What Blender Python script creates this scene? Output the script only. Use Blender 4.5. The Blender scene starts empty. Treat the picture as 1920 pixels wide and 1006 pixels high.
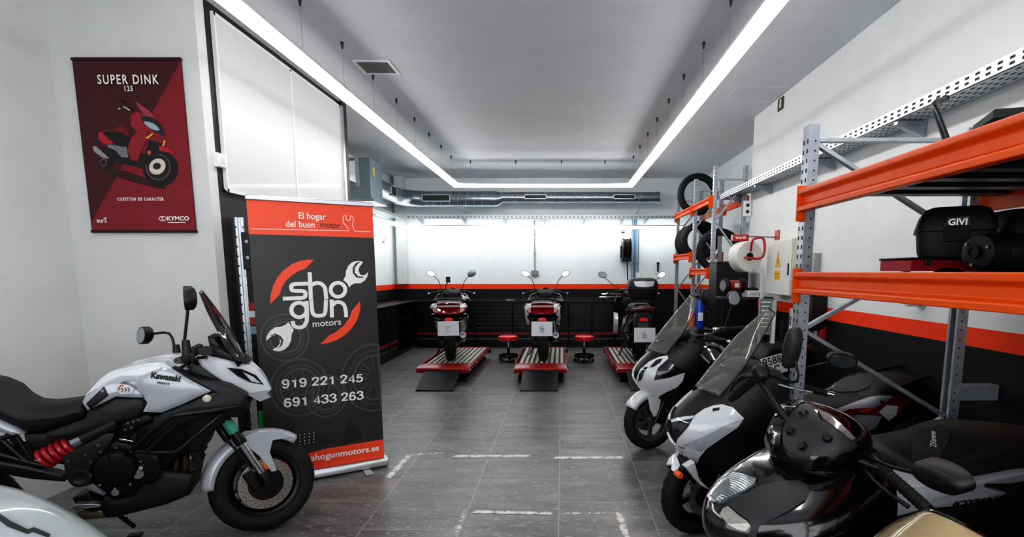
import bpy, bmesh, math, random
from mathutils import Vector, Matrix
from mathutils.bvhtree import BVHTree
from mathutils.geometry import tessellate_polygon
random.seed(7)
COL = bpy.context.scene.collection
PI = math.pi
R = math.radians
# ---------------------------------------------------------------- survey of the photograph: camera and pixel -> point
FPX, PCX, PCY, EYE = 998.0, 1054.0, 644.0, 1.58
TILT = math.atan(.1355)
CT, ST = math.cos(TILT), math.sin(TILT)
CAM = Vector((0, 0, EYE))
def ray(px, py):
    a = (px - PCX) / FPX; b = (py - PCY) / FPX
    return Vector((a, CT - b * ST, -ST - b * CT))
def at_y(px, py, Y):
    r = ray(px, py); return CAM + r * (Y / r.y)
def at_x(px, py, X):
    r = ray(px, py); return CAM + r * (X / r.x)
def at_z(px, py, Z=0.0):
    r = ray(px, py); return CAM + r * ((Z - EYE) / r.z)
def at_plane(px, py, o, n):
    r = ray(px, py); return CAM + r * ((Vector(o) - CAM).dot(n) / r.dot(n))
# ---------------------------------------------------------------- materials
def lin(c):
    c = c / 255.0
    return c / 12.92 if c <= .04045 else ((c + .055) / 1.055) ** 2.4
def rgb(c): return (lin(c[0]), lin(c[1]), lin(c[2]), 1)
class NT:
    def __init__(s, name):
        s.m = bpy.data.materials.new(name); s.m.use_nodes = True
        s.t = s.m.node_tree; s.n = s.t.nodes; s.l = s.t.links
        s.p = s.n['Principled BSDF']; s.out = s.n['Material Output']
    def add(s, typ, **kw):
        nd = s.n.new(typ)
        for k, v in kw.items(): setattr(nd, k, v)
        return nd
    def put(s, sock, v):
        if isinstance(v, bpy.types.NodeSocket): s.l.new(v, sock)
        else: sock.default_value = v
    def math(s, op, a, b=0.0, c=None):
        nd = s.add('ShaderNodeMath', operation=op)
        s.put(nd.inputs[0], a); s.put(nd.inputs[1], b)
        if c is not None: s.put(nd.inputs[2], c)
        return nd.outputs[0]
    def mix(s, f, a, b):
        nd = s.add('ShaderNodeMix', data_type='RGBA')
        s.put(nd.inputs[0], f); s.put(nd.inputs[6], a); s.put(nd.inputs[7], b)
        return nd.outputs[2]
    def noise(s, scale, detail=3, vec=None, rough=.5):
        nd = s.add('ShaderNodeTexNoise'); nd.inputs['Scale'].default_value = scale
        nd.inputs['Detail'].default_value = detail; nd.inputs['Roughness'].default_value = rough
        if vec is not None: s.l.new(vec, nd.inputs['Vector'])
        return nd.outputs['Fac']
    def obj(s, scale=None, kind='Object'):
        tc = s.add('ShaderNodeTexCoord')
        if scale is None: return tc.outputs[kind]
        mp = s.add('ShaderNodeMapping'); s.l.new(tc.outputs[kind], mp.inputs[0]); mp.inputs['Scale'].default_value = scale
        return mp.outputs[0]
    def ramp(s, f, stops):
        nd = s.add('ShaderNodeValToRGB'); s.put(nd.inputs[0], f)
        e = nd.color_ramp.elements
        while len(e) < len(stops): e.new(.5)
        for el, (p, c) in zip(e, stops): el.position = p; el.color = c
        return nd.outputs[0]
    def bump(s, h, strength=.2, dist=.01):
        nd = s.add('ShaderNodeBump'); s.put(nd.inputs['Height'], h)
        nd.inputs['Strength'].default_value = strength; nd.inputs['Distance'].default_value = dist
        s.l.new(nd.outputs[0], s.p.inputs['Normal'])
_M = {}
def mat(name, col, rough=.5, metal=0., coat=0., emit=0., trans=0., alpha=1., var=.08, vs=18., bump=0., bs=60., ior=None, spec=None):
    """procedural principled material: colour broken up by noise, optional bump"""
    if name in _M: return _M[name]
    t = NT(name); p = t.p
    c = rgb(col)
    v = t.obj()
    n = t.noise(vs, 3, v)
    dk = tuple(x * (1 - var) for x in c[:3]) + (1,)
    lt = tuple(min(1, x * (1 + var)) for x in c[:3]) + (1,)
    cc = t.ramp(n, [(.3, dk), (.7, lt)])
    t.l.new(cc, p.inputs['Base Color'])
    p.inputs['Roughness'].default_value = rough; p.inputs['Metallic'].default_value = metal
    p.inputs['Coat Weight'].default_value = coat; p.inputs['Coat Roughness'].default_value = .06
    if spec is not None: p.inputs['Specular IOR Level'].default_value = spec
    if emit: p.inputs['Emission Color'].default_value = c; p.inputs['Emission Strength'].default_value = emit
    if trans: p.inputs['Transmission Weight'].default_value = trans
    if ior: p.inputs['IOR'].default_value = ior
    if alpha < 1: p.inputs['Alpha'].default_value = alpha
    if bump: t.bump(t.noise(bs, 4, v), bump, .004)
    _M[name] = t.m
    return t.m
# ---------------------------------------------------------------- mesh builder
def catmull(pts, k=6, closed=False):
    P = [Vector(p) for p in pts]; n = len(P); out = []
    rng = range(n if closed else n - 1)
    for i in rng:
        if closed: a, b, c, d = P[i - 1], P[i], P[(i + 1) % n], P[(i + 2) % n]
        else: a, b, c, d = P[max(i - 1, 0)], P[i], P[i + 1], P[min(i + 2, n - 1)]
        for j in range(k):
            t = j / k
            out.append(.5 * ((2 * b) + (c - a) * t + (2 * a - 5 * b + 4 * c - d) * t * t + (3 * b - a - 3 * c + d) * t ** 3))
    if not closed: out.append(P[-1])
    return out
def spl2(pts, k=5): return [(p.x, p.y) for p in catmull([(a, b, 0) for a, b in pts], k, True)]
def lerp_tab(tab, x):
    if x <= tab[0][0]: return tab[0][1:]
    for a, b in zip(tab, tab[1:]):
        if x <= b[0]:
            f = (x - a[0]) / (b[0] - a[0]); f = f * f * (3 - 2 * f) * .5 + f * .5
            return tuple(p + (q - p) * f for p, q in zip(a[1:], b[1:]))
    return tab[-1][1:]
def inset2(poly, d):
    n = len(poly)
    A = sum(poly[i][0] * poly[(i + 1) % n][1] - poly[(i + 1) % n][0] * poly[i][1] for i in range(n))
    sg = 1 if A > 0 else -1
    out = []
    for i in range(n):
        p0 = Vector(poly[i - 1]); p1 = Vector(poly[i]); p2 = Vector(poly[(i + 1) % n])
        e1 = p1 - p0; e2 = p2 - p1
        if e1.length < 1e-9 or e2.length < 1e-9: out.append(tuple(p1)); continue
        e1.normalize(); e2.normalize()
        n1 = Vector((-e1.y, e1.x)) * sg; n2 = Vector((-e2.y, e2.x)) * sg
        b = n1 + n2
        L = max(b.length, .5)
        b = b / L if b.length else n1
        q = p1 + b * (d / max(.55, b.dot(n1)))
        out.append((q.x, q.y))
    return out
class MB:
    def __init__(s, M=None): s.bm = bmesh.new(); s.M = M.copy() if M else Matrix()
    def v(s, co): return s.bm.verts.new(s.M @ Vector(co))
    def f(s, vs):
        try: return s.bm.faces.new(vs)
        except ValueError: return None
    def box(s, c, size, rot=None):
        c = Vector(c); h = Vector(size) / 2; vs = []
        for x in (-1, 1):
            for y in (-1, 1):
                for z in (-1, 1):
                    p = Vector((x * h.x, y * h.y, z * h.z))
                    if rot is not None: p = rot @ p
                    vs.append(s.v(c + p))
        for q in ((0, 1, 3, 2), (4, 6, 7, 5), (0, 4, 5, 1), (2, 3, 7, 6), (0, 2, 6, 4), (1, 5, 7, 3)): s.f([vs[i] for i in q])
        return s
    def bx(s, x0, x1, y0, y1, z0, z1): return s.box(((x0 + x1) / 2, (y0 + y1) / 2, (z0 + z1) / 2), (abs(x1 - x0), abs(y1 - y0), abs(z1 - z0)))
    def bar(s, a, b, w, h, up=(0, 0, 1)):
        a = Vector(a); b = Vector(b); d = b - a; x = d.normalized(); u = Vector(up)
        y = u.cross(x)
        if y.length < 1e-4: y = Vector((0, 1, 0)).cross(x)
        y.normalize(); z = x.cross(y)
        rot = Matrix((x, y, z)).transposed()
        return s.box((a + b) / 2, (d.length, w, h), rot)
    def loft(s, rings, cap=True, closed=True):
        rs = [[s.v(p) for p in r] for r in rings]; n = len(rs[0])
        for a, b in zip(rs, rs[1:]):
            for i in range(n if closed else n - 1): s.f((a[i], a[(i + 1) % n], b[(i + 1) % n], b[i]))
        if cap and closed: s.f(list(reversed(rs[0]))); s.f(rs[-1])
        return s
    def tube(s, pts, r, n=8, k=0, closed=False, flat=1.0):
        P = catmull(pts, k, closed) if k else [Vector(p) for p in pts]
        m = len(P); rad = r if isinstance(r, (list, tuple)) else [r] * m
        if len(rad) != m: rad = [rad[min(len(rad) - 1, int(i * (len(rad) - 1) / max(1, m - 1) + .5))] for i in range(m)]
        rings = []; N = None
        for i, p in enumerate(P):
            if closed: t = P[(i + 1) % m] - P[i - 1]
            else: t = P[min(i + 1, m - 1)] - P[max(i - 1, 0)]
            t = t.normalized() if t.length > 1e-9 else Vector((0, 0, 1))
            if N is None: N = t.orthogonal().normalized()
            else:
                N = N - t * N.dot(t)
                N = N.normalized() if N.length > 1e-6 else t.orthogonal().normalized()
            B = t.cross(N)
            rings.append([p + (N * math.cos(2 * PI * j / n) + B * (math.sin(2 * PI * j / n) * flat)) * rad[i] for j in range(n)])
        if closed: rings.append(rings[0]); return s.loft(rings, cap=False)
        return s.loft(rings)
    def cyl(s, a, b, r, r2=None, n=20): return s.tube([a, b], [r, r if r2 is None else r2], n)
    def lathe(s, prof, n=32, X=None, a0=0., a1=2 * PI):
        """profile (radius, height) spun about the z axis of X"""
        X = X or Matrix(); full = abs(a1 - a0 - 2 * PI) < 1e-6
        m = n if full else n + 1
        rings = []
        for i in range(m):
            a = a0 + (a1 - a0) * i / n
            rings.append([X @ Vector((r * math.cos(a), r * math.sin(a), z)) for r, z in prof])
        if full: rings.append(rings[0])
        rs = [[s.v(p) for p in r] for r in (rings[:-1] if full else rings)]
        if full: rs.append(rs[0])
        for a, b in zip(rs, rs[1:]):
            for i in range(len(prof) - 1): s.f((a[i], a[i + 1], b[i + 1], b[i]))
        return s
    def prism(s, poly, w0, w1, fn=None):
        fn = fn or (lambda a, b, w: (a, w, b))
        A = [s.v(fn(a, b, w0)) for a, b in poly]; B = [s.v(fn(a, b, w1)) for a, b in poly]
        n = len(poly)
        s._fill(A, poly); s._fill(B, poly)
        for i in range(n): s.f((A[i], A[(i + 1) % n], B[(i + 1) % n], B[i]))
        return s
    def _fill(s, vs, poly):
        for t in tessellate_polygon([[Vector((a, b, 0)) for a, b in poly]]): s.f([vs[i] for i in t])
    def puff(s, poly, w0, w1, ins=.02, bulge=.01, fn=None):
        """panel with a rounded-over outer side: outline at w0, w1, then inset rings rising by bulge"""
        fn = fn or (lambda a, b, w: (a, w, b)); sg = 1 if w1 > w0 else -1
        rings = [(poly, w0), (poly, w1)]
        p = poly
        for f, h in ((.35, .6), (.65, 1.)):
            p = inset2(p, ins * f); rings.append((p, w1 + sg * bulge * h))
        R_ = [[s.v(fn(a, b, w)) for a, b in q] for q, w in rings]
        n = len(poly)
        for A, B in zip(R_, R_[1:]):
            for i in range(n): s.f((A[i], A[(i + 1) % n], B[(i + 1) % n], B[i]))
        s._fill(R_[0], rings[0][0]); s._fill(R_[-1], rings[-1][0])
        return s
    def grid(s, fn, nu, nv, cu=False):
        g = [[s.v(fn(i / nu, j / nv)) for j in range(nv + 1)] for i in range(nu if cu else nu + 1)]
        if cu: g.append(g[0])
        for a, b in zip(g, g[1:]):
            for j in range(nv): s.f((a[j], a[j + 1], b[j + 1], b[j]))
        return s
    def ball(s, c, r, n=16, sc=(1, 1, 1)):
        c = Vector(c)
        prof = [(math.sin(PI * i / 10) * r, -math.cos(PI * i / 10) * r) for i in range(11)]
        return s.lathe([(max(a, 1e-5), b) for a, b in prof], n, Matrix.Translation(c) @ Matrix.Diagonal((*sc, 1)))
    def text(s, body, size, X, bold=0., extr=.0, align='CENTER', sx=1., shear=0., space=1.):
        cu = bpy.data.curves.new('lettering', 'FONT'); cu.body = body; cu.size = size; cu.align_x = align; cu.align_y = 'CENTER'
        cu.offset = bold; cu.extrude = extr; cu.shear = shear; cu.space_character = space; cu.resolution_u = 4
        o = bpy.data.objects.new('lettering', cu); COL.objects.link(o)
        dg = bpy.context.evaluated_depsgraph_get(); dg.update()
        me = bpy.data.meshes.new_from_object(o.evaluated_get(dg))
        Xm = s.M @ X @ Matrix.Diagonal((sx, 1, 1, 1))
        off = [s.bm.verts.new(Xm @ v.co) for v in me.vertices]
        for p in me.polygons: s.f([off[i] for i in p.vertices])
        bpy.data.objects.remove(o); bpy.data.curves.remove(cu); bpy.data.meshes.remove(me)
        return s
    def build(s, name, m=None, parent=None, ang=38, bev=0., sub=0, solid=0., seg=2, flat=False):
        bm = s.bm
        if not flat: bmesh.ops.remove_doubles(bm, verts=bm.verts, dist=1e-6)
        if not flat: bmesh.ops.recalc_face_normals(bm, faces=bm.faces)
        me = bpy.data.meshes.new(name); bm.to_mesh(me); bm.free()
        for p in me.polygons: p.use_smooth = not flat
        me.set_sharp_from_angle(angle=R(ang))
        o = bpy.data.objects.new(name, me); COL.objects.link(o)
        if m: me.materials.append(m)
        if parent is not None: o.parent = parent
        if solid:
            md = o.modifiers.new('thickness', 'SOLIDIFY'); md.thickness = solid; md.offset = 0
        if bev:
            md = o.modifiers.new('edge', 'BEVEL'); md.width = bev; md.segments = seg; md.limit_method = 'ANGLE'; md.angle_limit = R(35)
            md.harden_normals = False
        if sub:
            md = o.modifiers.new('smooth', 'SUBSURF'); md.levels = sub; md.render_levels = sub
        return o
def tag(o, label, cat, group=None, kind=None):
    if label: o['label'] = label
    if cat: o['category'] = cat
    if group: o['group'] = group
    if kind: o['kind'] = kind
    return o
def thing(name, label, cat, loc=(0, 0, 0), rz=0., group=None, rx=0., ry=0.):
    o = bpy.data.objects.new(name, None); COL.objects.link(o); o.empty_display_size = .1
    o.location = loc; o.rotation_euler = (rx, ry, rz)
    return tag(o, label, cat, group)
def struct(o): o['kind'] = 'structure'; return o
def copy_tree(o, parent=None):
    c = o.copy(); COL.objects.link(c)
    if parent is not None: c.parent = parent
    for ch in [x for x in o.children]: copy_tree(ch, c)
    return c
def place(o): # world matrix of a root empty without a depsgraph update
    return Matrix.LocRotScale(o.location, o.rotation_euler, Vector((1, 1, 1)))
def frame(o, x, y):
    """matrix with origin o, first axis x, second axis y, third their normal"""
    x = Vector(x).normalized(); y = Vector(y); y = (y - x * y.dot(x)).normalized(); z = x.cross(y)
    m = Matrix((x, y, z)).transposed().to_4x4(); m.translation = Vector(o); return m
RX = lambda a: Matrix.Rotation(R(a), 4, 'X')
RY = lambda a: Matrix.Rotation(R(a), 4, 'Y')
RZ = lambda a: Matrix.Rotation(R(a), 4, 'Z')
T = lambda *p: Matrix.Translation(Vector(p))
AX_Y = RX(-90)   # lathe axis z -> +y
AX_X = RY(90)    # lathe axis z -> +x
_ST = [0]
def stroke(mb, pts, w, X, k=0, closed=False, cap=True, z=0., ext=0.):
    """flat stroke of width w along 2-d points, drawn in the xy plane of X"""
    _ST[0] = (_ST[0] + 1) % 30; z = z + _ST[0] * 1.2e-5   # strokes lie a hair over one another
    P = [Vector((p[0], p[1], 0)) for p in pts]
    if k: P = catmull(P, k, closed)
    if ext:
        P[0] = P[0] + (P[0] - P[1]).normalized() * ext * w; P[-1] = P[-1] + (P[-1] - P[-2]).normalized() * ext * w
    n = len(P); L = []; Q = []
    for i, p in enumerate(P):
        t = (P[(i + 1) % n] - P[i - 1]) if closed else (P[min(i + 1, n - 1)] - P[max(i - 1, 0)])
        t.normalize(); nn = Vector((-t.y, t.x, 0)) * (w / 2)
        L.append(mb.v(X @ (p + nn + Vector((0, 0, z))))); Q.append(mb.v(X @ (p - nn + Vector((0, 0, z)))))
    for i in range(n if closed else n - 1):
        j = (i + 1) % n; mb.f((L[i], Q[i], Q[j], L[j]))
def flat(mb, poly, X, z=0.):
    vs = [mb.v(X @ Vector((a, b, z))) for a, b in poly]; mb._fill(vs, poly)
def arc(cx, cy, r, a0, a1, n=16): return [(cx + r * math.cos(R(a0 + (a1 - a0) * i / n)), cy + r * math.sin(R(a0 + (a1 - a0) * i / n))) for i in range(n + 1)]
def bvh_of(o):
    """search tree of an object's mesh in its parent's space"""
    return BVHTree.FromPolygons([v.co.copy() for v in o.data.vertices], [list(p.vertices) for p in o.data.polygons])
def merge_bvh(os):
    vs, ps = [], []
    for o in os:
        b = len(vs); vs += [v.co.copy() for v in o.data.vertices]; ps += [[i + b for i in p.vertices] for p in o.data.polygons]
    return BVHTree.FromPolygons(vs, ps)
def patch(name, poly, root, bvh, m, thick=.006, g=10., parent=None, mirror=False, lift=.0, ang=45, near=None, sm=0):
    """shell laid on a body: outline sighted in the photograph, each vertex dropped onto the body's surface, then thickened"""
    Wi = place(root).inverted(); o = Wi @ CAM
    bm = bmesh.new()
    pts = spl2(poly, sm) if sm else poly
    vs = [bm.verts.new((a, b, 0)) for a, b in pts]
    for t in tessellate_polygon([[Vector((a, b, 0)) for a, b in pts]]):
        try: bm.faces.new([vs[i] for i in t])
        except ValueError: pass
    bmesh.ops.dissolve_limit(bm, angle_limit=.01, verts=bm.verts, edges=bm.edges)
    xs = [p[0] for p in pts]; ys = [p[1] for p in pts]
    for k in range(int((max(xs) - min(xs)) / g)):
        bmesh.ops.bisect_plane(bm, geom=bm.verts[:] + bm.edges[:] + bm.faces[:], plane_co=(min(xs) + g * (k + .5), 0, 0), plane_no=(1, 0, 0))
    for k in range(int((max(ys) - min(ys)) / g)):
        bmesh.ops.bisect_plane(bm, geom=bm.verts[:] + bm.edges[:] + bm.faces[:], plane_co=(0, min(ys) + g * (k + .5), 0), plane_no=(0, 1, 0))
    bm.verts.ensure_lookup_table()
    res = {}; ds = []
    for v in bm.verts:
        d = (Wi.to_3x3() @ ray(v.co.x, v.co.y)).normalized()
        h = bvh.ray_cast(o, d)
        if h[0] is not None: res[v] = (h[0], h[1] if h[1].dot(d) < 0 else -h[1]); ds.append(h[3])
    ds.sort(); md = ds[len(ds) // 2] if ds else (near or 2.)
    for v in bm.verts:
        if v in res and abs((res[v][0] - o).length - md) < (near or .45): continue
        d = (Wi.to_3x3() @ ray(v.co.x, v.co.y)).normalized(); best = None
        for i in range(41):
            q = o + d * (md - .3 + .6 * i / 40); h = bvh.find_nearest(q)
            if h[0] is not None and (best is None or h[3] < best[0]): best = (h[3], h[0], h[1] if h[1].dot(d) < 0 else -h[1])
        res[v] = best[1:]
    if mirror:
        sg = sorted(c_[0].y for c_ in res.values())[len(res) // 2]
        for v in bm.verts:
            q, n_ = res[v]
            if q.y * sg < 0: res[v] = (Vector((q.x, math.copysign(.0015, sg), q.z)), Vector((n_.x, 0, n_.z)))
    nrm = {}
    for v in bm.verts:
        n = Vector(res[v][1])
        for e in v.link_edges: n += res[e.other_vert(v)][1] * .5
        nrm[v] = n.normalized()
    be = [e for e in bm.edges if len(e.link_faces) == 1]
    mb = MB(); top = {v: mb.v(res[v][0] + nrm[v] * (thick + lift)) for v in bm.verts}
    low = {v: mb.v(res[v][0] + nrm[v] * (lift - .004)) for e in be for v in e.verts}
    for f in bm.faces: mb.f([top[v] for v in f.verts])
    for e in be: a, b = e.verts; mb.f((top[a], top[b], low[b], low[a]))
    bm.free()
    if mirror:
        m2 = MB()
        mp = {v: m2.v((v.co.x, -v.co.y, v.co.z)) for v in mb.bm.verts}
        for f in mb.bm.faces: m2.f([mp[v] for v in reversed(f.verts)])
        m2.build(name, m, parent or root, ang=ang)
    return mb.build(name, m, parent or root, ang=ang)
# ================================================================= materials used everywhere
WHITE_WALL = (222, 224, 224)
HC, YB, XW, XR, YE, XL, XP, XF, YP, YLE = 3.52, 11.5, 2.45, 2.95, 7.1, -3.55, -2.57, -3.62, 4.0, 6.55
def wall_mat(name, z1=None, z2=None, white=WHITE_WALL, black=(19, 19, 21), orange=(236, 64, 18)):
    t = NT(name); p = t.p
    g = t.add('ShaderNodeNewGeometry'); sx = t.add('ShaderNodeSeparateXYZ'); t.l.new(g.outputs['Position'], sx.inputs[0])
    n = t.noise(3.5, 4, t.obj()); n2 = t.noise(140, 3, t.obj())
    w = rgb(white)
    wc = t.ramp(n, [(.3, tuple(x * .94 for x in w[:3]) + (1,)), (.7, w)])
    if z1 is not None:
        b = t.ramp(n2, [(.3, tuple(x * .8 for x in rgb(black)[:3]) + (1,)), (.7, tuple(x * 1.25 for x in rgb(black)[:3]) + (1,))])
        c = t.mix(t.math('GREATER_THAN', sx.outputs[2], z1), b, rgb(orange))
        c = t.mix(t.math('GREATER_THAN', sx.outputs[2], z2), c, wc)
    else: c = wc
    t.l.new(c, p.inputs['Base Color']); p.inputs['Roughness'].default_value = .62; p.inputs['Specular IOR Level'].default_value = .3
    t.bump(n2, .25, .003)
    return t.m
m_white_wall = wall_mat('white_plaster', white=(214, 215, 214))
m_ceiling = wall_mat('ceiling_plaster', white=(206, 209, 214))
m_back = wall_mat('back_wall_paint', 1.212, 1.315, white=(232, 238, 239))
m_right = wall_mat('right_wall_paint', 1.137, 1.25)
m_black_wall = mat('black_wall_paint', (15, 15, 17), .55, var=.25, vs=120, bump=.2, bs=160)
m_alu = mat('aluminium', (196, 198, 202), .32, 1., var=.05)
m_galv = mat('galvanised_steel', (168, 176, 184), .36, .85, var=.14, vs=30)
m_galv_l = mat('bright_galvanised_steel', (196, 203, 208), .4, .55, var=.1, vs=30)
m_blackp = mat('black_plastic', (12, 12, 13), .48, var=.15, vs=60)
m_blackm = mat('black_satin_metal', (12, 12, 13), .36, .2, var=.15, vs=40)
m_whitep = mat('white_plastic', (226, 227, 226), .4, var=.03)
m_chrome = mat('chrome', (214, 216, 220), .12, 1., var=.03)
m_steel = mat('brushed_steel', (160, 162, 166), .3, 1., var=.1, vs=50)
m_red = mat('red_enamel', (176, 22, 28), .34, coat=.4, var=.07)
m_orange = mat('orange_rack_enamel', (228, 84, 0), .42, coat=.08, spec=.3, var=.06)
m_rubber = mat('tyre_rubber', (15, 15, 16), .72, var=.2, vs=80, bump=.15, bs=120)
m_led = mat('lit_led_diffuser', (255, 252, 250), .5, emit=19., var=0)
m_led2 = mat('lit_workbench_led', (250, 255, 255), .5, emit=16., var=0)
# ================================================================= camera, world, lamps
cd = bpy.data.cameras.new('camera'); cam = bpy.data.objects.new('camera', cd); COL.objects.link(cam)
cam.location = CAM; cam.rotation_euler = (PI / 2 - TILT, 0, 0)
cd.sensor_width = 36; cd.sensor_fit = 'HORIZONTAL'; cd.lens = 36 * FPX / 1920
cd.shift_x = (960 - PCX) / 1920; cd.shift_y = (PCY - 503) / 1920; cd.clip_start = .05
sc = bpy.context.scene; sc.camera = cam
sc.view_settings.view_transform = 'Standard'; sc.view_settings.look = 'None'; sc.view_settings.exposure = 0.
sc.view_settings.use_curve_mapping = True
cvm = sc.view_settings.curve_mapping; cv = cvm.curves[3]
for a_, b_ in ((.02, .010), (.06, .042), (.22, .20), (.5, .53), (.8, .86)): cv.points.new(a_, b_)
cvm.update()
w = bpy.data.worlds.new('world'); sc.world = w; w.use_nodes = True
bg = w.node_tree.nodes['Background']; bg.inputs[0].default_value = (.80, .86, .95, 1); bg.inputs[1].default_value = .55
def area(name, loc, rot, sx, sy, power, col=(1, 1, 1)):
    l = bpy.data.lights.new(name, 'AREA'); l.shape = 'RECTANGLE'; l.size = sx; l.size_y = sy; l.energy = power; l.color = col
    o = bpy.data.objects.new(name, l); COL.objects.link(o); o.location = loc; o.rotation_euler = rot; return o
area('added_front_fill', (0., -1.3, 1.9), (R(84), 0, 0), 5.5, 2.6, 110, (.96, .98, 1))  # unseen fill lamp added behind the camera; no window is modelled
# ================================================================= shell
def floor_mat():
    t = NT('slate_tile'); p = t.p
    g = t.add('ShaderNodeNewGeometry'); s = t.add('ShaderNodeSeparateXYZ'); t.l.new(g.outputs['Position'], s.inputs[0])
    X, Y = s.outputs[0], s.outputs[1]
    u = t.math('DIVIDE', t.math('ADD', X, 61 * .61 + .022), .61)
    ci = t.math('FLOOR', u); fu = t.math('FRACT', u)
    v = t.math('ADD', t.math('DIVIDE', t.math('SUBTRACT', Y, 3.51 - 24), 1.2), t.math('MULTIPLY', t.math('SUBTRACT', ci, 61), 1 / 3.))
    fv = t.math('FRACT', v); ri = t.math('FLOOR', v)
    du = t.math('MULTIPLY', t.math('MINIMUM', fu, t.math('SUBTRACT', 1., fu)), .61)
    dv = t.math('MULTIPLY', t.math('MINIMUM', fv, t.math('SUBTRACT', 1., fv)), 1.2)
    grout = t.math('LESS_THAN', t.math('MINIMUM', du, dv), .0026)
    cb = t.add('ShaderNodeCombineXYZ'); t.l.new(X, cb.inputs[0]); t.l.new(Y, cb.inputs[1])
    wn = t.add('ShaderNodeTexWhiteNoise', noise_dimensions='2D'); c2 = t.add('ShaderNodeCombineXYZ'); t.l.new(ci, c2.inputs[0]); t.l.new(ri, c2.inputs[1]); t.l.new(c2.outputs[0], wn.inputs[0])
    sh = t.add('ShaderNodeVectorMath', operation='ADD'); t.l.new(cb.outputs[0], sh.inputs[0])
    sc_ = t.add('ShaderNodeVectorMath', operation='SCALE'); t.l.new(wn.outputs['Color'], sc_.inputs[0]); sc_.inputs['Scale'].default_value = 9.
    t.l.new(sc_.outputs[0], sh.inputs[1])
    mp = t.add('ShaderNodeMapping'); t.l.new(sh.outputs[0], mp.inputs[0]); mp.inputs['Scale'].default_value = (1.6, 5.5, 1)
    n1 = t.noise(1.3, 6, mp.outputs[0], .62); n2 = t.noise(9., 5, mp.outputs[0], .7); n3 = t.noise(30., 3, sh.outputs[0], .6)
    base = t.ramp(n1, [(.3, rgb((76, 74, 75))), (.5, rgb((102, 100, 100))), (.7, rgb((128, 126, 124)))])
    vein = t.math('MULTIPLY', t.math('GREATER_THAN', n2, .575), t.math('GREATER_THAN', n3, .5))
    c = t.mix(t.math('MULTIPLY', vein, .6), base, rgb((170, 168, 166)))
    c = t.mix(t.math('MULTIPLY', t.math('SUBTRACT', wn.outputs['Value'], .5), .22), c, rgb((60, 60, 62)))
    c = t.mix(t.math('MULTIPLY', grout, .75), c, rgb((168, 162, 156)))
    t.l.new(c, p.inputs['Base Color'])
    t.l.new(t.math('ADD', t.math('MULTIPLY', n2, .22), .24), p.inputs['Roughness'])
    t.bump(t.math('SUBTRACT', t.math('MULTIPLY', n2, .6), t.math('MULTIPLY', grout, .8)), .16, .004)
    return t.m
struct(MB().bx(-4.6, 3.4, -1.5, YB + .2, -.1, 0).build('floor', floor_mat()))
struct(MB().bx(-4.6, 3.4, -1.5, YB + .2, HC, HC + .15).build('ceiling', m_ceiling))
struct(MB().bx(-3.8, 3.2, YB, YB + .2, 0, HC).build('wall_back', m_back))
struct(MB().bx(XW, XW + .7, -1.5, YE, 0, HC).build('wall_right', m_right))
struct(MB().bx(XR, XR + .25, YE, YB, 0, HC).build('wall_right_recess', m_back))
struct(MB().bx(XL - .25, XL, YLE + .0, YB, 0, HC).build('wall_left_recess', m_back))
struct(MB().bx(XF - .0, XP, YP, YP + .1, 0, HC).build('wall_pillar', m_white_wall))
struct(MB().bx(XF - .4, XP - .0, YP + .1, YLE, 0, HC).build('wall_left_black', m_black_wall))
struct(MB().bx(XF - .25, XF, -1.5, YP + .1, 0, HC).build('wall_left_front', m_white_wall))
struct(MB().bx(-3.46, -3.28, YB - .22, YB, 1.32, HC).build('trim_1', m_white_wall))   # boxed-in corner of the back wall
# black painted column that ends the left wall
struct(MB().bx(XP - .02, XP + .035, YLE - .12, YLE + .01, 0, HC).build('trim_2', m_black_wall))
# glossy white glazed panels on the left wall
m_gloss = mat('glossy_white_glazing', (206, 208, 210), .42, coat=.15, var=.02)
wx = XP + .022
def pane(y0, y1):
    return MB().bx(XP + .004, wx, y0, y1, 2.2, 3.44)
win = pane(4.18, 5.27).build('window_1', m_gloss); struct(win)
pane(5.285, 6.36).build('pane', m_gloss, win)
fr = MB()
for y0, y1, z0, z1 in ((4.165, 4.185, 2.18, 3.46), (5.262, 5.292, 2.19, 3.45), (6.36, 6.375, 2.19, 3.45), (4.165, 6.375, 2.18, 2.205), (4.165, 6.375, 3.435, 3.46)):
    fr.bx(XP + .002, wx + .008, y0, y1, z0, z1)
fr.build('window_frame', m_whitep, win, bev=.003)
MB().bx(XP + .002, wx + .03, 6.378, 6.43, 0.02, 3.46).build('frame_post', m_alu, win, bev=.004)
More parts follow.
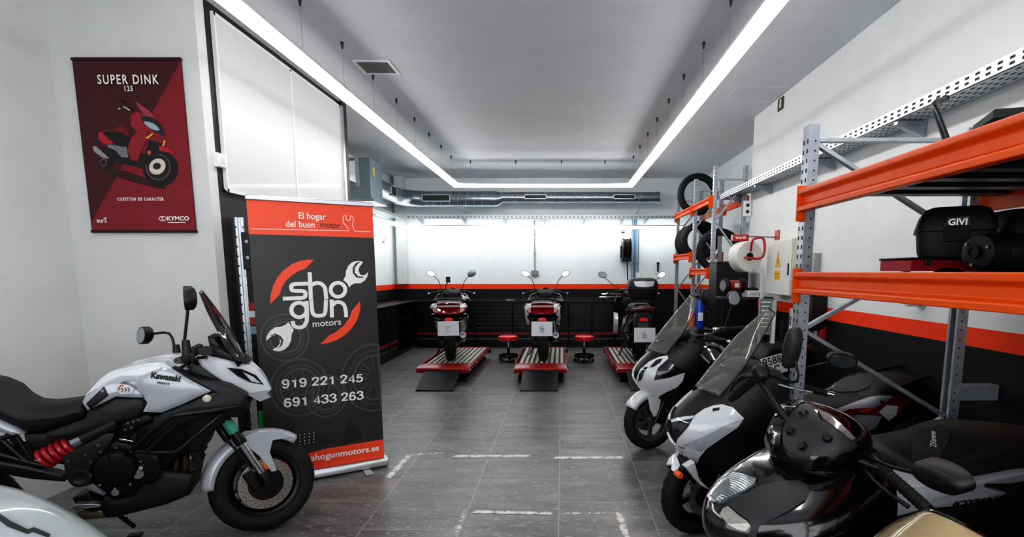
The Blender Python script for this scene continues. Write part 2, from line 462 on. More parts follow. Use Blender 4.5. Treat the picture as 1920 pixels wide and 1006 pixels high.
# worn white paint left on the tiles
def worn_mat(name, a=.5, sx=14):
    t = NT(name); t.p.inputs['Base Color'].default_value = rgb((222, 220, 216)); t.p.inputs['Roughness'].default_value = .7
    n = t.noise(sx, 5, t.obj(), .75); n2 = t.noise(90, 2, t.obj())
    tc = t.add('ShaderNodeTexCoord'); s = t.add('ShaderNodeSeparateXYZ'); t.l.new(tc.outputs['Generated'], s.inputs[0])
    ed = t.math('MULTIPLY', t.math('MULTIPLY', s.outputs[1], t.math('SUBTRACT', 1., s.outputs[1])), 4.)
    ed2 = t.math('MULTIPLY', t.math('MULTIPLY', s.outputs[0], t.math('SUBTRACT', 1., s.outputs[0])), 14.)
    e = t.math('MINIMUM', t.math('MINIMUM', ed, ed2), 1.)
    k = t.math('ADD', t.math('MULTIPLY', n, .75), t.math('MULTIPLY', n2, .25))
    al = t.math('MULTIPLY', t.math('MULTIPLY', t.math('SUBTRACT', t.math('MULTIPLY', k, t.math('ADD', t.math('MULTIPLY', e, .5), .5)), a), 9.), .8)
    cl = t.add('ShaderNodeClamp'); t.l.new(al, cl.inputs[0]); t.l.new(cl.outputs[0], t.p.inputs['Alpha'])
    return t.m
m_worn = worn_mat('worn_white_paint', .36); m_worn2 = worn_mat('faint_worn_paint', .44)
for i, (a, b, w_, m_) in enumerate((((724, 898), (770, 850), .07, m_worn), ((762, 853), (842, 847), .07, m_worn2), ((843, 854), (1002, 854), .075, m_worn), ((1032, 857), (1175, 857), .085, m_worn), ((852, 1004), (874, 950), .06, m_worn2), ((880, 958), (1045, 962), .055, m_worn), ((1048, 961), (1168, 961), .05, m_worn2), ((1160, 958), (1176, 1010), .06, m_worn))):
    A = at_z(*a, .0012 + .0003 * i); B = at_z(*b, .0012 + .0003 * i); d = (B - A); L = d.length; d.normalize()
    X = frame(A, d, Vector((0, 0, 1)).cross(d))
    mb = MB(); n = 6
    flat(mb, [(0, -w_ * .62), (L, -w_ * .62), (L, w_ * .62), (0, w_ * .62)], Matrix())
    o = mb.build('floor_marking', m_, flat=True); o.matrix_world = X; struct(o)
# ================================================================= suspended strip light
XS0, XS1, YS, HS = -1.88, 1.21, 9.75, 3.07
light = thing('suspended_strip_light', 'long white U-shaped LED strip light hung on thin wires below the ceiling', 'strip light', (0, YS, HS))
M0 = T(0, -YS, -HS)
hw = .045
for a, b in (((XS0, .6), (XS0, YS)), ((XS1, .6), (XS1, YS)), ((XS0, YS), (XS1, YS))):
    mb = MB(M0); md = MB(M0)
    if a[0] == b[0]:
        mb.bx(a[0] - hw - .006, a[0] + hw + .006, a[1], b[1] + hw + .006, HS + .04, HS + .062); md.bx(a[0] - hw, a[0] + hw, a[1], b[1] + hw, HS - .002, HS + .04)
    else:
        mb.bx(a[0] + hw, b[0] - hw, YS - hw, YS + hw, HS + .04, HS + .062); md.bx(a[0] + hw, b[0] - hw, YS - hw, YS + hw, HS - .002, HS + .04)
    pr = mb.build('housing', m_whitep, light); md.build('diffuser', m_led, light)
m_dark = mat('dark_fitting', (40, 40, 42), .5)
m_wire = mat('steel_wire', (130, 133, 138), .4, .6)
spots = [(XS0, y) for y in (3.35, 4.11, 4.85, 5.6, 6.35, 7.1, 7.85, 8.6, 9.35)] + [(XS1, y) for y in (3.35, 4.11, 4.85, 5.6, 6.35, 7.1, 7.85, 8.6, 9.35)] + [(x, YS) for x in (-1.62, -.82, -.01, .76)]
for x, y in spots:
    MB(M0).cyl((x, y, HC - .055), (x, y, HC), .006, .016, 10).build('ceiling_hook', m_dark, light)
    MB(M0).cyl((x, y, HS + .07), (x, y, HC - .05), .0011, n=5).build('suspension_wire', m_wire, light)
# bench strip light under the cable tray
bl = thing('bench_strip_light', 'glowing white strip light along the back wall under the tray', 'strip light', (0, YB - .3, 2.5))
Mb = T(0, -(YB - .3), -2.5)
yb = YB - .32
MB(Mb).bx(-3.2, 2.5, yb - .03, yb + .03, 2.5, 2.53).build('housing', m_alu, bl)
MB(Mb).bx(-3.2, 2.5, yb - .028, yb + .028, 2.455, 2.5).build('diffuser', m_led2, bl)
MB(Mb).bx(-3.24, -3.2, 8.6, yb + .03, 2.5, 2.53).build('housing', m_alu, bl)
MB(Mb).bx(-3.248, -3.192, 8.6, yb + .0, 2.455, 2.5).build('diffuser', m_led2, bl)
# ================================================================= ceiling fittings
v0, v1, v2, v3 = at_z(662, 112, HC), at_z(733, 112, HC), at_z(748, 138, HC), at_z(680, 138, HC)
cx, cy = (v0.x + v2.x) / 2, (v0.y + v2.y) / 2; sx_, sy_ = (v1.x - v0.x), abs(v2.y - v0.y)
vent = thing('ceiling_vent', 'square slatted air vent set flush in the grey ceiling', 'vent', (cx, cy, HC))
mb = MB()
for x0, x1, y0, y1 in ((-.5, .5, -.5, -.42), (-.5, .5, .42, .5), (-.5, -.42, -.42, .42), (.42, .5, -.42, .42)): mb.bx(x0 * sx_, x1 * sx_, y0 * sy_, y1 * sy_, -.012, 0)
mb.build('vent_frame', m_whitep, vent, bev=.002)
mb = MB()
for i in range(14): mb.box((0, (-.39 + .78 * i / 13) * sy_, -.004), (.84 * sx_, .016, .002), RX(35).to_3x3())
mb.build('vent_grille', mat('vent_slats', (170, 172, 166), .5), vent)
MB().bx(-.42 * sx_, .42 * sx_, -.42 * sy_, .42 * sy_, -.002, -.0005).build('backing', mat('vent_shadow_backing', (96, 98, 98), .7), vent)
h0 = at_z(1357, 190, HC); h1 = at_z(1430, 188, HC); h2 = at_z(1338, 202, HC)
mb = MB()
hx0, hx1, hy0, hy1 = h0.x, h0.x + .55, h0.y - .5, h0.y
for q in ((hx0, hx1, hy1 - .006, hy1), (hx0, hx0 + .006, hy0, hy1), (hx1 - .006, hx1, hy0, hy1), (hx0, hx1, hy0, hy0 + .006)): mb.bx(*q, HC - .003, HC)
tag(mb.build('access_hatch', mat('hatch_edge', (222, 224, 226), .5)), 'thin outline of an access hatch in the ceiling beside the right strip', 'hatch')
p = at_x(1465, 194, XW)
hb = thing('cable_outlet_box', 'small open cable hole high on the right wall below the ceiling', 'cable outlet', p)
MB().bx(-.012, 0, -.07, .07, -.07, .06).build('recess', mat('raw_hole', (70, 64, 56), .8), hb)
MB().bx(-.02, -.012, -.03, .0, -.05, .04).build('cable_end', m_whitep, hb)
# ================================================================= wall fittings on the left
def on(o, x, y): 
    X = frame(o, x, y); Xi = X.inverted(); n = X.to_3x3() @ Vector((0, 0, 1))
    def f(px, py):
        q = Xi @ at_plane(px, py, X.translation, n); return (q.x, q.y)
    return X, f
p = at_y(98, 289, YP - .03)
ms = thing('motion_sensor', 'small white motion sensor box mounted on the wall corner left of the red poster', 'motion sensor', (p.x, YP - .03, p.z), R(20))
MB().puff([(-.032, -.055), (.032, -.055), (.032, .055), (-.032, .055)], .03, -.012, .012, .008).build('housing', m_whitep, ms)
MB().cyl((0, -.02, .026), (0, -.0235, .026), .008).build('lens', mat('sensor_lens', (74, 70, 66), .3), ms)
p = at_y(416, 301, 4.1); p = at_x(416, 301, XP + .03)
ws = thing('wall_switch_box', 'small white plastic box on the black wall strip beside the white glazed panels', 'switch', (XP + .0, p.y, p.z))
MB().puff([(-.05, -.05), (.05, -.05), (.05, .05), (-.05, .05)], 0, .03, .01, .006, lambda a, b, w: (w, a, b)).build('housing', m_whitep, ws)
MB().bx(.035, .039, -.02, .02, -.02, .02).build('button', mat('off_white_button', (200, 202, 202), .4), ws)
# ----------------------------------------------------------------- poster
PX, pf = on((-3.55, YP - .018, 2.0), (1, 0, 0), (0, 0, 1))
q0, q1, q2, q3 = pf(135, 110), pf(338, 109), pf(367, 432), pf(172, 433)
x0, x1 = (q0[0] + q3[0]) / 2, (q1[0] + q2[0]) / 2; z0, z1 = (q2[1] + q3[1]) / 2, (q0[1] + q1[1]) / 2
poster = thing('wall_poster', 'tall red scooter poster hanging on the white pillar', 'poster', PX.translation)
LX = Matrix(((1, 0, 0, 0), (0, 0, -1, 0), (0, 1, 0, 0), (0, 0, 0, 1)))  # local xy -> wall plane, normal toward the room
def c(x, y): return pf(130 + x / 2.96, 100 + y / 2.96)
def poly(*pts): return [c(*p) for p in pts]
def pcol(name, col): return mat('print_' + name, col, .38, var=.06, vs=8)
mb = MB(LX); mb.prism([(x0, z0), (x1, z0), (x1, z1), (x0, z1)], -.012, 0, lambda a, b, w: (a, b, w)); mb.build('print_sheet', pcol('maroon', (66, 17, 27)), poster)
mb = MB(LX); flat(mb, [(x1, z1 - .0 * (z1 - z0)), (x1, z0), (x0, z0), (x0 + .01, z0 + .07), (x1 - .02, z1 - .05)], Matrix(), .001); mb.build('colour_field', pcol('crimson', (128, 24, 38)), poster, flat=True)
L = [0.0016]
def art(name, col, *polys, k=0):
    mb = MB(LX)
    for q in polys: flat(mb, spl2(poly(*q), k) if k else poly(*q), Matrix(), L[0])
    L[0] += .0003
    return mb.build(name, pcol(name + '%d' % L[0].__hash__(), col) if False else mat('ink_%d_%d_%d' % col, col, .38, var=.05), poster, flat=True)
art('printed_glow', (104, 20, 34), [(330, 440), (300, 395), (250, 420), (180, 430), (170, 470), (240, 520), (330, 480)], k=4)
art('printed_shadow', (48, 12, 18), [(180, 640), (300, 650), (420, 690), (540, 740), (500, 750), (380, 720), (250, 680)], k=4)
def ring(cx, cy, rx, ry, n=28, a=-8): return [(cx + rx * math.cos(2 * PI * i / n) * math.cos(R(a)) - ry * math.sin(2 * PI * i / n) * math.sin(R(a)), cy + rx * math.cos(2 * PI * i / n) * math.sin(R(a)) + ry * math.sin(2 * PI * i / n) * math.cos(R(a))) for i in range(n)]
art('printed_tyre', (20, 18, 20), ring(508, 640, 98, 100), ring(205, 608, 40, 38))
art('printed_rim', (92, 84, 88), ring(494, 630, 68, 74), ring(190, 605, 20, 22))
art('printed_hub', (26, 22, 24), ring(494, 630, 62, 68), ring(190, 605, 14, 15))
art('printed_disc', (205, 196, 186), ring(490, 628, 48, 42, a=-40))
art('printed_disc_hub', (40, 36, 38), ring(488, 626, 22, 19))
art('printed_body_shadow', (24, 18, 22), [(215, 500), (330, 520), (420, 560), (440, 480), (520, 500), (500, 560), (460, 580), (410, 640), (330, 620), (230, 590), (170, 560)])
art('printed_exhaust', (150, 148, 152), [(132, 520), (150, 515), (200, 560), (225, 585), (190, 580), (140, 545)])
art('printed_side', (120, 118, 124), [(215, 505), (320, 520), (330, 580), (290, 575), (260, 540), (215, 520)])
art('printed_seat', (20, 17, 20), [(180, 440), (240, 432), (300, 445), (350, 478), (345, 510), (300, 520), (250, 500), (200, 455)], k=3)
art('printed_tail', (170, 34, 52), [(165, 440), (185, 438), (215, 470), (250, 498), (200, 505), (165, 480)])
art('printed_legshield', (140, 30, 40), [(340, 350), (380, 380), (440, 430), (430, 480), (380, 600), (345, 590), (325, 540), (345, 470), (380, 440)])
art('printed_cowl', (150, 28, 48), [(345, 345), (375, 325), (440, 350), (500, 400), (530, 430), (535, 470), (470, 450), (400, 400), (385, 440), (345, 400)])
art('printed_headlight', (30, 36, 42), [(395, 350), (440, 350), (500, 380), (528, 430), (532, 465), (480, 440), (425, 400)])
art('printed_lamp_glow', (150, 170, 178), [(420, 378), (470, 390), (505, 425), (470, 425), (430, 400)], k=3)
art('printed_screen', (150, 56, 76), [(370, 272), (385, 275), (450, 320), (488, 362), (420, 345), (395, 310)])
art('printed_indicator', (214, 160, 40), [(425, 470), (465, 442), (470, 450), (440, 476)], [(518, 515), (530, 482), (540, 486), (530, 512)])
art('printed_reflector', (190, 88, 34), ring(447, 552, 11, 12))
art('printed_fender', (165, 30, 50), [(500, 512), (530, 515), (570, 535), (588, 558), (550, 550), (505, 540)])
art('printed_mirror', (24, 20, 24), [(270, 256), (290, 252), (312, 270), (300, 278)], [(303, 290), (320, 288), (355, 312), (340, 322)])
art('printed_lever', (196, 190, 190), [(275, 304), (288, 304), (288, 312), (275, 312)], [(300, 296), (308, 294), (345, 316), (338, 320)])
def ptxt(s, px, py, size, sx=1., bold=0., sp=1., name='lettering', col=(236, 232, 230)):
    a, b = c(px, py); mb = MB(LX); mb.text(s, size, T(a, b, L[0] + .001), bold, sx=sx, space=sp)
    return mb.build(name, mat('ink_%d_%d_%d' % col, col, .38, var=.05), poster, flat=True)
ptxt('SUPER DINK', 330, 150, .088, .74, .0016, 1.25)
ptxt('125', 333, 199, .048, .8, .0012, 1.25)
ptxt('CUESTION DE CARÁCTER', 400, 810, .03, .8, .0009, 1.25)
ptxt('eur5', 186, 928, .046, .9, .0006)
ptxt('KYMCO', 608, 917, .04, 1.15, .0014)
mb = MB(LX); a, b = c(523, 917); stroke(mb, [(a + .026 * math.cos(t * PI / 12), b + .016 * math.sin(t * PI / 12)) for t in range(24)], .0045, Matrix(), closed=True, z=L[0] + .001); mb.text('K', .026, T(a, b, L[0] + .001), .001); mb.build('emblem', mat('ink_236_232_230', (236, 232, 230), .38), poster, flat=True)
mb = MB(LX); flat(mb, poly((552, 936), (650, 936), (650, 940), (552, 940)), Matrix(), L[0] + .001); flat(mb, poly((195, 911), (215, 911), (215, 914), (195, 914)), Matrix(), L[0] + .001); mb.build('underline', mat('ink_236_232_230', (236, 232, 230)), poster, flat=True)
for zz in (z0, z1): MB(LX).prism([(x0 - .004, zz - .014), (x1 + .004, zz - .014), (x1 + .004, zz + .006), (x0 - .004, zz + .006)], -.014, .006, lambda a, b, w: (a, b, w)).build('hanging_rail', mat('rail_dark', (52, 20, 30), .35, .3), poster)
# ----------------------------------------------------------------- roll-up banner
B0 = Vector((-2.19, 3.77, 0)); ba = R(31.2); bd = Vector((math.cos(ba), math.sin(ba), 0))
BX, bf = on(B0, bd, (0, 0, 1))
banner = thing('rollup_banner', 'tall black and orange roll-up banner standing beside the white motorcycle', 'banner', B0, ba)
BL = LX
tl, tr, br = bf(458, 375), bf(699, 384), bf(721, 868)
bw0, bw1, bh = .01, .85, tr[1]
def bc(x, y, cr): return bf(cr[0] + x / cr[2], cr[1] + y / cr[2])
C1 = (460, 370, 1377 / 260.); C2 = (480, 470, 1207 / 240.); C3 = (480, 650, 1006 / 250.)
def zb(px, py): return bf(px, py)[1]
zo = (zb(462, 440) + zb(700, 444)) / 2; zl = (bc(960, 695, C3)[1])
bh = (tl[1] + tr[1]) / 2
m_bdark = mat('banner_charcoal_print', (46, 44, 43), .42, var=.12, vs=5)
m_borange = mat('banner_orange_print', (240, 78, 40), .42, var=.03)
m_bwhite = mat('banner_white_print', (235, 233, 230), .45, var=.02)
m_bfaint = mat('banner_grey_print', (74, 72, 70), .42, var=.12)
m_bfaint2 = mat('banner_dark_print', (33, 32, 32), .42, var=.12)
sheet = MB(BL).prism([(bw0, .07), (bw1, .07), (bw1, bh), (bw0, bh)], -.003, 0, lambda a, b, w: (a, b, w)).build('banner_sheet', m_bdark, banner)
def bart(name, m, z, *polys):
    mb = MB(BL)
    for q in polys: flat(mb, q, Matrix(), z)
    return mb.build(name, m, banner, flat=True)
bart('top_band', m_borange, .0008, [(bw0, zo), (bw1, zo), (bw1, bh), (bw0, bh)])
bart('bottom_band', m_borange, .0008, [(bw0, .07), (bw1, .07), (bw1, zl), (.42, zl - .004), (bw0, zl - .05)])
# faint printed wheels
mb = MB(BL); mf = MB(BL)
for (px, py), r0, r1, sp in (((563, 726), .215, .02, 10), ((703, 707), .27, .02, 12), ((612, 742), .16, .012, 0), ((535, 632), .17, .012, 0)):
    a, b = bf(px, py)
    for rr, ww in ((r0, .012), (r0 * .8, .007), (r0 * .66, .016)):
        pts = [(a + rr * math.cos(t * PI / 20) * .92, b + rr * math.sin(t * PI / 20)) for t in range(41)]
        pts = [(min(max(x, bw0 + .005), bw1 - .005), y) for x, y in pts if y > zl + .03]
        if len(pts) > 2: stroke(mb, pts, ww, Matrix(), z=.0009)
    for i in range(sp):
        t = 2 * PI * i / sp
        p0 = (a + .05 * math.cos(t), b + .05 * math.sin(t)); p1 = (a + r0 * .62 * math.cos(t + .12), b + r0 * .62 * math.sin(t + .12))
        if max(p0[0], p1[0]) < bw1 - .01 and p1[1] > zl + .02: stroke(mb, [p0, p1], .008, Matrix(), z=.0009)
mb.build('printed_wheels', m_bfaint, banner, flat=True)
for pl in ([(.12, zl + .02), (.5, zl + .03), (.5, zl + .12), (.3, zl + .1), (.12, zl + .06)], [(.55, zl + .02), (.7, zl + .02), (.66, zl + .14), (.6, zl + .2), (.52, zl + .05)]): flat(mf, pl, Matrix(), .0008)
mf.build('printed_workbench', m_bfaint2, banner, flat=True)
# slogan
mb = MB(BL)
a, b = bc(662, 190, C1); hgt = abs(bc(0, 150, C1)[1] - bc(0, 217, C1)[1])
mb.text('El hogar', hgt * 1.42, T(a, b + .002, .0016), .0006, sx=.86)
a, b = bc(548, 268, C1); mb.text('del buen', hgt * 1.42, T(a, b - .0, .0016), .0006, sx=.86)
lw = .006
stroke(mb, [bc(60, 310, C1), bc(1035, 331, C1), bc(1015, 295, C1), bc(978, 255, C1), bc(967, 215, C1), bc(977, 180, C1), bc(998, 175, C1), bc(1002, 215, C1), bc(1022, 232, C1), bc(1045, 215, C1), bc(1040, 178, C1), bc(1058, 190, C1), bc(1075, 225, C1), bc(1062, 275, C1), bc(1085, 334, C1), bc(1240, 340, C1)], .004, Matrix(), z=.0016)
mb.build('slogan', m_bwhite, banner, flat=True)
a, b = bc(842, 275, C1); MB(BL).text('motor', hgt * 1.42, T(a, b, .0016), .0006, sx=.84).build('slogan_word', mat('banner_brown_print', (74, 26, 16), .45), banner, flat=True)
# emblem: two orange arcs, letters, two spanners
bart('emblem_arc', m_borange, .0016, [bc(*p, C2) for p in ((545, 84), (480, 84), (405, 97), (330, 130), (265, 178), (205, 245), (160, 330), (138, 420), (133, 500), (180, 455), (222, 412), (240, 350), (275, 290), (330, 235), (400, 190), (466, 166), (505, 128))])
bart('emblem_arc', m_borange, .0016, [bc(*p, C2) for p in ((980, 474), (984, 540), (965, 620), (930, 690), (880, 755), (820, 805), (750, 845), (680, 868), (606, 880), (650, 835), (690, 797), (760, 760), (830, 700), (880, 630), (905, 560), (940, 520))])
mb = MB(BL)
u = abs(bc(0, 285, C2)[1] - bc(0, 450, C2)[1]) / 165.
sw = 37 * u
def ls(pts, k=0, closed=False): stroke(mb, [bc(*p, C2) for p in pts], sw, Matrix(), k, closed, z=.0018, ext=0. if closed else .14)
ls([(505, 308), (440, 310), (370, 312)]); ls([(370, 312), (338, 322), (333, 345), (340, 370), (370, 376)], 5); ls([(370, 376), (440, 378)]); ls([(440, 378), (462, 388), (466, 410), (460, 432), (440, 442)], 5); ls([(440, 442), (258, 450)])
ls([(506, 206), (518, 456)]); ls([(512, 330), (560, 304), (610, 308), (645, 340), (655, 380), (662, 452)], 5)
ls([(773 + 69 * math.cos(t * PI / 14), 366 + 66 * math.sin(t * PI / 14)) for t in range(28)], closed=True)
ls([(405 + 72 * math.cos(t * PI / 14), 556 + 68 * math.sin(t * PI / 14)) for t in range(28)], closed=True)
ls([(475, 478), (481, 600), (478, 660)]); ls([(478, 660), (455, 705), (410, 722), (360, 708), (345, 665)], 5)
ls([(520, 468), (528, 560)]); ls([(528, 560), (545, 600), (590, 612), (640, 600), (655, 560)], 5); ls([(655, 560), (660, 466)])
ls([(712, 463), (716, 622)]); ls([(716, 520), (750, 485), (795, 485), (830, 510), (845, 560), (849, 620)], 5)
mb.build('emblem_letters', m_bwhite, banner, flat=True)
mb = MB(BL); a, b = bc(668, 680, C2); mb.text('motors', 92 * u, T(a, b, .0018) @ RZ(2.5), .0004, sx=1.0); mb.build('emblem_word', m_bwhite, banner, flat=True)
bart('emblem_spanner', m_bwhite, .0018, [bc(*p, C2) for p in ((822, 275), (845, 235), (848, 190), (870, 140), (910, 105), (960, 94), (1000, 100), (1006, 112), (975, 150), (965, 185), (985, 228), (1025, 228), (1057, 198), (1050, 240), (1025, 280), (985, 305), (935, 305), (900, 320), (878, 345), (860, 305))])
bart('emblem_spanner', m_bwhite, .0018, [bc(*p, C2) for p in ((304, 672), (330, 710), (356, 745), (335, 790), (332, 840), (310, 890), (270, 930), (220, 946), (175, 942), (154, 928), (200, 905), (225, 870), (222, 820), (195, 798), (150, 800), (95, 848), (100, 805), (130, 755), (180, 720), (240, 712), (280, 695))])
mb = MB(BL)
for q in ([(958, 105), (930, 125), (910, 165), (912, 210), (945, 250), (1000, 255), (1020, 245), (965, 240), (930, 205), (932, 160), (960, 122), (985, 108)], [(130, 800), (180, 778), (230, 800), (258, 840), (245, 890), (205, 925), (228, 890), (236, 845), (215, 812), (180, 795)]): flat(mb, [bc(*p, C2) for p in q], Matrix(), .0022)
mb.build('emblem_shadow', m_bdark, banner, flat=True)
mb = MB(BL)
DIG = {'1': [([(.1, .76), (.24, .82), (.33, .97), (.33, 0)], 0)], '2': [([(.06, .7), (.1, .9), (.29, .99), (.48, .9), (.5, .68), (.36, .46), (.06, .07)], 4), ([(.0, .075), (.54, .075)], 0)],
  '3': [([(.05, .76), (.12, .94), (.29, .99), (.47, .9), (.46, .64), (.24, .535)], 4), ([(.24, .535), (.48, .44), (.5, .16), (.28, .01), (.1, .06), (.03, .25)], 4)], '4': [([(.42, 0), (.42, .95), (.05, .28), (.56, .28)], 0)],
  '5': [([(.5, .93), (.14, .93), (.09, .5)], 0), ([(.09, .5), (.3, .62), (.49, .5), (.5, .2), (.3, .02), (.12, .06), (.04, .22)], 4)], '6': [([(.48, .78), (.4, .95), (.24, .97), (.1, .76), (.06, .45), (.1, .14), (.28, .01), (.47, .14), (.49, .42), (.3, .58), (.12, .46), (.07, .3)], 4)]}
DIG['9'] = [([(.56 - a_, 1 - b_) for a_, b_ in p_], k_) for p_, k_ in DIG['6']]
def digits(mb, s, X, h):
    x = 0.
    for ch in s:
        if ch == ' ': x += .32; continue
        for p_, k_ in DIG[ch]: stroke(mb, [((x + a_) * h, (b_ - .5) * h) for a_, b_ in p_], .17 * h, X, k_, ext=.08)
        x += .7
    return (x - .14) * h
for s, p0, p1 in (('919 221 245', (197, 280), (803, 232)), ('691 433 263', (212, 422), (808, 362))):
    A = Vector(bc(*p0, C3)); Bv = Vector(bc(*p1, C3)); W = (Bv - A).length; ang_ = math.degrees(math.atan2(Bv.y - A.y, Bv.x - A.x))
    digits(mb, s, T(A.x, A.y, .0018) @ RZ(ang_) @ Matrix.Diagonal((W / 6.80 / .062, 1, 1, 1)), .062)
mb.build('phone_numbers', m_bwhite, banner, flat=True)
mb = MB(BL); A = Vector(bc(375, 845, C3)); Bv = Vector(bc(930, 760, C3)); W = (Bv - A).length
mb.text('shogunmotors.es', .068, T(Bv.x, Bv.y, .0018) @ RZ(math.degrees(math.atan2(Bv.y - A.y, Bv.x - A.x))), .0014, align='RIGHT', sx=W / (.068 * 7.4))
mb.build('web_address', m_bwhite, banner, flat=True)
mb = MB(BL)
for i in range(7):
    for j in range(4):
        a, b = bc(226 + 35 * i, 682 - 6 * i + 24 * j, C3); flat(mb, arc(a, b, .0042, 0, 330, 9), Matrix(), .0018)
mb.build('dot_pattern', m_bwhite, banner, flat=True)
MB(BL).prism([(bw0 - .008, bh - .006), (bw1 + .008, bh - .006), (bw1 + .008, bh + .03), (bw0 - .008, bh + .03)], -.012, .012, lambda a, b, w: (a, b, w)).build('top_rail', m_alu, banner, bev=.006)
MB(BL).prism([(-.06, .012), (-.06, .05), (-.045, .075), (.04, .075), (.055, .05), (.055, .012)], -.01, .875, lambda a, b, w: (w, b, a)).build('cassette_base', m_alu, banner, bev=.008)
for x in (.2, .7): MB(BL).bx(x - .03, x + .03, 0, .012, -.16, .16).build('foot', m_alu, banner, bev=.004)
MB(BL).cyl((.43, .07, -.03), (.43, bh, -.012), .009).build('support_pole', m_alu, banner)
# ----------------------------------------------------------------- things leaning by the black wall
A = Vector((-2.48, 4.27, 0.)); 
fl = at_y(451, 408, 4.27)
pr = thing('perforated_post', 'galvanised slotted rack post standing against the black wall behind the banner', 'post', (fl.x + .0, 4.25, 0), R(24))
mb = MB(); hp = fl.z
mb.prism([(a_ * .62, b_) for a_, b_ in [(-.045, .02), (-.045, -.02), (-.018, -.02), (-.012, -.008), (.012, -.008), (.018, -.02), (.045, -.02), (.045, .02), (.041, .02), (.041, -.016), (.02, -.016), (.014, -.004), (-.014, -.004), (-.02, -.016), (-.041, -.016), (-.041, .02)]], 0, hp, lambda a, b, w: (a, b, w))
mb.build('post_profile', m_galv_l, pr)
mb = MB()
for i in range(int(hp / .075)):
    for x in (-.024, .024): mb.bx(x - .004, x + .004, -.0212, -.0205, .04 + .075 * i, .055 + .075 * i)
mb.build('slot_pattern', mat('slot_dark', (28, 28, 30), .6), pr)
t0 = at_y(462, 440, 4.1); t1 = at_y(492, 745, 4.1)
br_ = thing('black_strut', 'black strut with a red label leaning behind the banner by the slotted post', 'strut', (t0.x - .0, 4.12, 0), R(10))
MB().bx(-.03, .02, -.012, .012, .0, t0.z - .1).build('bar', m_blackm, br_, bev=.004)
MB().bx(-.04, .03, -.03, .02, t0.z - .26, t0.z + .02).build('bracket', m_blackp, br_, bev=.006)
for zz, cc_ in ((1.31, (150, 26, 30)), (1.26, (196, 200, 206)), (1.2, (150, 26, 30)), (1.13, (130, 150, 176))): MB().bx(-.031, .0205, -.0135, -.0122, zz - .03, zz + .03).build('label', mat('sticker_%d' % cc_[2], cc_, .5), br_)
for zz in (t0.z - .05, t0.z - .17): MB().cyl((.0, -.03, zz), (.0, -.04, zz), .012).build('bolt', m_chrome, br_)
g0 = at_y(491, 770, 4.0)
gb = thing('green_broom_handle', 'green handle standing behind the front wheel between post and banner', 'handle', (g0.x - .0, 3.99, 0))
MB().tube([(0, 0, .0), (0, 0, .28), (0, 0, g0.z)], [.03, .028, .02], 12).build('grip', mat('green_plastic', (22, 140, 62), .4), gb)
MB().cyl((0, 0, .0), (0, 0, .03), .036, n=14).build('end_cap', m_blackp, gb)
# ================================================================= back of the workshop
m_duct = mat('spiral_duct_steel', (150, 160, 168), .3, .9, var=.16, vs=14)
m_unit = mat('grey_blue_sheet_steel', (138, 156, 162), .42, .5, var=.08, vs=6)
m_gap = mat('dark_gap', (16, 16, 18), .7)
m_grey = mat('grey_sheet', (128, 132, 134), .5, .3)
# air handling unit
ax0, ax1, ay0, ay1 = XL + .02, -3.0, 8.6, 9.15
ah = thing('air_handling_unit', 'boxy grey air handling unit high on the left behind the black column', 'air unit', (-3.28, 8.9, 2.72))
Ma = T(3.28, -8.9, -2.72)
MB(Ma).bx(ax0, ax1, ay0, ay1, 2.72, 3.34).build('casing', m_unit, ah, bev=.006)
mb = MB(Ma); mb.loft([[(-3.5, ay0, 2.95), (-3.2, ay0, 2.95), (-3.2, ay0, 3.3), (-3.5, ay0, 3.3)], [(-3.62 + .08, ay0 - .28, 3.02), (-3.4, ay0 - .28, 3.02), (-3.4, ay0 - .28, 3.2), (-3.54, ay0 - .28, 3.2)]])
mb.build('air_intake', m_galv_l, ah)
MB(Ma).bx(-3.22, -3.17, ay0 - .03, ay0, 2.9, 3.33).build('flange', m_galv_l, ah)
MB(Ma).bx(ax1, ax1 + .004, ay0 + .12, ay0 + .2, 3.08, 3.22).build('warning_label', mat('yellow_sticker', (214, 196, 60), .5), ah)
MB(Ma).bx(ax0, ax1 + .06, ay0 - .06, ay1 + .02, 2.665, 2.715).build('support_tray', m_galv, ah, bev=.003)
for y in (ay0 + .05, ay1 - .05): MB(Ma).cyl((-3.03, y, 3.34), (-3.03, y, HC), .006, n=6).build('hanger_rod', m_galv, ah)
# spiral duct
dz, dy, dr = 3.02, 10.98, .155
duct = thing('spiral_air_duct', 'round galvanised spiral duct with slot grilles running along the back wall', 'duct', (-.9, dy, dz))
Md = T(.9, -dy, -dz)
def duct_tube(pts, r, name, ribs=True):
    mb = MB(Md); mb.tube(pts, r, 24); o = mb.build(name, m_duct, duct)
    return o
c0 = Vector((-3.2, ay1, dz)); 
duct_tube([c0, (-3.2, 10.35, dz)], dr, 'duct_branch')
duct_tube(catmull([(-3.2, 10.3, dz), (-3.19, 10.55, dz), (-3.08, 10.8, dz), (-2.9, dy - .03, dz), (-2.75, dy, dz)], 5), dr * 1.03, 'duct_elbow')
duct_tube([(-2.75, dy, dz), (-1.42, dy, dz)], dr, 'duct_main')
duct_tube([(-1.42, dy, dz), (-1.3, dy, dz), (-1.2, dy, dz + .03)], [dr * 1.02, dr * .98, .108], 'duct_reducer')
duct_tube([(-1.2, dy, dz + .03), (1.9, dy, dz + .03)], .108, 'duct_main')
duct_tube([(1.87, dy, dz + .03), (1.95, dy, dz + .03)], .114, 'end_cap')
for x in [-2.7 + .16 * i for i in range(8)]:
    MB(Md).tube([(x + .06 * math.sin(t * PI / 12) * .5, dy + dr * 1.006 * math.cos(t * PI / 12), dz + dr * 1.006 * math.sin(t * PI / 12)) for t in range(24)], .005, 5, closed=True).build('spiral_seam', m_galv_l, duct)
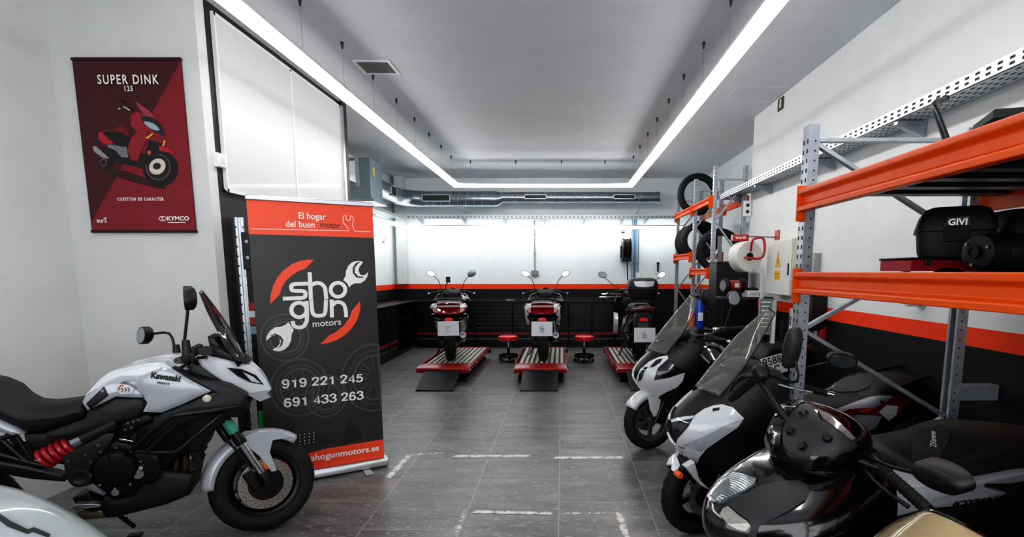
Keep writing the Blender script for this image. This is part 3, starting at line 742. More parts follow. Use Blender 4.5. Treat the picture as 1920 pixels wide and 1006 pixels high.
for x in [-1.1 + .19 * i for i in range(15)]:
    MB(Md).tube([(x + .03 * math.sin(t * PI / 12), dy + .109 * math.cos(t * PI / 12), dz + .03 + .109 * math.sin(t * PI / 12)) for t in range(24)], .004, 5, closed=True).build('spiral_seam', m_galv_l, duct)
def grille(name, x0, x1, yy, z0, z1):
    mb = MB(Md); w_ = .018
    for q in ((x0, x1, z0, z0 + w_), (x0, x1, z1 - w_, z1), (x0, x0 + w_, z0, z1), (x1 - w_, x1, z0, z1)): mb.bx(q[0], q[1], yy - .02, yy + .03, q[2], q[3])
    f_ = mb.build(name, m_galv_l, duct, bev=.002)
    MB(Md).bx(x0 + w_, x1 - w_, yy - .004, yy + .05, z0 + w_, z1 - w_).build('grille_recess', m_gap, f_)
    mb = MB(Md)
    for i in range(4): mb.box(((x0 + x1) / 2, yy - .006, z0 + w_ + (z1 - z0 - 2 * w_) * (i + .5) / 4), (x1 - x0 - 2 * w_, .012, .003), RX(25).to_3x3())
    mb.build('grille_blades', m_grey, f_)
for a, b, yy, zc, hh in ((791, 844, dy - dr - .01, dz, .07), (983, 1025, dy - .118, dz + .03, .046), (1150, 1191, dy - .118, dz + .03, .046)):
    grille('duct_grille', at_y(a, 372, yy).x, at_y(b, 372, yy).x, yy, zc - hh, zc + hh)
mb = MB(Md)
for q in ((9.75, 9.77, dz - .09, dz + .09), (10.03, 10.05, dz - .09, dz + .09), (9.75, 10.05, dz - .1, dz - .075), (9.75, 10.05, dz + .075, dz + .1)): mb.bx(-3.2 + dr - .03, -3.2 + dr + .012, *q)
mb.build('branch_grille', m_galv_l, duct)
MB(Md).bx(-3.2 + dr - .03, -3.2 + dr + .004, 9.77, 10.03, dz - .075, dz + .075).build('grille_recess', m_gap, duct)
for x in (-2.0, 1.55):
    MB(Md).tube([(x, dy, dz - .15), (x, dy + .1, dz - .22), (x, YB - .003, dz - .22)], .012, 6).build('duct_bracket', m_galv, duct)
# cable trays
def tray(name, label, x0, x1, y0, y1, z0, along, brackets, h=.06, slots=0, wall=None):
    o = thing(name, label, 'cable tray', ((x0 + x1) / 2, (y0 + y1) / 2, z0)); Mt = T(-(x0 + x1) / 2, -(y0 + y1) / 2, -z0)
    mb = MB(Mt); t_ = .004
    mb.bx(x0, x1, y0, y1, z0, z0 + t_)
    if along == 'x': mb.bx(x0, x1, y0, y0 + t_, z0, z0 + h); mb.bx(x0, x1, y1 - t_, y1, z0, z0 + h)
    else: mb.bx(x0, x0 + t_, y0, y1, z0, z0 + h); mb.bx(x1 - t_, x1, y0, y1, z0, z0 + h)
    mb.build('tray', m_galv_l, o)
    ms_ = MB(Mt); L_ = (x1 - x0) if along == 'x' else (y1 - y0); n = int(L_ / slots)
    for i in range(n):
        k = (i + .3) * slots
        for zz in (z0 + h * .33, z0 + h * .7):
            if along == 'x': ms_.bx(x0 + k, x0 + k + slots * .45, y0 - .0012, y0 - .0004, zz - h * .075, zz + h * .075)
            else: ms_.bx(x0 - .0012, x0 - .0004, y0 + k, y0 + k + slots * .42, zz - h * .09, zz + h * .09)
        if along == 'y':
            for xx in (.2, .4, .6, .8): ms_.bx(x0 + (x1 - x0) * xx - .006, x0 + (x1 - x0) * xx + .006, y0 + k, y0 + k + slots * .42, z0 - .0012, z0 - .0004)
    ms_.build('slot_pattern', m_gap, o)
    for b in brackets:
        mb = MB(Mt)
        if along == 'x': mb.prism([(y0 + .01, z0 - .004), (wall, z0 - .004), (wall, z0 - .09), (wall - .05, z0 - .08), (y0 + .01, z0 - .03)], b - .02, b + .02, lambda a, c_, w_: (w_, a, c_))
        else: mb.prism([(x0 + .005, z0 - .004), (wall, z0 - .004), (wall, z0 - .1), (wall - .04, z0 - .1), (x0 + .005, z0 - .03)], b - .02, b + .02, lambda a, c_, w_: (a, w_, c_))
        mb.build('bracket', m_galv, o, bev=.003)
    return o
tray('cable_tray', 'perforated cable tray along the back wall above the glowing strip', -3.2, 2.4, 11.2, 11.4, 2.66, 'x', [-2.95, -2.05, -1.2, -.36, .46, 1.25, 1.75], .06, .085, YB - .002)
tray('cable_tray', 'short cable tray along the left recess wall above its strip light', -3.5, -3.28, 8.7, 11.18, 2.66, 'y', [9.2, 10.2], .05, .09, XL + .002)
tray('cable_tray', 'long perforated cable tray on brackets along the right wall above the racks', 2.24, 2.42, .3, 7.75, 2.585, 'y', [1.9, 2.72, 3.75, 4.95, 6.4, 7.35], .075, .075, XW - .002)
# conduit and box
cd_ = thing('conduit', 'thin grey conduit dropping down the middle of the back wall to a box', 'conduit', at_y(1003, 512, YB - .03))
MB().cyl((0, 0, .05), (0, 0, 1.1), .012, n=10).build('pipe', m_grey, cd_)
MB().bx(-.075, .075, -.03, .028, -.06, .06).build('junction_box', mat('grey_box', (122, 128, 130), .5), cd_, bev=.008)
for z in (.4, .8): MB().bx(-.02, .02, -.015, .028, z, z + .025).build('clip', m_grey, cd_)
# hose reel
hp_ = at_y(1175, 465, YB - .3)
hr = thing('hose_reel', 'black hose reel mounted on the back wall left of the blue pipes', 'hose reel', (hp_.x, YB - .3, hp_.z))
MB().lathe([(.03, -.08), (.21, -.08), (.215, -.07), (.1, -.065), (.1, .065), (.215, .07), (.21, .08), (.03, .08)], 28, AX_X).build('drum', m_blackp, hr)
mb = MB()
for i in range(5):
    for k in range(3):
        rr = .12 + .03 * k; mb.tube([(-.05 + .025 * i, rr * math.cos(t * PI / 14), rr * math.sin(t * PI / 14)) for t in range(28)], .013, 6, closed=True)
mb.build('hose_coil', m_rubber, hr)
MB().tube([(-.1, -.02 + .16 * math.cos(t * PI / 12), .03 + .16 * math.sin(t * PI / 12)) for t in range(24)], .008, 6, closed=True).build('guide_ring', m_steel, hr)
MB().bx(-.1, .1, -.05, .29, -.27, -.19).build('bracket', m_blackm, hr, bev=.01)
MB().bx(-.13, -.1, -.04, .1, -.2, .05).build('side_arm', m_blackm, hr, bev=.006)
MB().tube([(0, -.05, -.2), (.01, -.05, -.35), (.02, -.04, -.5), (.03, -.03, -.66)], .012, 8, 5).build('hose_end', m_rubber, hr)
wl = at_y(1168, 433, YB - .12)
MBo = thing('bulkhead_lamp', 'small round chrome lamp under the strip above the hose reel', 'lamp', (wl.x, YB - .0, wl.z))
MB().ball((0, -.1, -.01), .055, 16, (1, 1, .8)).build('bowl', m_chrome, MBo); MB().cyl((0, 0, 0), (0, -.07, 0), .02).build('arm', m_steel, MBo)
for i, (px, cc_, r_, lb) in enumerate(((1186, (150, 152, 156), .012, 'grey pipe just right of the hose reel on the back wall'), (1190, (70, 120, 170), .016, 'blue pipe running down the back wall, first of the two'), (1193.5, (96, 150, 196), .014, 'paler blue pipe running down the back wall next to the grey conduit'))):
    a = at_y(px, 420, YB - .03); b = at_y(px - .5, 538, YB - .03)
    pipe = thing('wall_pipe', lb, 'pipe', (a.x, a.y, b.z))
    MB().tube([(0, 0, 0), (0, 0, a.z - b.z + .1)], r_, 10).build('pipe', mat('pipe_%d' % i, cc_, .4), pipe); MB().bx(-.03, .03, -.02, .03, .5, .525).build('clip', m_steel, pipe)
a = at_y(1196, 515, YB - .03)
c2_ = thing('conduit', 'grey conduit ending in a white socket beside the blue pipes', 'conduit', a)
MB().cyl((0, 0, .05), (0, 0, 1.05), .013, n=10).build('pipe', m_grey, c2_); MB().bx(-.05, .05, -.03, .028, -.08, .05).build('socket_box', m_whitep, c2_, bev=.008)
MB().bx(-.05, .05, -.034, .028, -.115, -.08).build('plug', mat('red_plug', (150, 30, 34), .4), c2_, bev=.005)
a = at_y(1234, 500, YB - .05)
bt = thing('black_torch', 'short black rod lamp fixed upright on the back wall at the right', 'lamp', (a.x, YB - .031, a.z))
MB().cyl((0, 0, -.1), (0, 0, .06), .018).build('tube', m_blackp, bt); MB().cyl((0, 0, .06), (0, 0, .1), .03).build('head', m_blackp, bt, bev=.004)
a = at_x(721, 446, XL + .03)
bx_ = thing('white_alarm_box', 'small white alarm box on the left recess wall under the strip', 'alarm box', a)
MB().bx(-.03, .02, -.06, .06, -.07, .07).build('housing', m_whitep, bx_, bev=.01); MB().cyl((.02, 0, 0), (.024, 0, 0), .02).build('button', m_dark, bx_)
# ----------------------------------------------------------------- tool cabinets
m_cab = mat('black_cabinet_enamel', (12, 12, 13), .38, .1, var=.12, vs=6)
m_cab2 = mat('black_drawer_front', (15, 15, 16), .34, .15, var=.12, vs=6)
m_edge = mat('drawer_edge', (62, 63, 66), .35, .5)
m_rtrim = mat('red_trim', (132, 22, 30), .4)
m_strim = mat('dull_silver_trim', (104, 106, 108), .4, .5)
CF = 11.0
def cabinet(x0, x1, kind, label, dy_=0.):
    """unit facing the room with its front at y = CF"""
    o = thing('tool_cabinet', label, 'cabinet', ((x0 + x1) / 2, CF + .24, 0)); w_ = x1 - x0; Mc = Matrix()
    h = w_ / 2 - .004
    MB().bx(-h, h, -.22, .24, .08, .945).build('carcass', m_cab, o, bev=.003)
    MB().bx(-h, h, -.19, .22, 0, .08).build('plinth', m_cab, o)
    if kind == 'door':
        d = MB().prism([(-h + .012, .36), (h - .012, .36), (h - .012, .93), (-h + .012, .93)], -.222, -.238).build('door', m_cab2, o, bev=.004)
        MB().bx(h - .06, h - .045, -.252, -.238, .6, .74).build('handle', m_blackm, d, bev=.003)
    else:
        n = 7
        for i in range(n):
            z0_ = .36 + (.57) * i / n
            d = MB().bx(-h + .012, h - .012, -.238, -.22, z0_ + .004, z0_ + .57 / n - .006).build('drawer', m_cab2, o, bev=.003)
            MB().bx(-h + .02, h - .02, -.25, -.238, z0_ + .57 / n - .022, z0_ + .57 / n - .01).build('handle', m_edge, d, bev=.003)
    b = MB().bx(-h + .012, h - .012, -.238, -.22, .1, .345).build('base_panel', m_cab2, o, bev=.003)
    MB().bx(-h + .012, h - .012, -.243, -.238, .285, .325).build('red_strip', m_rtrim, b)
    MB().bx(-h + .012, h - .012, -.243, -.238, .185, .205).build('silver_strip', m_strim, b)
    return o
for x0, x1, k, lb in ((-3.03, -2.43, 'door', 'black cabinet with a plain door in the left corner of the back wall'),
    (-2.43, -1.81, 'door', 'black cabinet with a plain door behind the scooter on the left lift'),
    (-1.81, -1.03, 'drawer', 'wide black drawer cabinet on the back wall between the left and middle scooters'),
    (-1.03, -.45, 'drawer', 'narrower black drawer cabinet just left of the middle scooter'),
    (-.45, .13, 'door', 'black cabinet with a door hidden behind the middle scooter'),
    (.13, .62, 'door', 'black door cabinet directly right of the middle scooter'),
    (.62, 1.1, 'door', 'black door cabinet behind the stool nearest the right lift'),
    (1.1, 1.72, 'door', 'black door cabinet behind the scooter with a top case')):
    cabinet(x0, x1, k, lb)
def side_cab(y0, y1, kind, label):
    o = thing('tool_cabinet', label, 'cabinet', (-3.3, (y0 + y1) / 2, 0)); h = (y1 - y0) / 2 - .004; xf = .25
    if kind == 'door':
        MB().bx(-.24, xf - .02, -h, h, .08, .945).build('carcass', m_cab, o, bev=.003)
        d = MB().bx(xf - .02, xf, -h + .01, h - .01, .36, .93).build('door', m_cab2, o, bev=.004); MB().bx(xf, xf + .012, h - .07, h - .05, .6, .74).build('handle', m_blackm, d, bev=.003)
        b = MB().bx(xf - .02, xf, -h + .01, h - .01, .1, .345).build('base_panel', m_cab2, o, bev=.003)
        MB().bx(xf, xf + .005, -h + .03, h - .03, .285, .325).build('red_strip', m_rtrim, b); MB().bx(xf, xf + .005, -h + .03, h - .03, .185, .205).build('silver_strip', m_strim, b)
    else:
        mb = MB(); mb.bx(-.24, -.22, -h, h, .08, .945); mb.bx(-.24, xf, -h, -h + .02, .08, .945); mb.bx(-.24, xf, h - .02, h, .08, .945); mb.build('carcass', m_cab, o)
        for z in (.1, .38, .66): MB().bx(-.22, xf - .01, -h + .02, h - .02, z, z + .02).build('shelf', m_cab2, o)
    MB().bx(-.24, xf - .04, -h, h, 0, .08).build('plinth', m_cab, o)
side_cab(8.0, 8.68, 'door', 'black left-wall cabinet partly hidden by the banner edge')
side_cab(8.68, 9.3, 'door', 'black left-wall cabinet with a door, first of two seen past the banner')
side_cab(9.3, 9.8, 'door', 'black left-wall cabinet with a door beside the open shelf unit')
side_cab(9.8, 10.75, 'shelf', 'black open shelf unit in the left corner under the worktop')
wt = thing('worktop', 'long black worktop running along the back wall over the cabinets', 'worktop', (-.6, 11.24, .95)); Mw = T(.6, -11.24, -.95)
MB(Mw).bx(XL + .01, 1.75, CF - .03, YB - .005, .95, .99).build('top', m_cab, wt, bev=.004); MB(Mw).bx(XL + .01, 1.75, YB - .02, YB - .004, .99, 1.03).build('upstand', m_cab2, wt)
wt2 = thing('worktop', 'black worktop over the left-wall cabinets behind the banner', 'worktop', (-3.28, 9.4, .95)); Mw2 = T(3.28, -9.4, -.95)
MB(Mw2).bx(XL + .01, -3.02, 7.98, CF - .035, .95, .99).build('top', m_cab, wt2, bev=.004); MB(Mw2).bx(XL + .01, XL + .03, 7.98, CF - .035, .99, 1.03).build('upstand', m_cab2, wt2)
a = at_y(957, 562, 11.1)
tl_ = thing('combination_spanner', 'small bright spanner lying on the back worktop above the drawer cabinet', 'spanner', (a.x, 11.06, .992))
mb = MB(); mb.bar((-.1, 0, .008), (.08, 0, .008), .02, .012); mb.build('shank', m_chrome, tl_, bev=.003); MB().lathe([(.012, 0), (.024, 0), (.024, .016), (.012, .016), (.012, 0)], 14, T(.095, 0, 0)).build('ring_end', m_chrome, tl_)
a = at_y(1130, 565, 11.06)
rt = thing('red_air_tool', 'small red hand tool lying on the worktop left of the right lift', 'tool', (a.x, 11.1, .998))
MB().tube([(-.1, 0, .03), (.0, 0, .03), (.06, 0, .03)], [.02, .024, .03], 12).build('body', m_blackp, rt); MB().ball((.08, 0, .033), .033).build('head', m_red, rt); MB().tube([(-.02, 0, .03), (-.03, -.09, .025)], .016, 10).build('handle', m_blackp, rt)
# ----------------------------------------------------------------- lifts
m_lred = mat('lift_red_enamel', (150, 22, 28), .36, coat=.3, var=.08)
m_rib = mat('ribbed_aluminium', (205, 204, 196), .42, .3, var=.12, vs=40)
m_rampm = mat('ramp_black_steel', (38, 40, 43), .36, .5, var=.18, vs=10)
def make_lift(label, loc):
    o = thing('scooter_lift', label, 'lift', loc, 0, 'low red scooter lifts')
    y0, y1, hx = .5, 2.65, .375      # platform, relative to ramp foot
    mb = MB()
    mb.bx(-hx + .02, hx - .02, y0 + .02, y1 - .02, .15, .205); mb.build('platform', m_lred, o, bev=.006)
    p = MB().prism([(y0, .19), (y0, .215), (y0 + .02, .225), (y0 + .42, .225), (y0 + .42, .15), (y0 + .02, .15)], -hx, hx, lambda a, b, w: (w, a, b)).build('front_plate', m_lred, o, bev=.005)
    MB().bx(-.004, .004, y0 + .01, y0 + .41, .2245, .2265).build('seam', m_gap, p)
    for s in (-1, 1): MB().bx(s * hx - .028, s * hx + .0, y0 + .43, y1, .15, .225).build('side_rail', m_lred, o, bev=.006)
    MB().bx(-hx, hx, y1 - .08, y1 + .02, .15, .2235).build('end_stop', m_lred, o, bev=.008)
    r = MB().bx(-hx + .03, hx - .03, y0 + .43, y1 - .09, .204, .212).build('ribbed_deck', mat('deck_dark', (30, 30, 32), .6), o)
    mb = MB()
    for i in range(9):
        x = -hx + .07 + (2 * hx - .14) * i / 8; mb.bx(x - .022, x + .022, y0 + .44, y1 - .1, .21, .222)
    mb.build('deck_ribs', m_rib, r, bev=.003)
    mb = MB()
    for s in (-1, 1): mb.bx(s * .3 - .03, s * .3 + .03, y0 + .1, y1 - .1, 0, .06)
    mb.bx(-.3, .3, y0 + .1, y0 + .2, 0, .06); mb.bx(-.3, .3, y1 - .2, y1 - .1, 0, .06); mb.build('base_frame', m_blackm, o, bev=.004)
    for s in (-1, 1):
        for a, b in (((y0 + .2, .05), (y1 - .5, .16)), ((y0 + .4, .15), (y1 - .2, .05))): MB().bar((s * .25, a[0], a[1]), (s * .25, b[0], b[1]), .03, .04).build('scissor_arm', m_blackm, o)
        MB().lathe([(.02, -.02), (.05, -.02), (.05, .02), (.02, .02)], 14, T(s * (hx + .015), y1 - .06, .17) @ AX_X).build('roller', m_blackp, o)
        for y in (y0 + .06, y0 + .7, y0 + 1.4): MB().cyl((s * hx, y, .19), (s * (hx + .012), y, .19), .012, n=8).build('bolt', m_steel, o)
    MB().prism([(0, 0), (0, .02), (y0 + .03, .205), (y0 + .03, .185), (.03, 0)], -.25, .25, lambda a, b, w: (w, a, b)).build('ramp', m_rampm, o, bev=.003)
    return o
make_lift('red low lift with striped deck on the left, under the black scooter', (-1.7, 6.93, 0))
make_lift('red low lift with striped deck in the middle, under the white and black scooter', (-.31, 6.93, 0))
make_lift('red low lift with striped deck on the right, under the scooter with a top case', (1.16, 6.93, 0))
# ----------------------------------------------------------------- stools
m_vinyl = mat('red_vinyl', (214, 26, 36), .32, coat=.3, var=.04)
def make_stool(label, loc, rz):
    o = thing('mechanic_stool', label, 'stool', loc, rz, 'red mechanic stools')
    MB().lathe([(.0001, .375), (.15, .375), (.172, .388), (.176, .42), (.172, .45), (.15, .462), (.0001, .465)], 32).build('seat', m_vinyl, o)
    MB().cyl((0, 0, .13), (0, 0, .25), .026).build('lower_column', m_blackm, o); MB().cyl((0, 0, .25), (0, 0, .376), .014).build('piston', m_chrome, o)
    MB().lathe([(.15, .085), (.175, .085), (.18, .1), (.175, .125), (.168, .125), (.168, .1), (.15, .095), (.02, .1), (.02, .088), (.15, .085)], 32).build('tool_tray', m_blackm, o)
    for i in range(5):
        a = 2 * PI * i / 5; c_, s_ = math.cos(a), math.sin(a)
        MB().bar((.02 * c_, .02 * s_, .11), (.17 * c_, .17 * s_, .085), .03, .02).build('leg', m_blackm, o, bev=.004)
        k = MB().lathe([(.008, -.012), (.03, -.014), (.034, 0), (.03, .014), (.008, .012)], 14, T(.165 * c_, .165 * s_, .034) @ RZ(math.degrees(a) + 40) @ AX_X).build('caster', mat('dark_red_caster', (70, 18, 22), .4), o)
        MB().cyl((.165 * c_, .165 * s_, .05), (.165 * c_, .165 * s_, .09), .008, n=8).build('caster_stem', m_steel, k)
    return o
make_stool('red round mechanic stool on casters between the left and middle lifts', (-.95, 9.33, 0), .3)
make_stool('red round mechanic stool on casters between the middle and right lifts', (.39, 9.33, 0), .9)
# ================================================================= racks along the right wall
m_up = mat('rack_upright_steel', (176, 182, 190), .36, .6, var=.12, vs=20)
m_hole = mat('punched_hole_dark', (22, 22, 26), .7)
def upright(o, Mx, x, y, z1, w=.075, d=.055, sx=1):
    """open-section post: slotted face toward -x, round-holed flank toward -y"""
    mb = MB(Mx); t_ = .004
    prof = [(0, -w / 2), (0, w / 2), (d * sx, w / 2), (d * sx, w / 2 - .018), (d * sx - t_ * sx, w / 2 - .018), (d * sx - t_ * sx, w / 2 - t_), (t_ * sx, w / 2 - t_), (t_ * sx, .009), (.012 * sx, .007), (.012 * sx, -.007), (t_ * sx, -.009), (t_ * sx, -w / 2 + t_), (d * sx - t_ * sx, -w / 2 + t_), (d * sx - t_ * sx, -w / 2 + .018), (d * sx, -w / 2 + .018), (d * sx, -w / 2)]
    mb.prism([(x + a, y + b) for a, b in prof], 0.006, z1, lambda a, b, w_: (a, b, w_))
    u = mb.build('upright', m_up, o)
    mb = MB(Mx)
    for i in range(int((z1 - .05) / .05)):
        z = .05 + .05 * i
        for yy in (-.022, .022): mb.bx(x - .0012 * sx, x - .0004 * sx, y + yy - .006, y + yy + .006, z, z + .022)
        xx = x + sx * d * .62
        mb.prism(arc(xx, z + .01, .005, 0, 315, 7), y - w / 2 - .0012, y - w / 2 - .0004)
    mb.build('hole_pattern', m_hole, u)
    MB(Mx).bx(x - .02, x + sx * d + .02 * sx, y - w / 2 - .01, y + w / 2 + .01, 0, .006).build('foot_plate', m_up, u)
    return u
def brace(o, Mx, a, b, m=None, w=.036): return MB(Mx).bar(a, b, .022, w, (0, 1, 0)).build('brace', m or m_up, o, bev=.003)
def beam(o, Mx, x, y0, y1, z1, h=.115, sx=-1):
    """stepped box beam along y with end connectors, its face toward sx"""
    mb = MB(Mx); t_ = .045
    pr = [(0, z1), (sx * t_, z1), (sx * t_, z1 - h * .22), (sx * t_ * .45, z1 - h * .36), (sx * t_ * .45, z1 - h * .68), (sx * t_, z1 - h * .78), (sx * t_, z1 - h), (0, z1 - h)]
    mb.prism(pr, y0 + .004, y1 - .004, lambda a, b, w_: (x + a, w_, b))
    bm_ = mb.build('beam', m_orange, o, bev=.004)
    for y in (y0, y1):
        s_ = 1 if y == y1 else -1
        mb = MB(Mx); mb.bx(x + sx * (t_ + .002), x - sx * .002, y - .004, y + .004, z1 - h - .05, z1 + .02); mb.bx(x + sx * .003, x - sx * .003, y - .004, y + s_ * .05, z1 - h - .05, z1 + .02); mb.build('beam_connector', m_orange, bm_, bev=.002)
    return bm_
# ----------------------------------------------------------------- large rack in front
FX, RX_, FY, NY = 1.325, 2.2, 2.95, .1
rk = thing('storage_rack', 'big orange-beamed storage rack along the right wall in front', 'rack', ((FX + RX_) / 2, (FY + NY) / 2, 0))
Mr = T(-(FX + RX_) / 2, -(FY + NY) / 2, 0)
for y, n in ((FY, 1), (NY, 0)):
    upright(rk, Mr, FX - .028, y, 2.345); upright(rk, Mr, RX_ + .028, y, 2.345, sx=-1)
    yb_ = y
    brace(rk, Mr, (FX + .02, yb_, 2.27), (RX_ - .02, yb_, 2.27), m_galv_l)
    nodes = [(FX + .03, 2.25), (RX_ - .03, 1.77), (FX + .03, 1.27), (RX_ - .03, .77), (FX + .03, .3)]
    for i, (a, b) in enumerate(zip(nodes, nodes[1:])): brace(rk, Mr, (a[0], yb_, a[1] - (.02 if i else 0)), (b[0], yb_, b[1]), m_galv_l if i == 0 else m_up)
    brace(rk, Mr, (FX + .02, yb_, .2), (RX_ - .02, yb_, .2))
MB(Mr).bx(RX_ + .0, XW - .001, FY - .03, FY + .03, .86, .95).build('wall_anchor', m_up, rk, bev=.004)
for z in (2.01, 1.578):
    beam(rk, Mr, FX - .03, NY + .045, FY - .042, z, .115, -1); beam(rk, Mr, RX_ + .03, NY + .045, FY - .042, z, .115, 1)
m_deck = mat('dark_deck_steel', (46, 47, 50), .42, .6, var=.15, vs=12)
for z in (2.01, 1.578):
    dk = MB(Mr).bx(FX - .03, RX_ + .03, NY + .06, FY - .06, z - .03, z - .002).build('deck', m_deck, rk)
    mb = MB(Mr)
    for i in range(12):
        y = NY + .2 + (FY - NY - .4) * i / 11; mb.bx(FX - .02, RX_ + .02, y - .05, y + .05, z - .05, z - .03)
    mb.build('deck_ribs', m_deck, dk, bev=.008)
# things on the rack
m_case = mat('textured_black_case', (14, 14, 15), .55, var=.2, vs=90, bump=.25, bs=240)
rc_ = thing('red_tool_case', 'flat red and black case lying on the rack under the black top case', 'case', (1.66, 2.42, 1.578), R(4))
MB().puff([(-.17, -.1), (.2, -.1), (.2, .1), (-.17, .1)], .004, .05, .012, .006, lambda a, b, w_: (a, b, w_)).build('case_shell', mat('red_case_plastic', (172, 22, 44), .4), rc_)
MB().bx(-.178, .205, -.105, .105, .052, .062).build('lid', m_blackp, rc_, bev=.004); MB().prism([(-.07, .0), (-.03, .018), (.03, .018), (.07, .0)], -.1, -.108).build('handle', m_blackp, rc_)
for x_ in (-.1, .14): MB().bx(x_ - .015, x_ + .015, -.112, -.1, .03, .055).build('latch', m_dark, rc_, bev=.002)
def top_case(loc, rz, label, wd, dp, ht, badge=True, name='top_case'):
    o = thing(name, label, 'top case', loc, rz)
    secs = []
    for z, k in ((.0, .86), (.02, .92), (ht * .5, .99), (ht * .52, 1.0)): secs.append([(wd * k * .5 * a, dp * k * .5 * b, z) for a, b in SQ])
    MB().loft(secs).build('base_shell', m_case, o, bev=.003)
    secs = []
    for z, k in ((ht * .53, 1.02), (ht * .6, 1.03), (ht * .8, .95), (ht * .95, .8), (ht, .62)): secs.append([(wd * k * .5 * a, dp * k * .5 * b, z) for a, b in SQ])
    MB().loft(secs).build('lid', m_case, o)
    MB().bx(-wd * .16, wd * .16, -dp * .53, -dp * .47, ht * .3, ht * .62).build('latch_recess', m_gap, o, bev=.004)
    l = MB().prism([(-wd * .2, ht * .56), (wd * .2, ht * .56), (wd * .15, ht * .8), (-wd * .15, ht * .8)], -dp * .52, -dp * .4).build('latch_plate', m_blackp, o, bev=.005)
    if badge: MB().text('GIVI', ht * .17, T(0, -dp * .522, ht * .68) @ RX(90), .001).build('badge', mat('silver_badge', (190, 192, 196), .3, .6), l, flat=True)
    for s in (-1, 1): MB().bx(s * wd * .5 - .006, s * wd * .5 + .006, -dp * .3, dp * .3, ht * .48, ht * .56).build('seal_strip', m_blackp, o)
    return o
SQ = [(math.copysign(abs(math.cos(t)) ** .42, math.cos(t)), math.copysign(abs(math.sin(t)) ** .42, math.sin(t))) for t in [2 * PI * i / 28 for i in range(28)]]
top_case((1.75, 2.42, 1.6415), R(-30), 'black scooter top case with a badge standing on the red case', .29, .17, .22)
tc = top_case((2.03, 2.42, 1.578), R(-8), 'second black top case behind the ribbed cylinder on the rack', .22, .3, .27, False)
dr_ = thing('black_muffler', 'black ribbed cylinder lying on the rack in front of the cases', 'muffler', (1.6, 2.1, 1.655))
D_ = frame((0, 0, 0), (-.22, .97, 0), (0, 0, 1))
MB().lathe([(.0001, .0), (.02, .0), (.022, .012), (.045, .012), (.066, .02), (.07, .04), (.07, .1), (.064, .105), (.074, .12), (.076, .3), (.07, .31), (.0001, .31)], 30, D_).build('drum', m_case, dr_)
MB().lathe([(.016, -.006), (.026, -.006), (.026, .014), (.016, .014), (.016, -.006)], 20, D_).build('inlet_ring', m_blackm, dr_)
for a in (40, 160, 280): MB().cyl(D_ @ Vector((.05 * math.cos(R(a)), .05 * math.sin(R(a)), .004)), D_ @ Vector((.05 * math.cos(R(a)), .05 * math.sin(R(a)), .02)), .006, n=8).build('bolt', m_steel, dr_)
a = at_x(1752, 196, 1.62); b = at_x(1760, 222, 1.6); c_ = at_x(1785, 290, 1.6)
t = thing('bent_tube', 'black bent tube leaning on the top shelf of the rack', 'tube', (c_.x, c_.y, 2.01))
o0 = Vector((c_.x, c_.y, 2.01))
a1 = at_x(1772, 186, 1.72)
MB().tube([a1 - o0, a - o0 + Vector((.0, 0, .0)), b - o0, c_ - o0 + Vector((0, 0, 0)), Vector((.0, -.02, .015))], .014, 12, 4).build('tube', m_blackm, t); MB().cyl(a1 - o0, (a1 - o0) * 1.02, .016).build('end_cap', m_blackp, t)
pl = thing('black_luggage_plate', 'flat black luggage plate lying on the top shelf at the right', 'luggage plate', (1.88, 2.3, 2.01), R(-6))
MB().puff([(-.17, -.12), (.3, -.2), (.34, .1), (-.1, .12)], .17, .2, .02, .008, lambda a, b, w_: (a, b, w_)).build('plate', m_case, pl)
for x, y in ((-.06, -.05), (.2, .0)): MB().cyl((x, y, 0), (x, y, .17), .018).build('post', m_blackp, pl)
MB().bx(-.1, .26, -.04, .04, 0, .02).build('foot_rail', m_blackp, pl, bev=.004)
# ----------------------------------------------------------------- things on the right wall
p = at_x(1460, 498, XW - .16)
y0_, y1_ = at_x(1483, 500, XW - .16).y, at_x(1438, 500, XW - .16).y; z0_, z1_ = at_x(1462, 553, XW - .16).z, at_x(1462, 449, XW - .16).z
eb = thing('electrical_cabinet', 'white wall-mounted electrical cabinet with yellow warning stickers', 'electrical cabinet', (XW, (y0_ + y1_) / 2, (z0_ + z1_) / 2)); hy, hz = (y1_ - y0_) / 2, (z1_ - z0_) / 2
MB().bx(-.15, -.001, -hy, hy, -hz, hz).build('casing', mat('cream_enamel', (206, 202, 184), .4), eb, bev=.006)
dd = MB().bx(-.166, -.151, -hy + .004, hy - .004, -hz + .004, hz - .004).build('door', mat('white_enamel_door', (216, 218, 216), .35, var=.02), eb, bev=.005)
MB().bx(-.178, -.166, -hy + .03, -hy + .045, -.08, .04).build('handle', m_blackm, dd, bev=.003)
EX = Matrix(((0, 0, -1, -.1672), (-1, 0, 0, 0), (0, 1, 0, 0), (0, 0, 0, 1)))
m_yel = mat('yellow_warning', (240, 190, 20), .45, var=.02); m_ink = mat('black_ink', (24, 22, 22), .5)
ty = hz * .12
mb = MB(); flat(mb, [(-.065, ty - .03), (.065, ty - .03), (0, ty + .14)], EX, 0); mb.build('warning_triangle', m_yel, dd, flat=True)
mb = MB(); stroke(mb, [(-.06, ty - .026), (.06, ty - .026), (0, ty + .13)], .007, EX, closed=True, z=.0006); flat(mb, [(.012, ty + .075), (-.018, ty + .03), (0, ty + .034), (-.01, ty - .005), (.018, ty + .045), (.002, ty + .04)], EX, .0006); mb.build('warning_symbol', m_ink, dd, flat=True)
mb = MB(); flat(mb, [(-.075, ty - .17), (.075, ty - .17), (.075, ty - .07), (-.075, ty - .07)], EX, 0); mb.build('warning_label', m_yel, dd, flat=True)
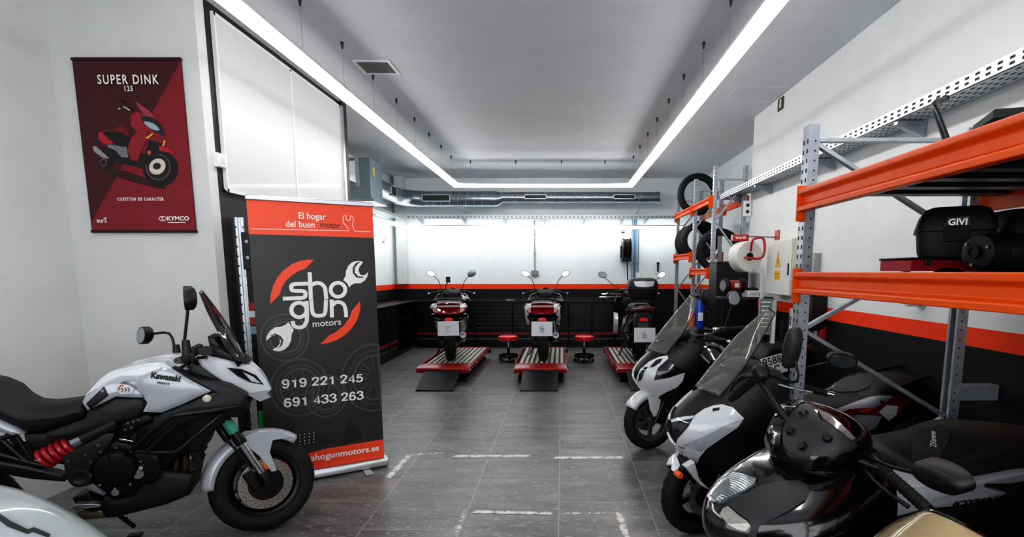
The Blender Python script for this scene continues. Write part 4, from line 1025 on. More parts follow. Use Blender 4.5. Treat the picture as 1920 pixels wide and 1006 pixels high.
mb = MB(); mb.text('RIESGO', .03, EX @ T(0, ty - .105, .0006), .0004); mb.text('ELECTRICO', .022, EX @ T(0, ty - .14, .0006), .0003); mb.build('lettering', m_ink, dd, flat=True)
tr = thing('cable_trunking', 'white cable trunking from the tray down to the electrical cabinet', 'trunking', (XW, 5.38, 1.95))
MB().bx(-.05, -.001, -.05, .05, 0, .62).build('channel', m_whitep, tr, bev=.003); MB().bx(-.054, -.05, -.045, .045, .01, .61).build('cover', m_whitep, tr); MB().cyl((-.03, -.08, -.0), (-.03, -.08, .62), .011, n=8).build('cable', m_dark, tr)
gp = at_x(1522, 494, XW - .06)
g = thing('grey_junction_box', 'small grey box on the right wall behind the rack post', 'junction box', (XW, gp.y, gp.z)); MB().bx(-.06, -.001, -.06, .06, -.1, .1).build('housing', mat('pale_grey_box', (150, 154, 152), .4), g, bev=.005); MB().bx(-.066, -.06, -.05, .05, -.09, .09).build('cover', mat('pale_grey_cover', (168, 172, 170), .35), g, bev=.003)
gp = at_x(1519, 578, XW - .12)
g = thing('black_pressure_bottle', 'tall black box with a blue cap on the wall behind the rack post', 'dispenser', (XW, gp.y, gp.z)); MB().bx(-.16, -.001, -.09, .09, -.2, .12).build('body', m_blackp, g, bev=.015); MB().bx(-.165, -.001, -.092, .092, .12, .17).build('cap', mat('blue_cap', (26, 70, 120), .4), g, bev=.01); MB().ball((-.16, -.0, .02), .045, 14, (.2, .6, 1)).build('gauge', m_whitep, g)
gp = at_x(1484, 601, XW - .02)
g = thing('white_wall_socket', 'white socket on the black wall left of the rack post', 'socket', (XW, gp.y, gp.z)); MB().bx(-.03, -.001, -.04, .04, -.13, .13).build('plate', m_whitep, g, bev=.005); MB().bx(-.034, -.03, -.02, .02, -.05, .05).build('outlet', m_grey, g)
gp = at_x(1527, 651, XW - .06)
gp = at_x(1530, 621, XW - .06)
g = thing('red_fire_alarm', 'small red fire alarm with a white button on the black wall', 'fire alarm', (XW, gp.y, gp.z)); MB().puff([(-.07, -.07), (.07, -.07), (.07, .07), (-.07, .07)], -.001, -.05, .02, .015, lambda a, b, w_: (w_, a, b)).build('housing', mat('alarm_red', (150, 20, 34), .35), g); MB().bx(-.07, -.064, -.03, .02, -.03, .03).build('button', m_whitep, g)
gp = at_x(1716, 566, XW - .05)
g = thing('white_pipe_stub', 'short white pipe stub sticking out of the right wall under the rack', 'pipe', (XW, gp.y, gp.z)); MB().lathe([(.03, 0), (.03, .11), (.024, .11), (.024, 0)], 20, RY(-90)).build('pipe', mat('grey_white_pipe', (196, 196, 194), .4), g); MB().lathe([(.03, .0), (.045, .0), (.045, .012), (.03, .012)], 20, RY(-90)).build('flange', mat('grey_white_pipe', (196, 196, 194)), g)
p = at_x(1391, 396, XW - .02)
g = thing('white_twin_socket', 'white twin socket on the end of the right wall under the tray', 'socket', (XW - .06, YE - .04, p.z)); MB().bx(-.05, .05, -.03, .0, -.1, .1).build('plate', m_whitep, g, bev=.008)
for z in (-.04, .04): MB().cyl((0, -.03, z), (0, -.033, z), .022).build('outlet', m_dark, g)
MB().tube([(.05, -.02, -.02), (.1, -.04, -.02), (.13, -.03, .03)], .008, 8, 4).build('cable', m_whitep, g)
# ----------------------------------------------------------------- tyre racks in the recess
TX, TR = 1.99, 2.43
yr = [7.22, 8.25, 9.45]
tk = thing('tyre_rack', 'tall narrow tyre rack with orange beams standing in the back right recess', 'rack', (2.2, 8.3, 0)); Mt = T(-2.2, -8.3, 0)
for y in yr:
    upright(tk, Mt, TX, y, 2.95, .06, .05); upright(tk, Mt, TR, y, 2.95, .06, .05, -1)
    brace(tk, Mt, (TX + .03, y, 2.78), (TR - .03, y, 2.78)); ns = [(TX + .04, 2.75 - .0), (TR - .04, 2.75)]
    zz = 2.72; L_ = True
    while zz > .6:
        a_, b_ = (TX + .04, TR - .04) if not L_ else (TR - .04, TX + .04)
        brace(tk, Mt, (a_, y, zz), (b_, y, zz - .48), None, .028); zz -= .48; L_ = not L_
for (a_, b_), zs in (((yr[0], yr[1]), (2.56, 1.62, .6)), ((yr[1], yr[2]), (2.56, 1.86, .6))):
    for z in zs:
        beam(tk, Mt, TX - .0, a_ + .034, b_ - .034, z, .09, -1); beam(tk, Mt, TR + .0, a_ + .034, b_ - .034, z, .09, 1)
def tyre(label, loc, rz, r=.3, w_=.12, grp='loose tyres on the tyre rack', tilt=0., band=None, rin=None):
    o = thing('tyre_casing', label, 'tyre', loc, R(rz), grp, R(tilt))
    ri = rin or r * .69; h = w_ / 2
    MB().lathe([(ri, -h * .8), (ri + .012, -h * .95), (r - .05, -h), (r - .018, -h * .72), (r, -h * .25), (r, h * .25), (r - .018, h * .72), (r - .05, h), (ri + .012, h * .95), (ri, h * .8), (ri + .012, h * .7), (r - .05, h * .8), (r - .02, 0), (r - .05, -h * .8), (ri + .012, -h * .7), (ri, -h * .8)], 48, AX_Y).build('carcass', m_rubber, o)
    mb = MB()
    for i in range(36):
        t_ = 2 * PI * i / 36
        mb.tube([((r + .001) * math.cos(t_ + k * .1) * (1 - .04 * abs(k)), h * .6 * k, (r + .001) * math.sin(t_ + k * .1) * (1 - .04 * abs(k))) for k in (-1, -.4, .4, 1)], .0022, 4)
    mb.build('tread_pattern', mat('tread_groove', (10, 10, 10), .9), o)
    if band: MB().lathe([(r - .004, -h * .2), (r + .002, -h * .2), (r + .002, h * .2), (r - .004, h * .2)], 20, AX_Y, R(60), R(100)).build('label', mat('yellow_tyre_label', (220, 206, 90), .5), o)
    return o
zt = 2.562
tyre('largest tyre standing upright on the top beams of the tyre rack', (2.21, 8.92, zt + .262), 0, .335, .13)
tyre('tyre on the middle level of the tyre rack, in front of the others', (2.2, 8.62, 1.862 + .215), -6, .3, .14)
tyre('tyre on the middle level of the tyre rack, second in the row', (2.2, 8.80, 1.862 + .20), -6, .29, .12)
tyre('tyre on the middle level of the tyre rack, third in the row', (2.2, 8.98, 1.862 + .205), -6, .29, .12)
tyre('tyre on the middle level of the tyre rack, furthest back in the row', (2.2, 9.16, 1.862 + .205), -6, .29, .12)
tyre('tyre with a yellow label leaning behind the white reel', (2.21, 7.62, 1.622 + .25), -8, .31, .12, band=True)
tyre('small tyre hanging low inside the tyre rack above the black cabinet', (2.22, 7.82, .602 + .28), 14, .28, .13)
# tall black panel cabinet
bc_ = thing('black_panel_cabinet', 'tall plain black cabinet standing in front of the tyre rack', 'cabinet', (2.13, 6.85, 0))
MB().bx(-.2, .2, -.14, .2, 0, 1.69).build('carcass', m_cab, bc_, bev=.004); MB().bx(-.19, .19, -.155, -.14, .05, 1.68).build('front_panel', mat('ribbed_black_panel', (17, 17, 19), .6, var=.2, vs=50), bc_, bev=.003); MB().bx(-.205, .205, -.16, .205, 1.69, 1.705).build('top_edge', m_edge, bc_)
# white strap reel on its red holder
wr = at_y(1397, 481, 6.1)
o = thing('strapping_reel', 'large white reel of plastic strapping on a red wall holder', 'reel', (wr.x, 6.1, wr.z))
D_ = frame((0, 0, 0), (.93, -.36, 0), (0, 0, 1)); D_ = frame((0, 0, 0), (.95, .3, 0), (0, 0, 1))
MB().lathe([(.045, -.085), (.165, -.085), (.172, -.075), (.172, .075), (.165, .085), (.045, .085), (.045, -.085)], 40, D_).build('roll', mat('white_strap_roll', (216, 216, 212), .5, var=.06, vs=30), o)
MB().lathe([(.02, -.087), (.046, -.087), (.046, .087), (.02, .087), (.02, -.087)], 20, D_).build('core', m_blackp, o)
rh = thing('reel_holder', 'red tubular wall holder carrying the white reel', 'holder', (wr.x, 6.1, wr.z))
q0, q1, q2, q3 = [at_y(px, py, 5.96) - Vector((wr.x, 6.1, wr.z)) for px, py in ((1400, 483), (1430, 482), (1432, 448), (1412, 449))]
MB().tube([(-.02, .05, 0), q0 + Vector((0, 0, 0)), q1, q2, q3, q3 + Vector((0, .05, -.12))], .014, 10, 3).build('arm', m_red, rh)
MB().bx(-.14, .04, .02, .1, .175, .25).build('plate', m_red, rh, bev=.006); mb = MB(); mb.text('wurth', .05, T(-.05, .0185, .215) @ RX(90), .001); mb.build('plate_mark', m_whitep, rh, flat=True)
MB().tube([(.04, .06, .23), (XW - wr.x, .06, .22)], .008, 8).build('tie_rod', m_steel, rh)
MB().bx(XW - wr.x - .012, XW - wr.x - .001, 0, .12, .1, .3).build('wall_plate', m_red, rh, bev=.004)
# shelf with bench grinder
sz = at_y(1390, 556, 6.25).z
xs0, xs1 = at_y(1352, 558, 6.2).x, at_y(1428, 560, 6.2).x
sh_ = thing('wall_shelf', 'dark metal shelf in front of the black cabinet carrying the bench grinder', 'shelf', ((xs0 + xs1) / 2, 6.3, sz)); hx_ = (xs1 - xs0) / 2
MB().bx(-hx_, XW - (xs0 + xs1) / 2 - .002, -.12, .16, -.03, 0).build('board', mat('grey_shelf_steel', (70, 72, 76), .4, .5), sh_, bev=.004)
for x in (-hx_ + .06, hx_ - .06): MB().bx(x - .02, x + .02, -.08, .14, -sz, -.03).build('support_post', m_blackm, sh_)
gx = at_y(1376, 545, 6.25)
bg_ = thing('bench_grinder', 'red and black bench grinder standing on the dark shelf', 'grinder', (gx.x, 6.27, sz), R(20))
MB().tube([(-.09, 0, .13), (-.05, 0, .13), (.05, 0, .13), (.09, 0, .13)], [.05, .065, .065, .05], 20).build('motor', mat('grinder_red', (150, 34, 28), .4, coat=.3), bg_)
for s in (-1, 1): MB().lathe([(.0001, -.02), (.08, -.02), (.086, -.01), (.086, .014), (.08, .022), (.0001, .022)], 24, T(s * .115, 0, .13) @ AX_X).build('wheel_guard', m_blackp, bg_); MB().lathe([(.0001, -.012), (.06, -.012), (.06, .012), (.0001, .012)], 20, T(s * .14, 0, .13) @ AX_X).build('wheel', m_steel, bg_)
MB().prism([(-.06, 0), (.06, 0), (.035, .08), (-.035, .08)], -.05, .05).build('pedestal', m_blackm, bg_, bev=.006); MB().bx(-.03, .03, -.068, -.062, .11, .16).build('badge', m_whitep, bg_)
wx_ = at_y(1410, 555, 6.2)
wb = thing('white_carton', 'white carton with black marking lying on the shelf', 'carton', (wx_.x + .03, 6.25, sz)); MB().bx(-.1, .1, -.1, .1, 0, .075).build('box', m_whitep, wb, bev=.004); mb = MB()
for k in range(6): stroke(mb, [(-.07 + .024 * k, .02 + .008 * (k % 2)), (-.06 + .024 * k, .05)], .006, T(0, -.1006, 0) @ RX(90))
mb.build('marking', m_ink, wb, flat=True)
wb2 = thing('black_sander', 'small black tool lying on the white carton', 'tool', (wx_.x + .02, 6.25, sz + .075)); MB().puff([(-.06, -.03), (.06, -.03), (.05, .03), (-.05, .03)], 0, .02, .012, .01, lambda a, b, w_: (a, b, w_)).build('body', m_blackp, wb2); MB().cyl((-.03, 0, .028), (.03, 0, .028), .01).build('handle', m_blackp, wb2)
# bench with canisters, half hidden
hb_ = thing('black_side_bench', 'black bench behind the first white scooter carrying a blue can', 'bench', (1.66, 6.6, 0)); MB().bx(-.2, .18, -.16, .2, .8, .88).build('top', m_cab, hb_, bev=.004)
for x, y in ((-.17, -.13), (.15, -.13), (-.17, .17), (.15, .17)): MB().bx(x - .02, x + .02, y - .02, y + .02, 0, .8).build('leg', m_blackm, hb_)
cp = at_y(1311, 600, 6.6)
can = thing('blue_can', 'tall blue can standing on the black bench behind the windscreen', 'can', (cp.x, 6.6, .88)); MB().lathe([(.0001, 0), (.055, 0), (.058, .01), (.058, .34), (.05, .36), (.0001, .36)], 24).build('body', mat('blue_can_paint', (22, 70, 176), .3, coat=.4), can); MB().lathe([(.0001, .36), (.06, .36), (.062, .41), (.05, .42), (.0001, .42)], 20).build('lid', m_blackp, can); MB().bx(-.03, .03, -.0595, -.05, .1, .2).build('label', m_whitep, can)
can2 = thing('orange_bottle', 'orange bottle standing beside the blue can', 'bottle', (cp.x - .1, 6.58, .88)); MB().lathe([(.0001, 0), (.034, 0), (.036, .01), (.036, .15), (.014, .19), (.014, .22), (.0001, .22)], 18).build('body', mat('orange_plastic', (226, 110, 40), .4), can2); MB().cyl((0, 0, .22), (0, 0, .245), .016).build('cap', m_whitep, can2)
# upright machine frame with notice
fp = at_y(1452, 560, 5.2)
fm = thing('machine_column', 'grey machine column with a printed notice beside the electrical cabinet', 'machine', (fp.x + .02, 5.2, 0), R(-10))
MB().bx(-.04, .0, -.03, .03, 0, 1.3).build('column', m_up, fm, bev=.004); MB().bx(.05, .08, -.02, .02, 0, 1.1).build('rail', m_blackm, fm, bev=.004); MB().bx(-.16, -.13, -.02, .02, 0, 1.6).build('rail', m_up, fm, bev=.004)
MB().bx(-.18, .1, -.1, .1, .0, .06).build('base', m_blackm, fm); MB().bx(-.16, .07, -.02, .02, .62, .66).build('crossbar', m_up, fm)
nt = MB().bx(-.155, -.045, -.042, -.034, .98, 1.32).build('notice', mat('grey_notice', (112, 120, 122), .5), fm); mb = MB()
for k in range(7): mb.bx(-.145, -.06 - .01 * (k % 3), -.0435, -.0422, 1.28 - .04 * k, 1.292 - .04 * k)
mb.build('notice_lines', m_whitep, nt); MB().bx(-.035, -.005, -.034, -.031, .85, 1.15).build('label', m_whitep, fm)
MB().bx(-.13, -.04, -.03, -.005, .97, 1.0).build('notice_clip', m_up, fm)
# ================================================================= two-wheeler kit: x forward, y to the rider's left, z up, origin under the front axle
m_gblack = mat('gloss_black_paint', (8, 8, 9), .16, coat=.8, var=.05)
m_mblack = mat('matt_black_fairing', (15, 15, 16), .52, var=.12, vs=70, bump=.1, bs=260)
m_dgrey = mat('dark_grey_fairing', (34, 35, 37), .5, var=.1, vs=60, bump=.1, bs=220)
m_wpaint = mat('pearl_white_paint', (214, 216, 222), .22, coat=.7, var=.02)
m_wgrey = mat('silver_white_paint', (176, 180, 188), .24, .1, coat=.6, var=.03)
m_seat = mat('seat_vinyl', (20, 19, 20), .6, var=.15, vs=100, bump=.2, bs=260)
m_seat2 = mat('ribbed_seat_vinyl', (40, 40, 41), .62, var=.15, vs=100, bump=.25, bs=300)
m_engine = mat('black_engine_casting', (12, 12, 13), .42, .4, var=.2, vs=30, bump=.12, bs=120)
m_rimb = mat('black_wheel_rim', (14, 14, 15), .3, .4, var=.1)
m_rimg = mat('grey_wheel_rim', (96, 98, 100), .35, .6, var=.08)
m_disc = mat('brake_disc_steel', (168, 160, 150), .32, .9, var=.1, vs=60)
m_glass = mat('mirror_glass', (186, 194, 198), .06, .9, var=.02)
m_lens = mat('clear_lamp_lens', (214, 220, 224), .08, .15, coat=.8, var=.06, vs=40)
def lens_mat():
    t = NT('faceted_lamp_lens'); p = t.p; v = t.obj()
    w = t.add('ShaderNodeTexWave'); w.inputs['Scale'].default_value = 34.; w.inputs['Distortion'].default_value = 1.2; t.l.new(v, w.inputs[0])
    n = t.noise(16, 2, v)
    c = t.ramp(t.math('ADD', t.math('MULTIPLY', w.outputs['Fac'], .22), t.math('MULTIPLY', n, .85)), [(.3, rgb((92, 96, 100))), (.55, rgb((176, 182, 186))), (.8, rgb((236, 240, 244)))])
    t.l.new(c, p.inputs['Base Color']); p.inputs['Metallic'].default_value = .55; p.inputs['Roughness'].default_value = .16; p.inputs['Coat Weight'].default_value = 1.
    t.bump(w.outputs['Fac'], .35, .003); return t.m
m_facet = lens_mat()
m_lensd = mat('dark_lamp_lens', (34, 36, 40), .06, .2, coat=1., var=.2, vs=30)
m_redl = mat('red_lamp_lens', (118, 8, 16), .14, coat=.9, var=.15, vs=40)
m_redb = mat('bright_red_reflector', (216, 28, 34), .2, coat=.6, emit=.15, var=.05)  # slight emission added so the reflector glows, though it is no lamp
m_ora = mat('orange_reflector', (226, 92, 30), .2, coat=.6, emit=.1, var=.05)  # glow put in by emission; an unlit reflector
m_screen = mat('smoked_screen', (120, 122, 116), .05, trans=.0, alpha=.34, coat=.6, var=.02)
m_screend = mat('dark_smoked_screen', (22, 20, 24), .08, alpha=.93, coat=.8, var=.03)
m_paper = mat('white_paper', (226, 228, 234), .7, var=.015)
m_plate = mat('plate_white', (214, 216, 220), .35, var=.02)
m_pblue = mat('plate_blue', (24, 70, 190), .4, var=.02)
def ringyz(x, zb, zt, hw, e=.7, n=20, top=1.):
    zc, hz = (zb + zt) / 2, (zt - zb) / 2; out = []
    for i in range(n):
        t = 2 * PI * i / n; c_, s_ = math.cos(t), math.sin(t)
        yy = hw * math.copysign(abs(c_) ** e, c_)
        if s_ > 0: yy *= 1 - (1 - top) * s_
        out.append((x, yy, zc + hz * math.copysign(abs(s_) ** e, s_)))
    return out
def sloft(mb, st, e=.7, k=4, top=1., n=20):
    """smooth loft along x through stations (x, z low, z high, half width)"""
    rings = []
    for a, b in zip(st, st[1:]):
        for j in range(k):
            x = a[0] + (b[0] - a[0]) * j / k
            i = st.index(a); p0 = st[max(i - 1, 0)]; p3 = st[min(i + 2, len(st) - 1)]; t = j / k
            v = [.5 * (2 * b1 + (c1 - a1) * t + (2 * a1 - 5 * b1 + 4 * c1 - d1) * t * t + (3 * b1 - a1 - 3 * c1 + d1) * t ** 3) for a1, b1, c1, d1 in zip(p0, a, b, p3)]
            rings.append(ringyz(x, v[1], v[2], max(v[3], .003), e, n, top))
    rings.append(ringyz(st[-1][0], st[-1][1], st[-1][2], st[-1][3], e, n, top))
    return mb.loft(rings)
def steer(ang, trail=.09, rake=27):
    ax = Vector((-math.sin(R(rake)), 0, math.cos(R(rake)))); p = Vector((trail, 0, 0))
    return Matrix.Translation(p) @ Matrix.Rotation(R(ang), 4, ax) @ Matrix.Translation(-p)
def wheel(root, name, M, cx, r, w, m_rim, spokes=5, disc=None, drill=True, style=0, cz=None):
    """rim is the part; tyre, brake disc are its pieces"""
    cz = cz or r; X = T(cx, 0, cz) @ AX_Y; rr = r * .69
    mb = MB(M)
    mb.lathe([(rr - .028, -w * .36), (rr - .01, -w * .42), (rr + .006, -w * .42), (rr + .0, -w * .3), (rr - .03, -w * .12), (rr - .03, w * .12), (rr + .0, w * .3), (rr + .006, w * .42), (rr - .01, w * .42), (rr - .028, w * .36), (rr - .04, 0), (rr - .028, -w * .36)], 40, X)
    mb.lathe([(.012, -.05), (.04, -.05), (.045, -.03), (.045, .03), (.04, .05), (.012, .05), (.012, -.05)], 24, X)
    for i in range(spokes):
        a = 2 * PI * i / spokes + .3
        prs = ((a, a),) if style == 0 else ((a - .05, a - .2), (a + .05, a + .2))
        for a0, a1 in prs:
            p0 = X @ Vector((.035 * math.cos(a0), .035 * math.sin(a0), 0)); p1 = X @ Vector(((rr - .025) * math.cos(a1), (rr - .025) * math.sin(a1), 0))
            mb.bar(p0, p1, .03, .05 if style == 0 else .022, up=(0, 1, 0)) if False else mb.bar(p0, p1, .034 if style == 0 else .018, .028, up=(0, 1, 0))
    rim = mb.build(name, m_rim, root, bev=.002)
    h = w / 2
    MB(M).lathe([(rr - .004, -h * .8), (rr + .02, -h * .96), (r - .045, -h), (r - .02, -h * .78), (r - .005, -h * .42), (r, 0), (r - .005, h * .42), (r - .02, h * .78), (r - .045, h), (rr + .02, h * .96), (rr - .004, h * .8)], 56, X).build('tyre', m_rubber, rim)
    mb = MB(M)
    for i in range(26):
        t_ = 2 * PI * i / 26
        for s in (-1, 1): mb.tube([X @ Vector(((r - .0002 - .02 * k ** 3) * math.cos(t_ + k * .22), (r - .0002 - .02 * k ** 3) * math.sin(t_ + k * .22), s * h * .8 * k)) for k in (.1, .4, .7, .92)], .0012, 4)
    mb.build('tread_pattern', mat('tread_groove', (10, 10, 10), .9), rim)
    for s, dr_ in (disc or []):
        mb = MB(M); n = 24
        mb.lathe([(dr_ * .66, s * (w * .5 + .002)), (dr_, s * (w * .5 + .002)), (dr_, s * (w * .5 + .008)), (dr_ * .66, s * (w * .5 + .008)), (dr_ * .66, s * (w * .5 + .002))], 40, X)
        d_ = mb.build('brake_disc', m_disc, rim)
        mb = MB(M)
        for i in range(n):
            a = 2 * PI * i / n
            for q in (.74, .83, .92):
                p = Vector((dr_ * q * math.cos(a + q), dr_ * q * math.sin(a + q), s * (w * .5 + .0085))); mb.cyl(X @ p, X @ (p + Vector((0, 0, s * .0008))), .0035, n=6)
        mb.build('disc_holes', mat('disc_hole_dark', (30, 28, 28), .8), rim)
        MB(M).lathe([(.02, s * w * .3), (dr_ * .62, s * (w * .5 + .0)), (dr_ * .68, s * (w * .5 + .006)), (dr_ * .5, s * (w * .5 + .008)), (.02, s * (w * .5 + .012))], 10, X).build('disc_carrier', m_engine, rim)
    return rim
def mirror(root, M, base, c, w, h, face, m=None, bend=None, roll=0., shape=0, name='mirror', st_r=.006):
    """housing with glass toward face, stalk from base"""
    base, c = Vector(base), Vector(c); f_ = Vector(face).normalized()
    up = Vector((0, 0, 1)); x = up.cross(f_).normalized(); y = f_.cross(x)
    X = Matrix((x, y, f_)).transposed().to_4x4(); X.translation = c; X = X @ Matrix.Rotation(R(roll), 4, 'Z')
    sg = 1
    if shape == 0: P = [(-.5, -.1), (-.42, .3), (-.1, .5), (.3, .46), (.5, .12), (.42, -.28), (.1, -.5), (-.3, -.44)]
    else: P = [(-.5, -.02), (-.2, .46), (.3, .5), (.5, .2), (.34, -.3), (-.1, -.5), (-.4, -.3)]
    P = [(a * w, b * h) for a, b in P]; P = spl2(P, 4)
    mb = MB(M @ X); mb.puff(P, 0, -.035, min(w, h) * .34, .02, lambda a, b, w_: (a, b, w_))
    hs = mb.build(name, m or m_blackp, root, ang=50)
    mb = MB(M @ X); flat(mb, inset2(P, .007), Matrix(), .0012); mb.build('mirror_glass', m_glass, hs, flat=True)
    pts = [base] + ([Vector(bend)] if bend is not None else []) + [c - f_ * .02]
    MB(M).tube(catmull(pts, 4) if len(pts) > 2 else pts, st_r, 8).build('mirror_stalk', m_blackp, hs)
    return hs
def plate(root, X, w, h, l1, l2=None):
    b = MB(X).puff([(-w / 2, -h / 2), (w / 2, -h / 2), (w / 2, h / 2), (-w / 2, h / 2)], -.003, 0, .004, .0012, lambda a, b_, w_: (a, b_, w_)).build('licence_plate', m_plate, root)
    mb = MB(X); flat(mb, [(-w / 2 + .002, -.0), (-w / 2 + .036, -.0), (-w / 2 + .036, h / 2 - .002), (-w / 2 + .002, h / 2 - .002)] if False else [(-w / 2 + .003, -h * .12), (-w / 2 + .04, -h * .12), (-w / 2 + .04, h / 2 - .003), (-w / 2 + .003, h / 2 - .003)], Matrix(), .0022); mb.build('country_strip', m_pblue, b, flat=True)
    mb = MB(X); mb.text('E', .024, T(-w / 2 + .0215, .0, .0032), .0008); mb.build('country_letter', m_plate, b, flat=True)
    mb = MB(X); mb.text(l1, h * .56, T(.018, h * .235, .003), .0008, sx=.95); mb.text(l2, h * .56, T(.008, -h * .24, .003), .0008, sx=.95); mb.build('lettering', m_ink, b, flat=True)
    return b
def spring(mb, a, b, r, turns, wr, M=None):
    a, b = Vector(a), Vector(b); d = (b - a); L_ = d.length; d.normalize(); x = d.orthogonal().normalized(); y = d.cross(x); n = int(turns * 14)
    mb.tube([a + d * (L_ * i / n) + (x * math.cos(2 * PI * turns * i / n) + y * math.sin(2 * PI * turns * i / n)) * r for i in range(n + 1)], wr, 8)
COWL = [(1.03, -.16, .13, -.34), (.97, -.08, .2, -.38), (.88, .02, .265, -.40), (.78, .085, .28, -.40), (.70, .09, .275, -.40), (.60, .0, .265, -.41), (.48, -.14, .25, -.44), (.36, -.25, .235, -.46), (.27, -.31, .21, -.48)]
def cowl_mesh(mb, rows, nz=5, n=26, ex=.75):
    rings = []
    fine = []
    for a, b in zip(rows, rows[1:]):
        for j in range(nz): 
            t = j / nz; i = rows.index(a); p0 = rows[max(i - 1, 0)]; p3 = rows[min(i + 2, len(rows) - 1)]
            fine.append([.5 * (2 * b1 + (c1 - a1) * t + (2 * a1 - 5 * b1 + 4 * c1 - d1) * t * t + (3 * b1 - a1 - 3 * c1 + d1) * t ** 3) for a1, b1, c1, d1 in zip(p0, a, b, p3)])
    fine.append(rows[-1])
    for z, xf, w, xb in fine:
        r = []
        dv = min(xf - xb - .02, 1.45 * w * (1.25 - .25 * ex))
        r.append((xb, -w * .97, z)); r.append(((xb + xf - dv) / 2, -w * .995, z))
        for i in range(n + 1):
            t = -1 + 2 * i / n; q = abs(t)
            r.append((xf - dv * (1 - math.cos(q * PI / 2)) ** (1.05 - .35 * ex), w * math.copysign(math.sin(q * PI / 2) ** .92, t), z))
        r.append(((xb + xf - dv) / 2, w * .995, z)); r.append((xb, w * .97, z))
        for i in range(1, 5): r.append((xb + .02 * math.sin(PI * i / 5), w * .97 * (1 - 2 * i / 5), z))
        rings.append(r)
    return mb.loft(rings)
def fillet_screen(root, prof, name, m, n=10, sweep=.1, drop=.03, thick=.004, parent=None, rim=None):
    """curved windscreen: stations (x, z, half width) along its centre line"""
    P = catmull([(a, b, c_) for a, b, c_ in prof], 5)
    def pt(s, t):
        f_ = t * (len(P) - 1); i = min(int(f_), len(P) - 2); q = P[i].lerp(P[i + 1], f_ - i); s2 = 2 * s - 1
        return (q.x - sweep * s2 * s2 * (q.z / .15 if q.z < .15 else 1), q.z * s2, q.y - drop * s2 * s2)
    mb = MB(); mb.grid(pt, n * 2, len(P) - 1)
    o = mb.build(name, m, parent or root, solid=thick, ang=60)
    if rim:
        k = len(P) - 1
        ed = [pt(0, j / k) for j in range(k + 1)] + [pt(i / 20, 1) for i in range(1, 21)] + [pt(1, 1 - j / k) for j in range(1, k + 1)]
        MB().tube(ed, .004, 6).build('screen_edge', rim, o)
    return o
def handlebar(root, M, z=1.02, x=-.42, hw=.36, back=.1, drop=.03, m=None, lever=True, covers=True, clamp=True):
    mb = MB(M); pts = [(x + .06, -.09, z - .06), (x + .03, -.16, z), (x - back * .6, -hw * .75, z - drop * .4), (x - back, -hw, z - drop)]
    full = [(a, b, c_) for a, b, c_ in reversed(pts)] + [(x + .07, 0, z - .07)] + [(a, -b, c_) for a, b, c_ in pts]
    mb.tube(full, .013, 10, 4); hb_ = mb.build('handlebar', m or m_blackm, root)
    for s in (-1, 1):
        p0 = Vector((x - back * .45, s * hw * .66, z - drop * .3)); p1 = Vector((x - back, s * hw, z - drop)); d = (p1 - p0).normalized()
        mb = MB(M); mb.tube([p0, p0.lerp(p1, .12), p0.lerp(p1, .14), p1], [.021, .021, .018, .018], 14); g = mb.build('grip', m_rubber, root)
        MB(M).tube([p1, p1 + d * .012, p1 + d * .014, p1 + d * .034], [.012, .012, .017, .015], 12).build('bar_end', m_chrome, g)
        q = p0 - d * .035
        MB(M).box(q, (.055, .06, .05), Matrix.Rotation(math.atan2(d.y, d.x) - s * PI / 2, 3, 'Z')).build('switch_box', m_blackp, root, bev=.012)
        if lever:
            MB(M).tube([q + Vector((.04, 0, -.005)), q + Vector((.075, s * .03, -.01)), q + Vector((.07 - back * .3, s * .12, -.014)), q + Vector((.055 - back * .6, s * .19, -.012))], [.009, .007, .0055, .007], 8, 0).build('brake_lever', m_chrome if lever == 'chrome' else m_blackm, root)
            MB(M).ball(q + Vector((.055 - back * .6, s * .19, -.012)), .0085, 10).build('lever_tip', m_chrome if lever == 'chrome' else m_blackm, root)
    if covers:
        mb = MB(M); sloft(mb, [(x - .06, z - .08, z - .02, .1), (x, z - .1, z + .02, .15), (x + .06, z - .1, z + .02, .13), (x + .1, z - .08, z, .08)]); mb.build('bar_cover', m_mblack, root)
    return hb_
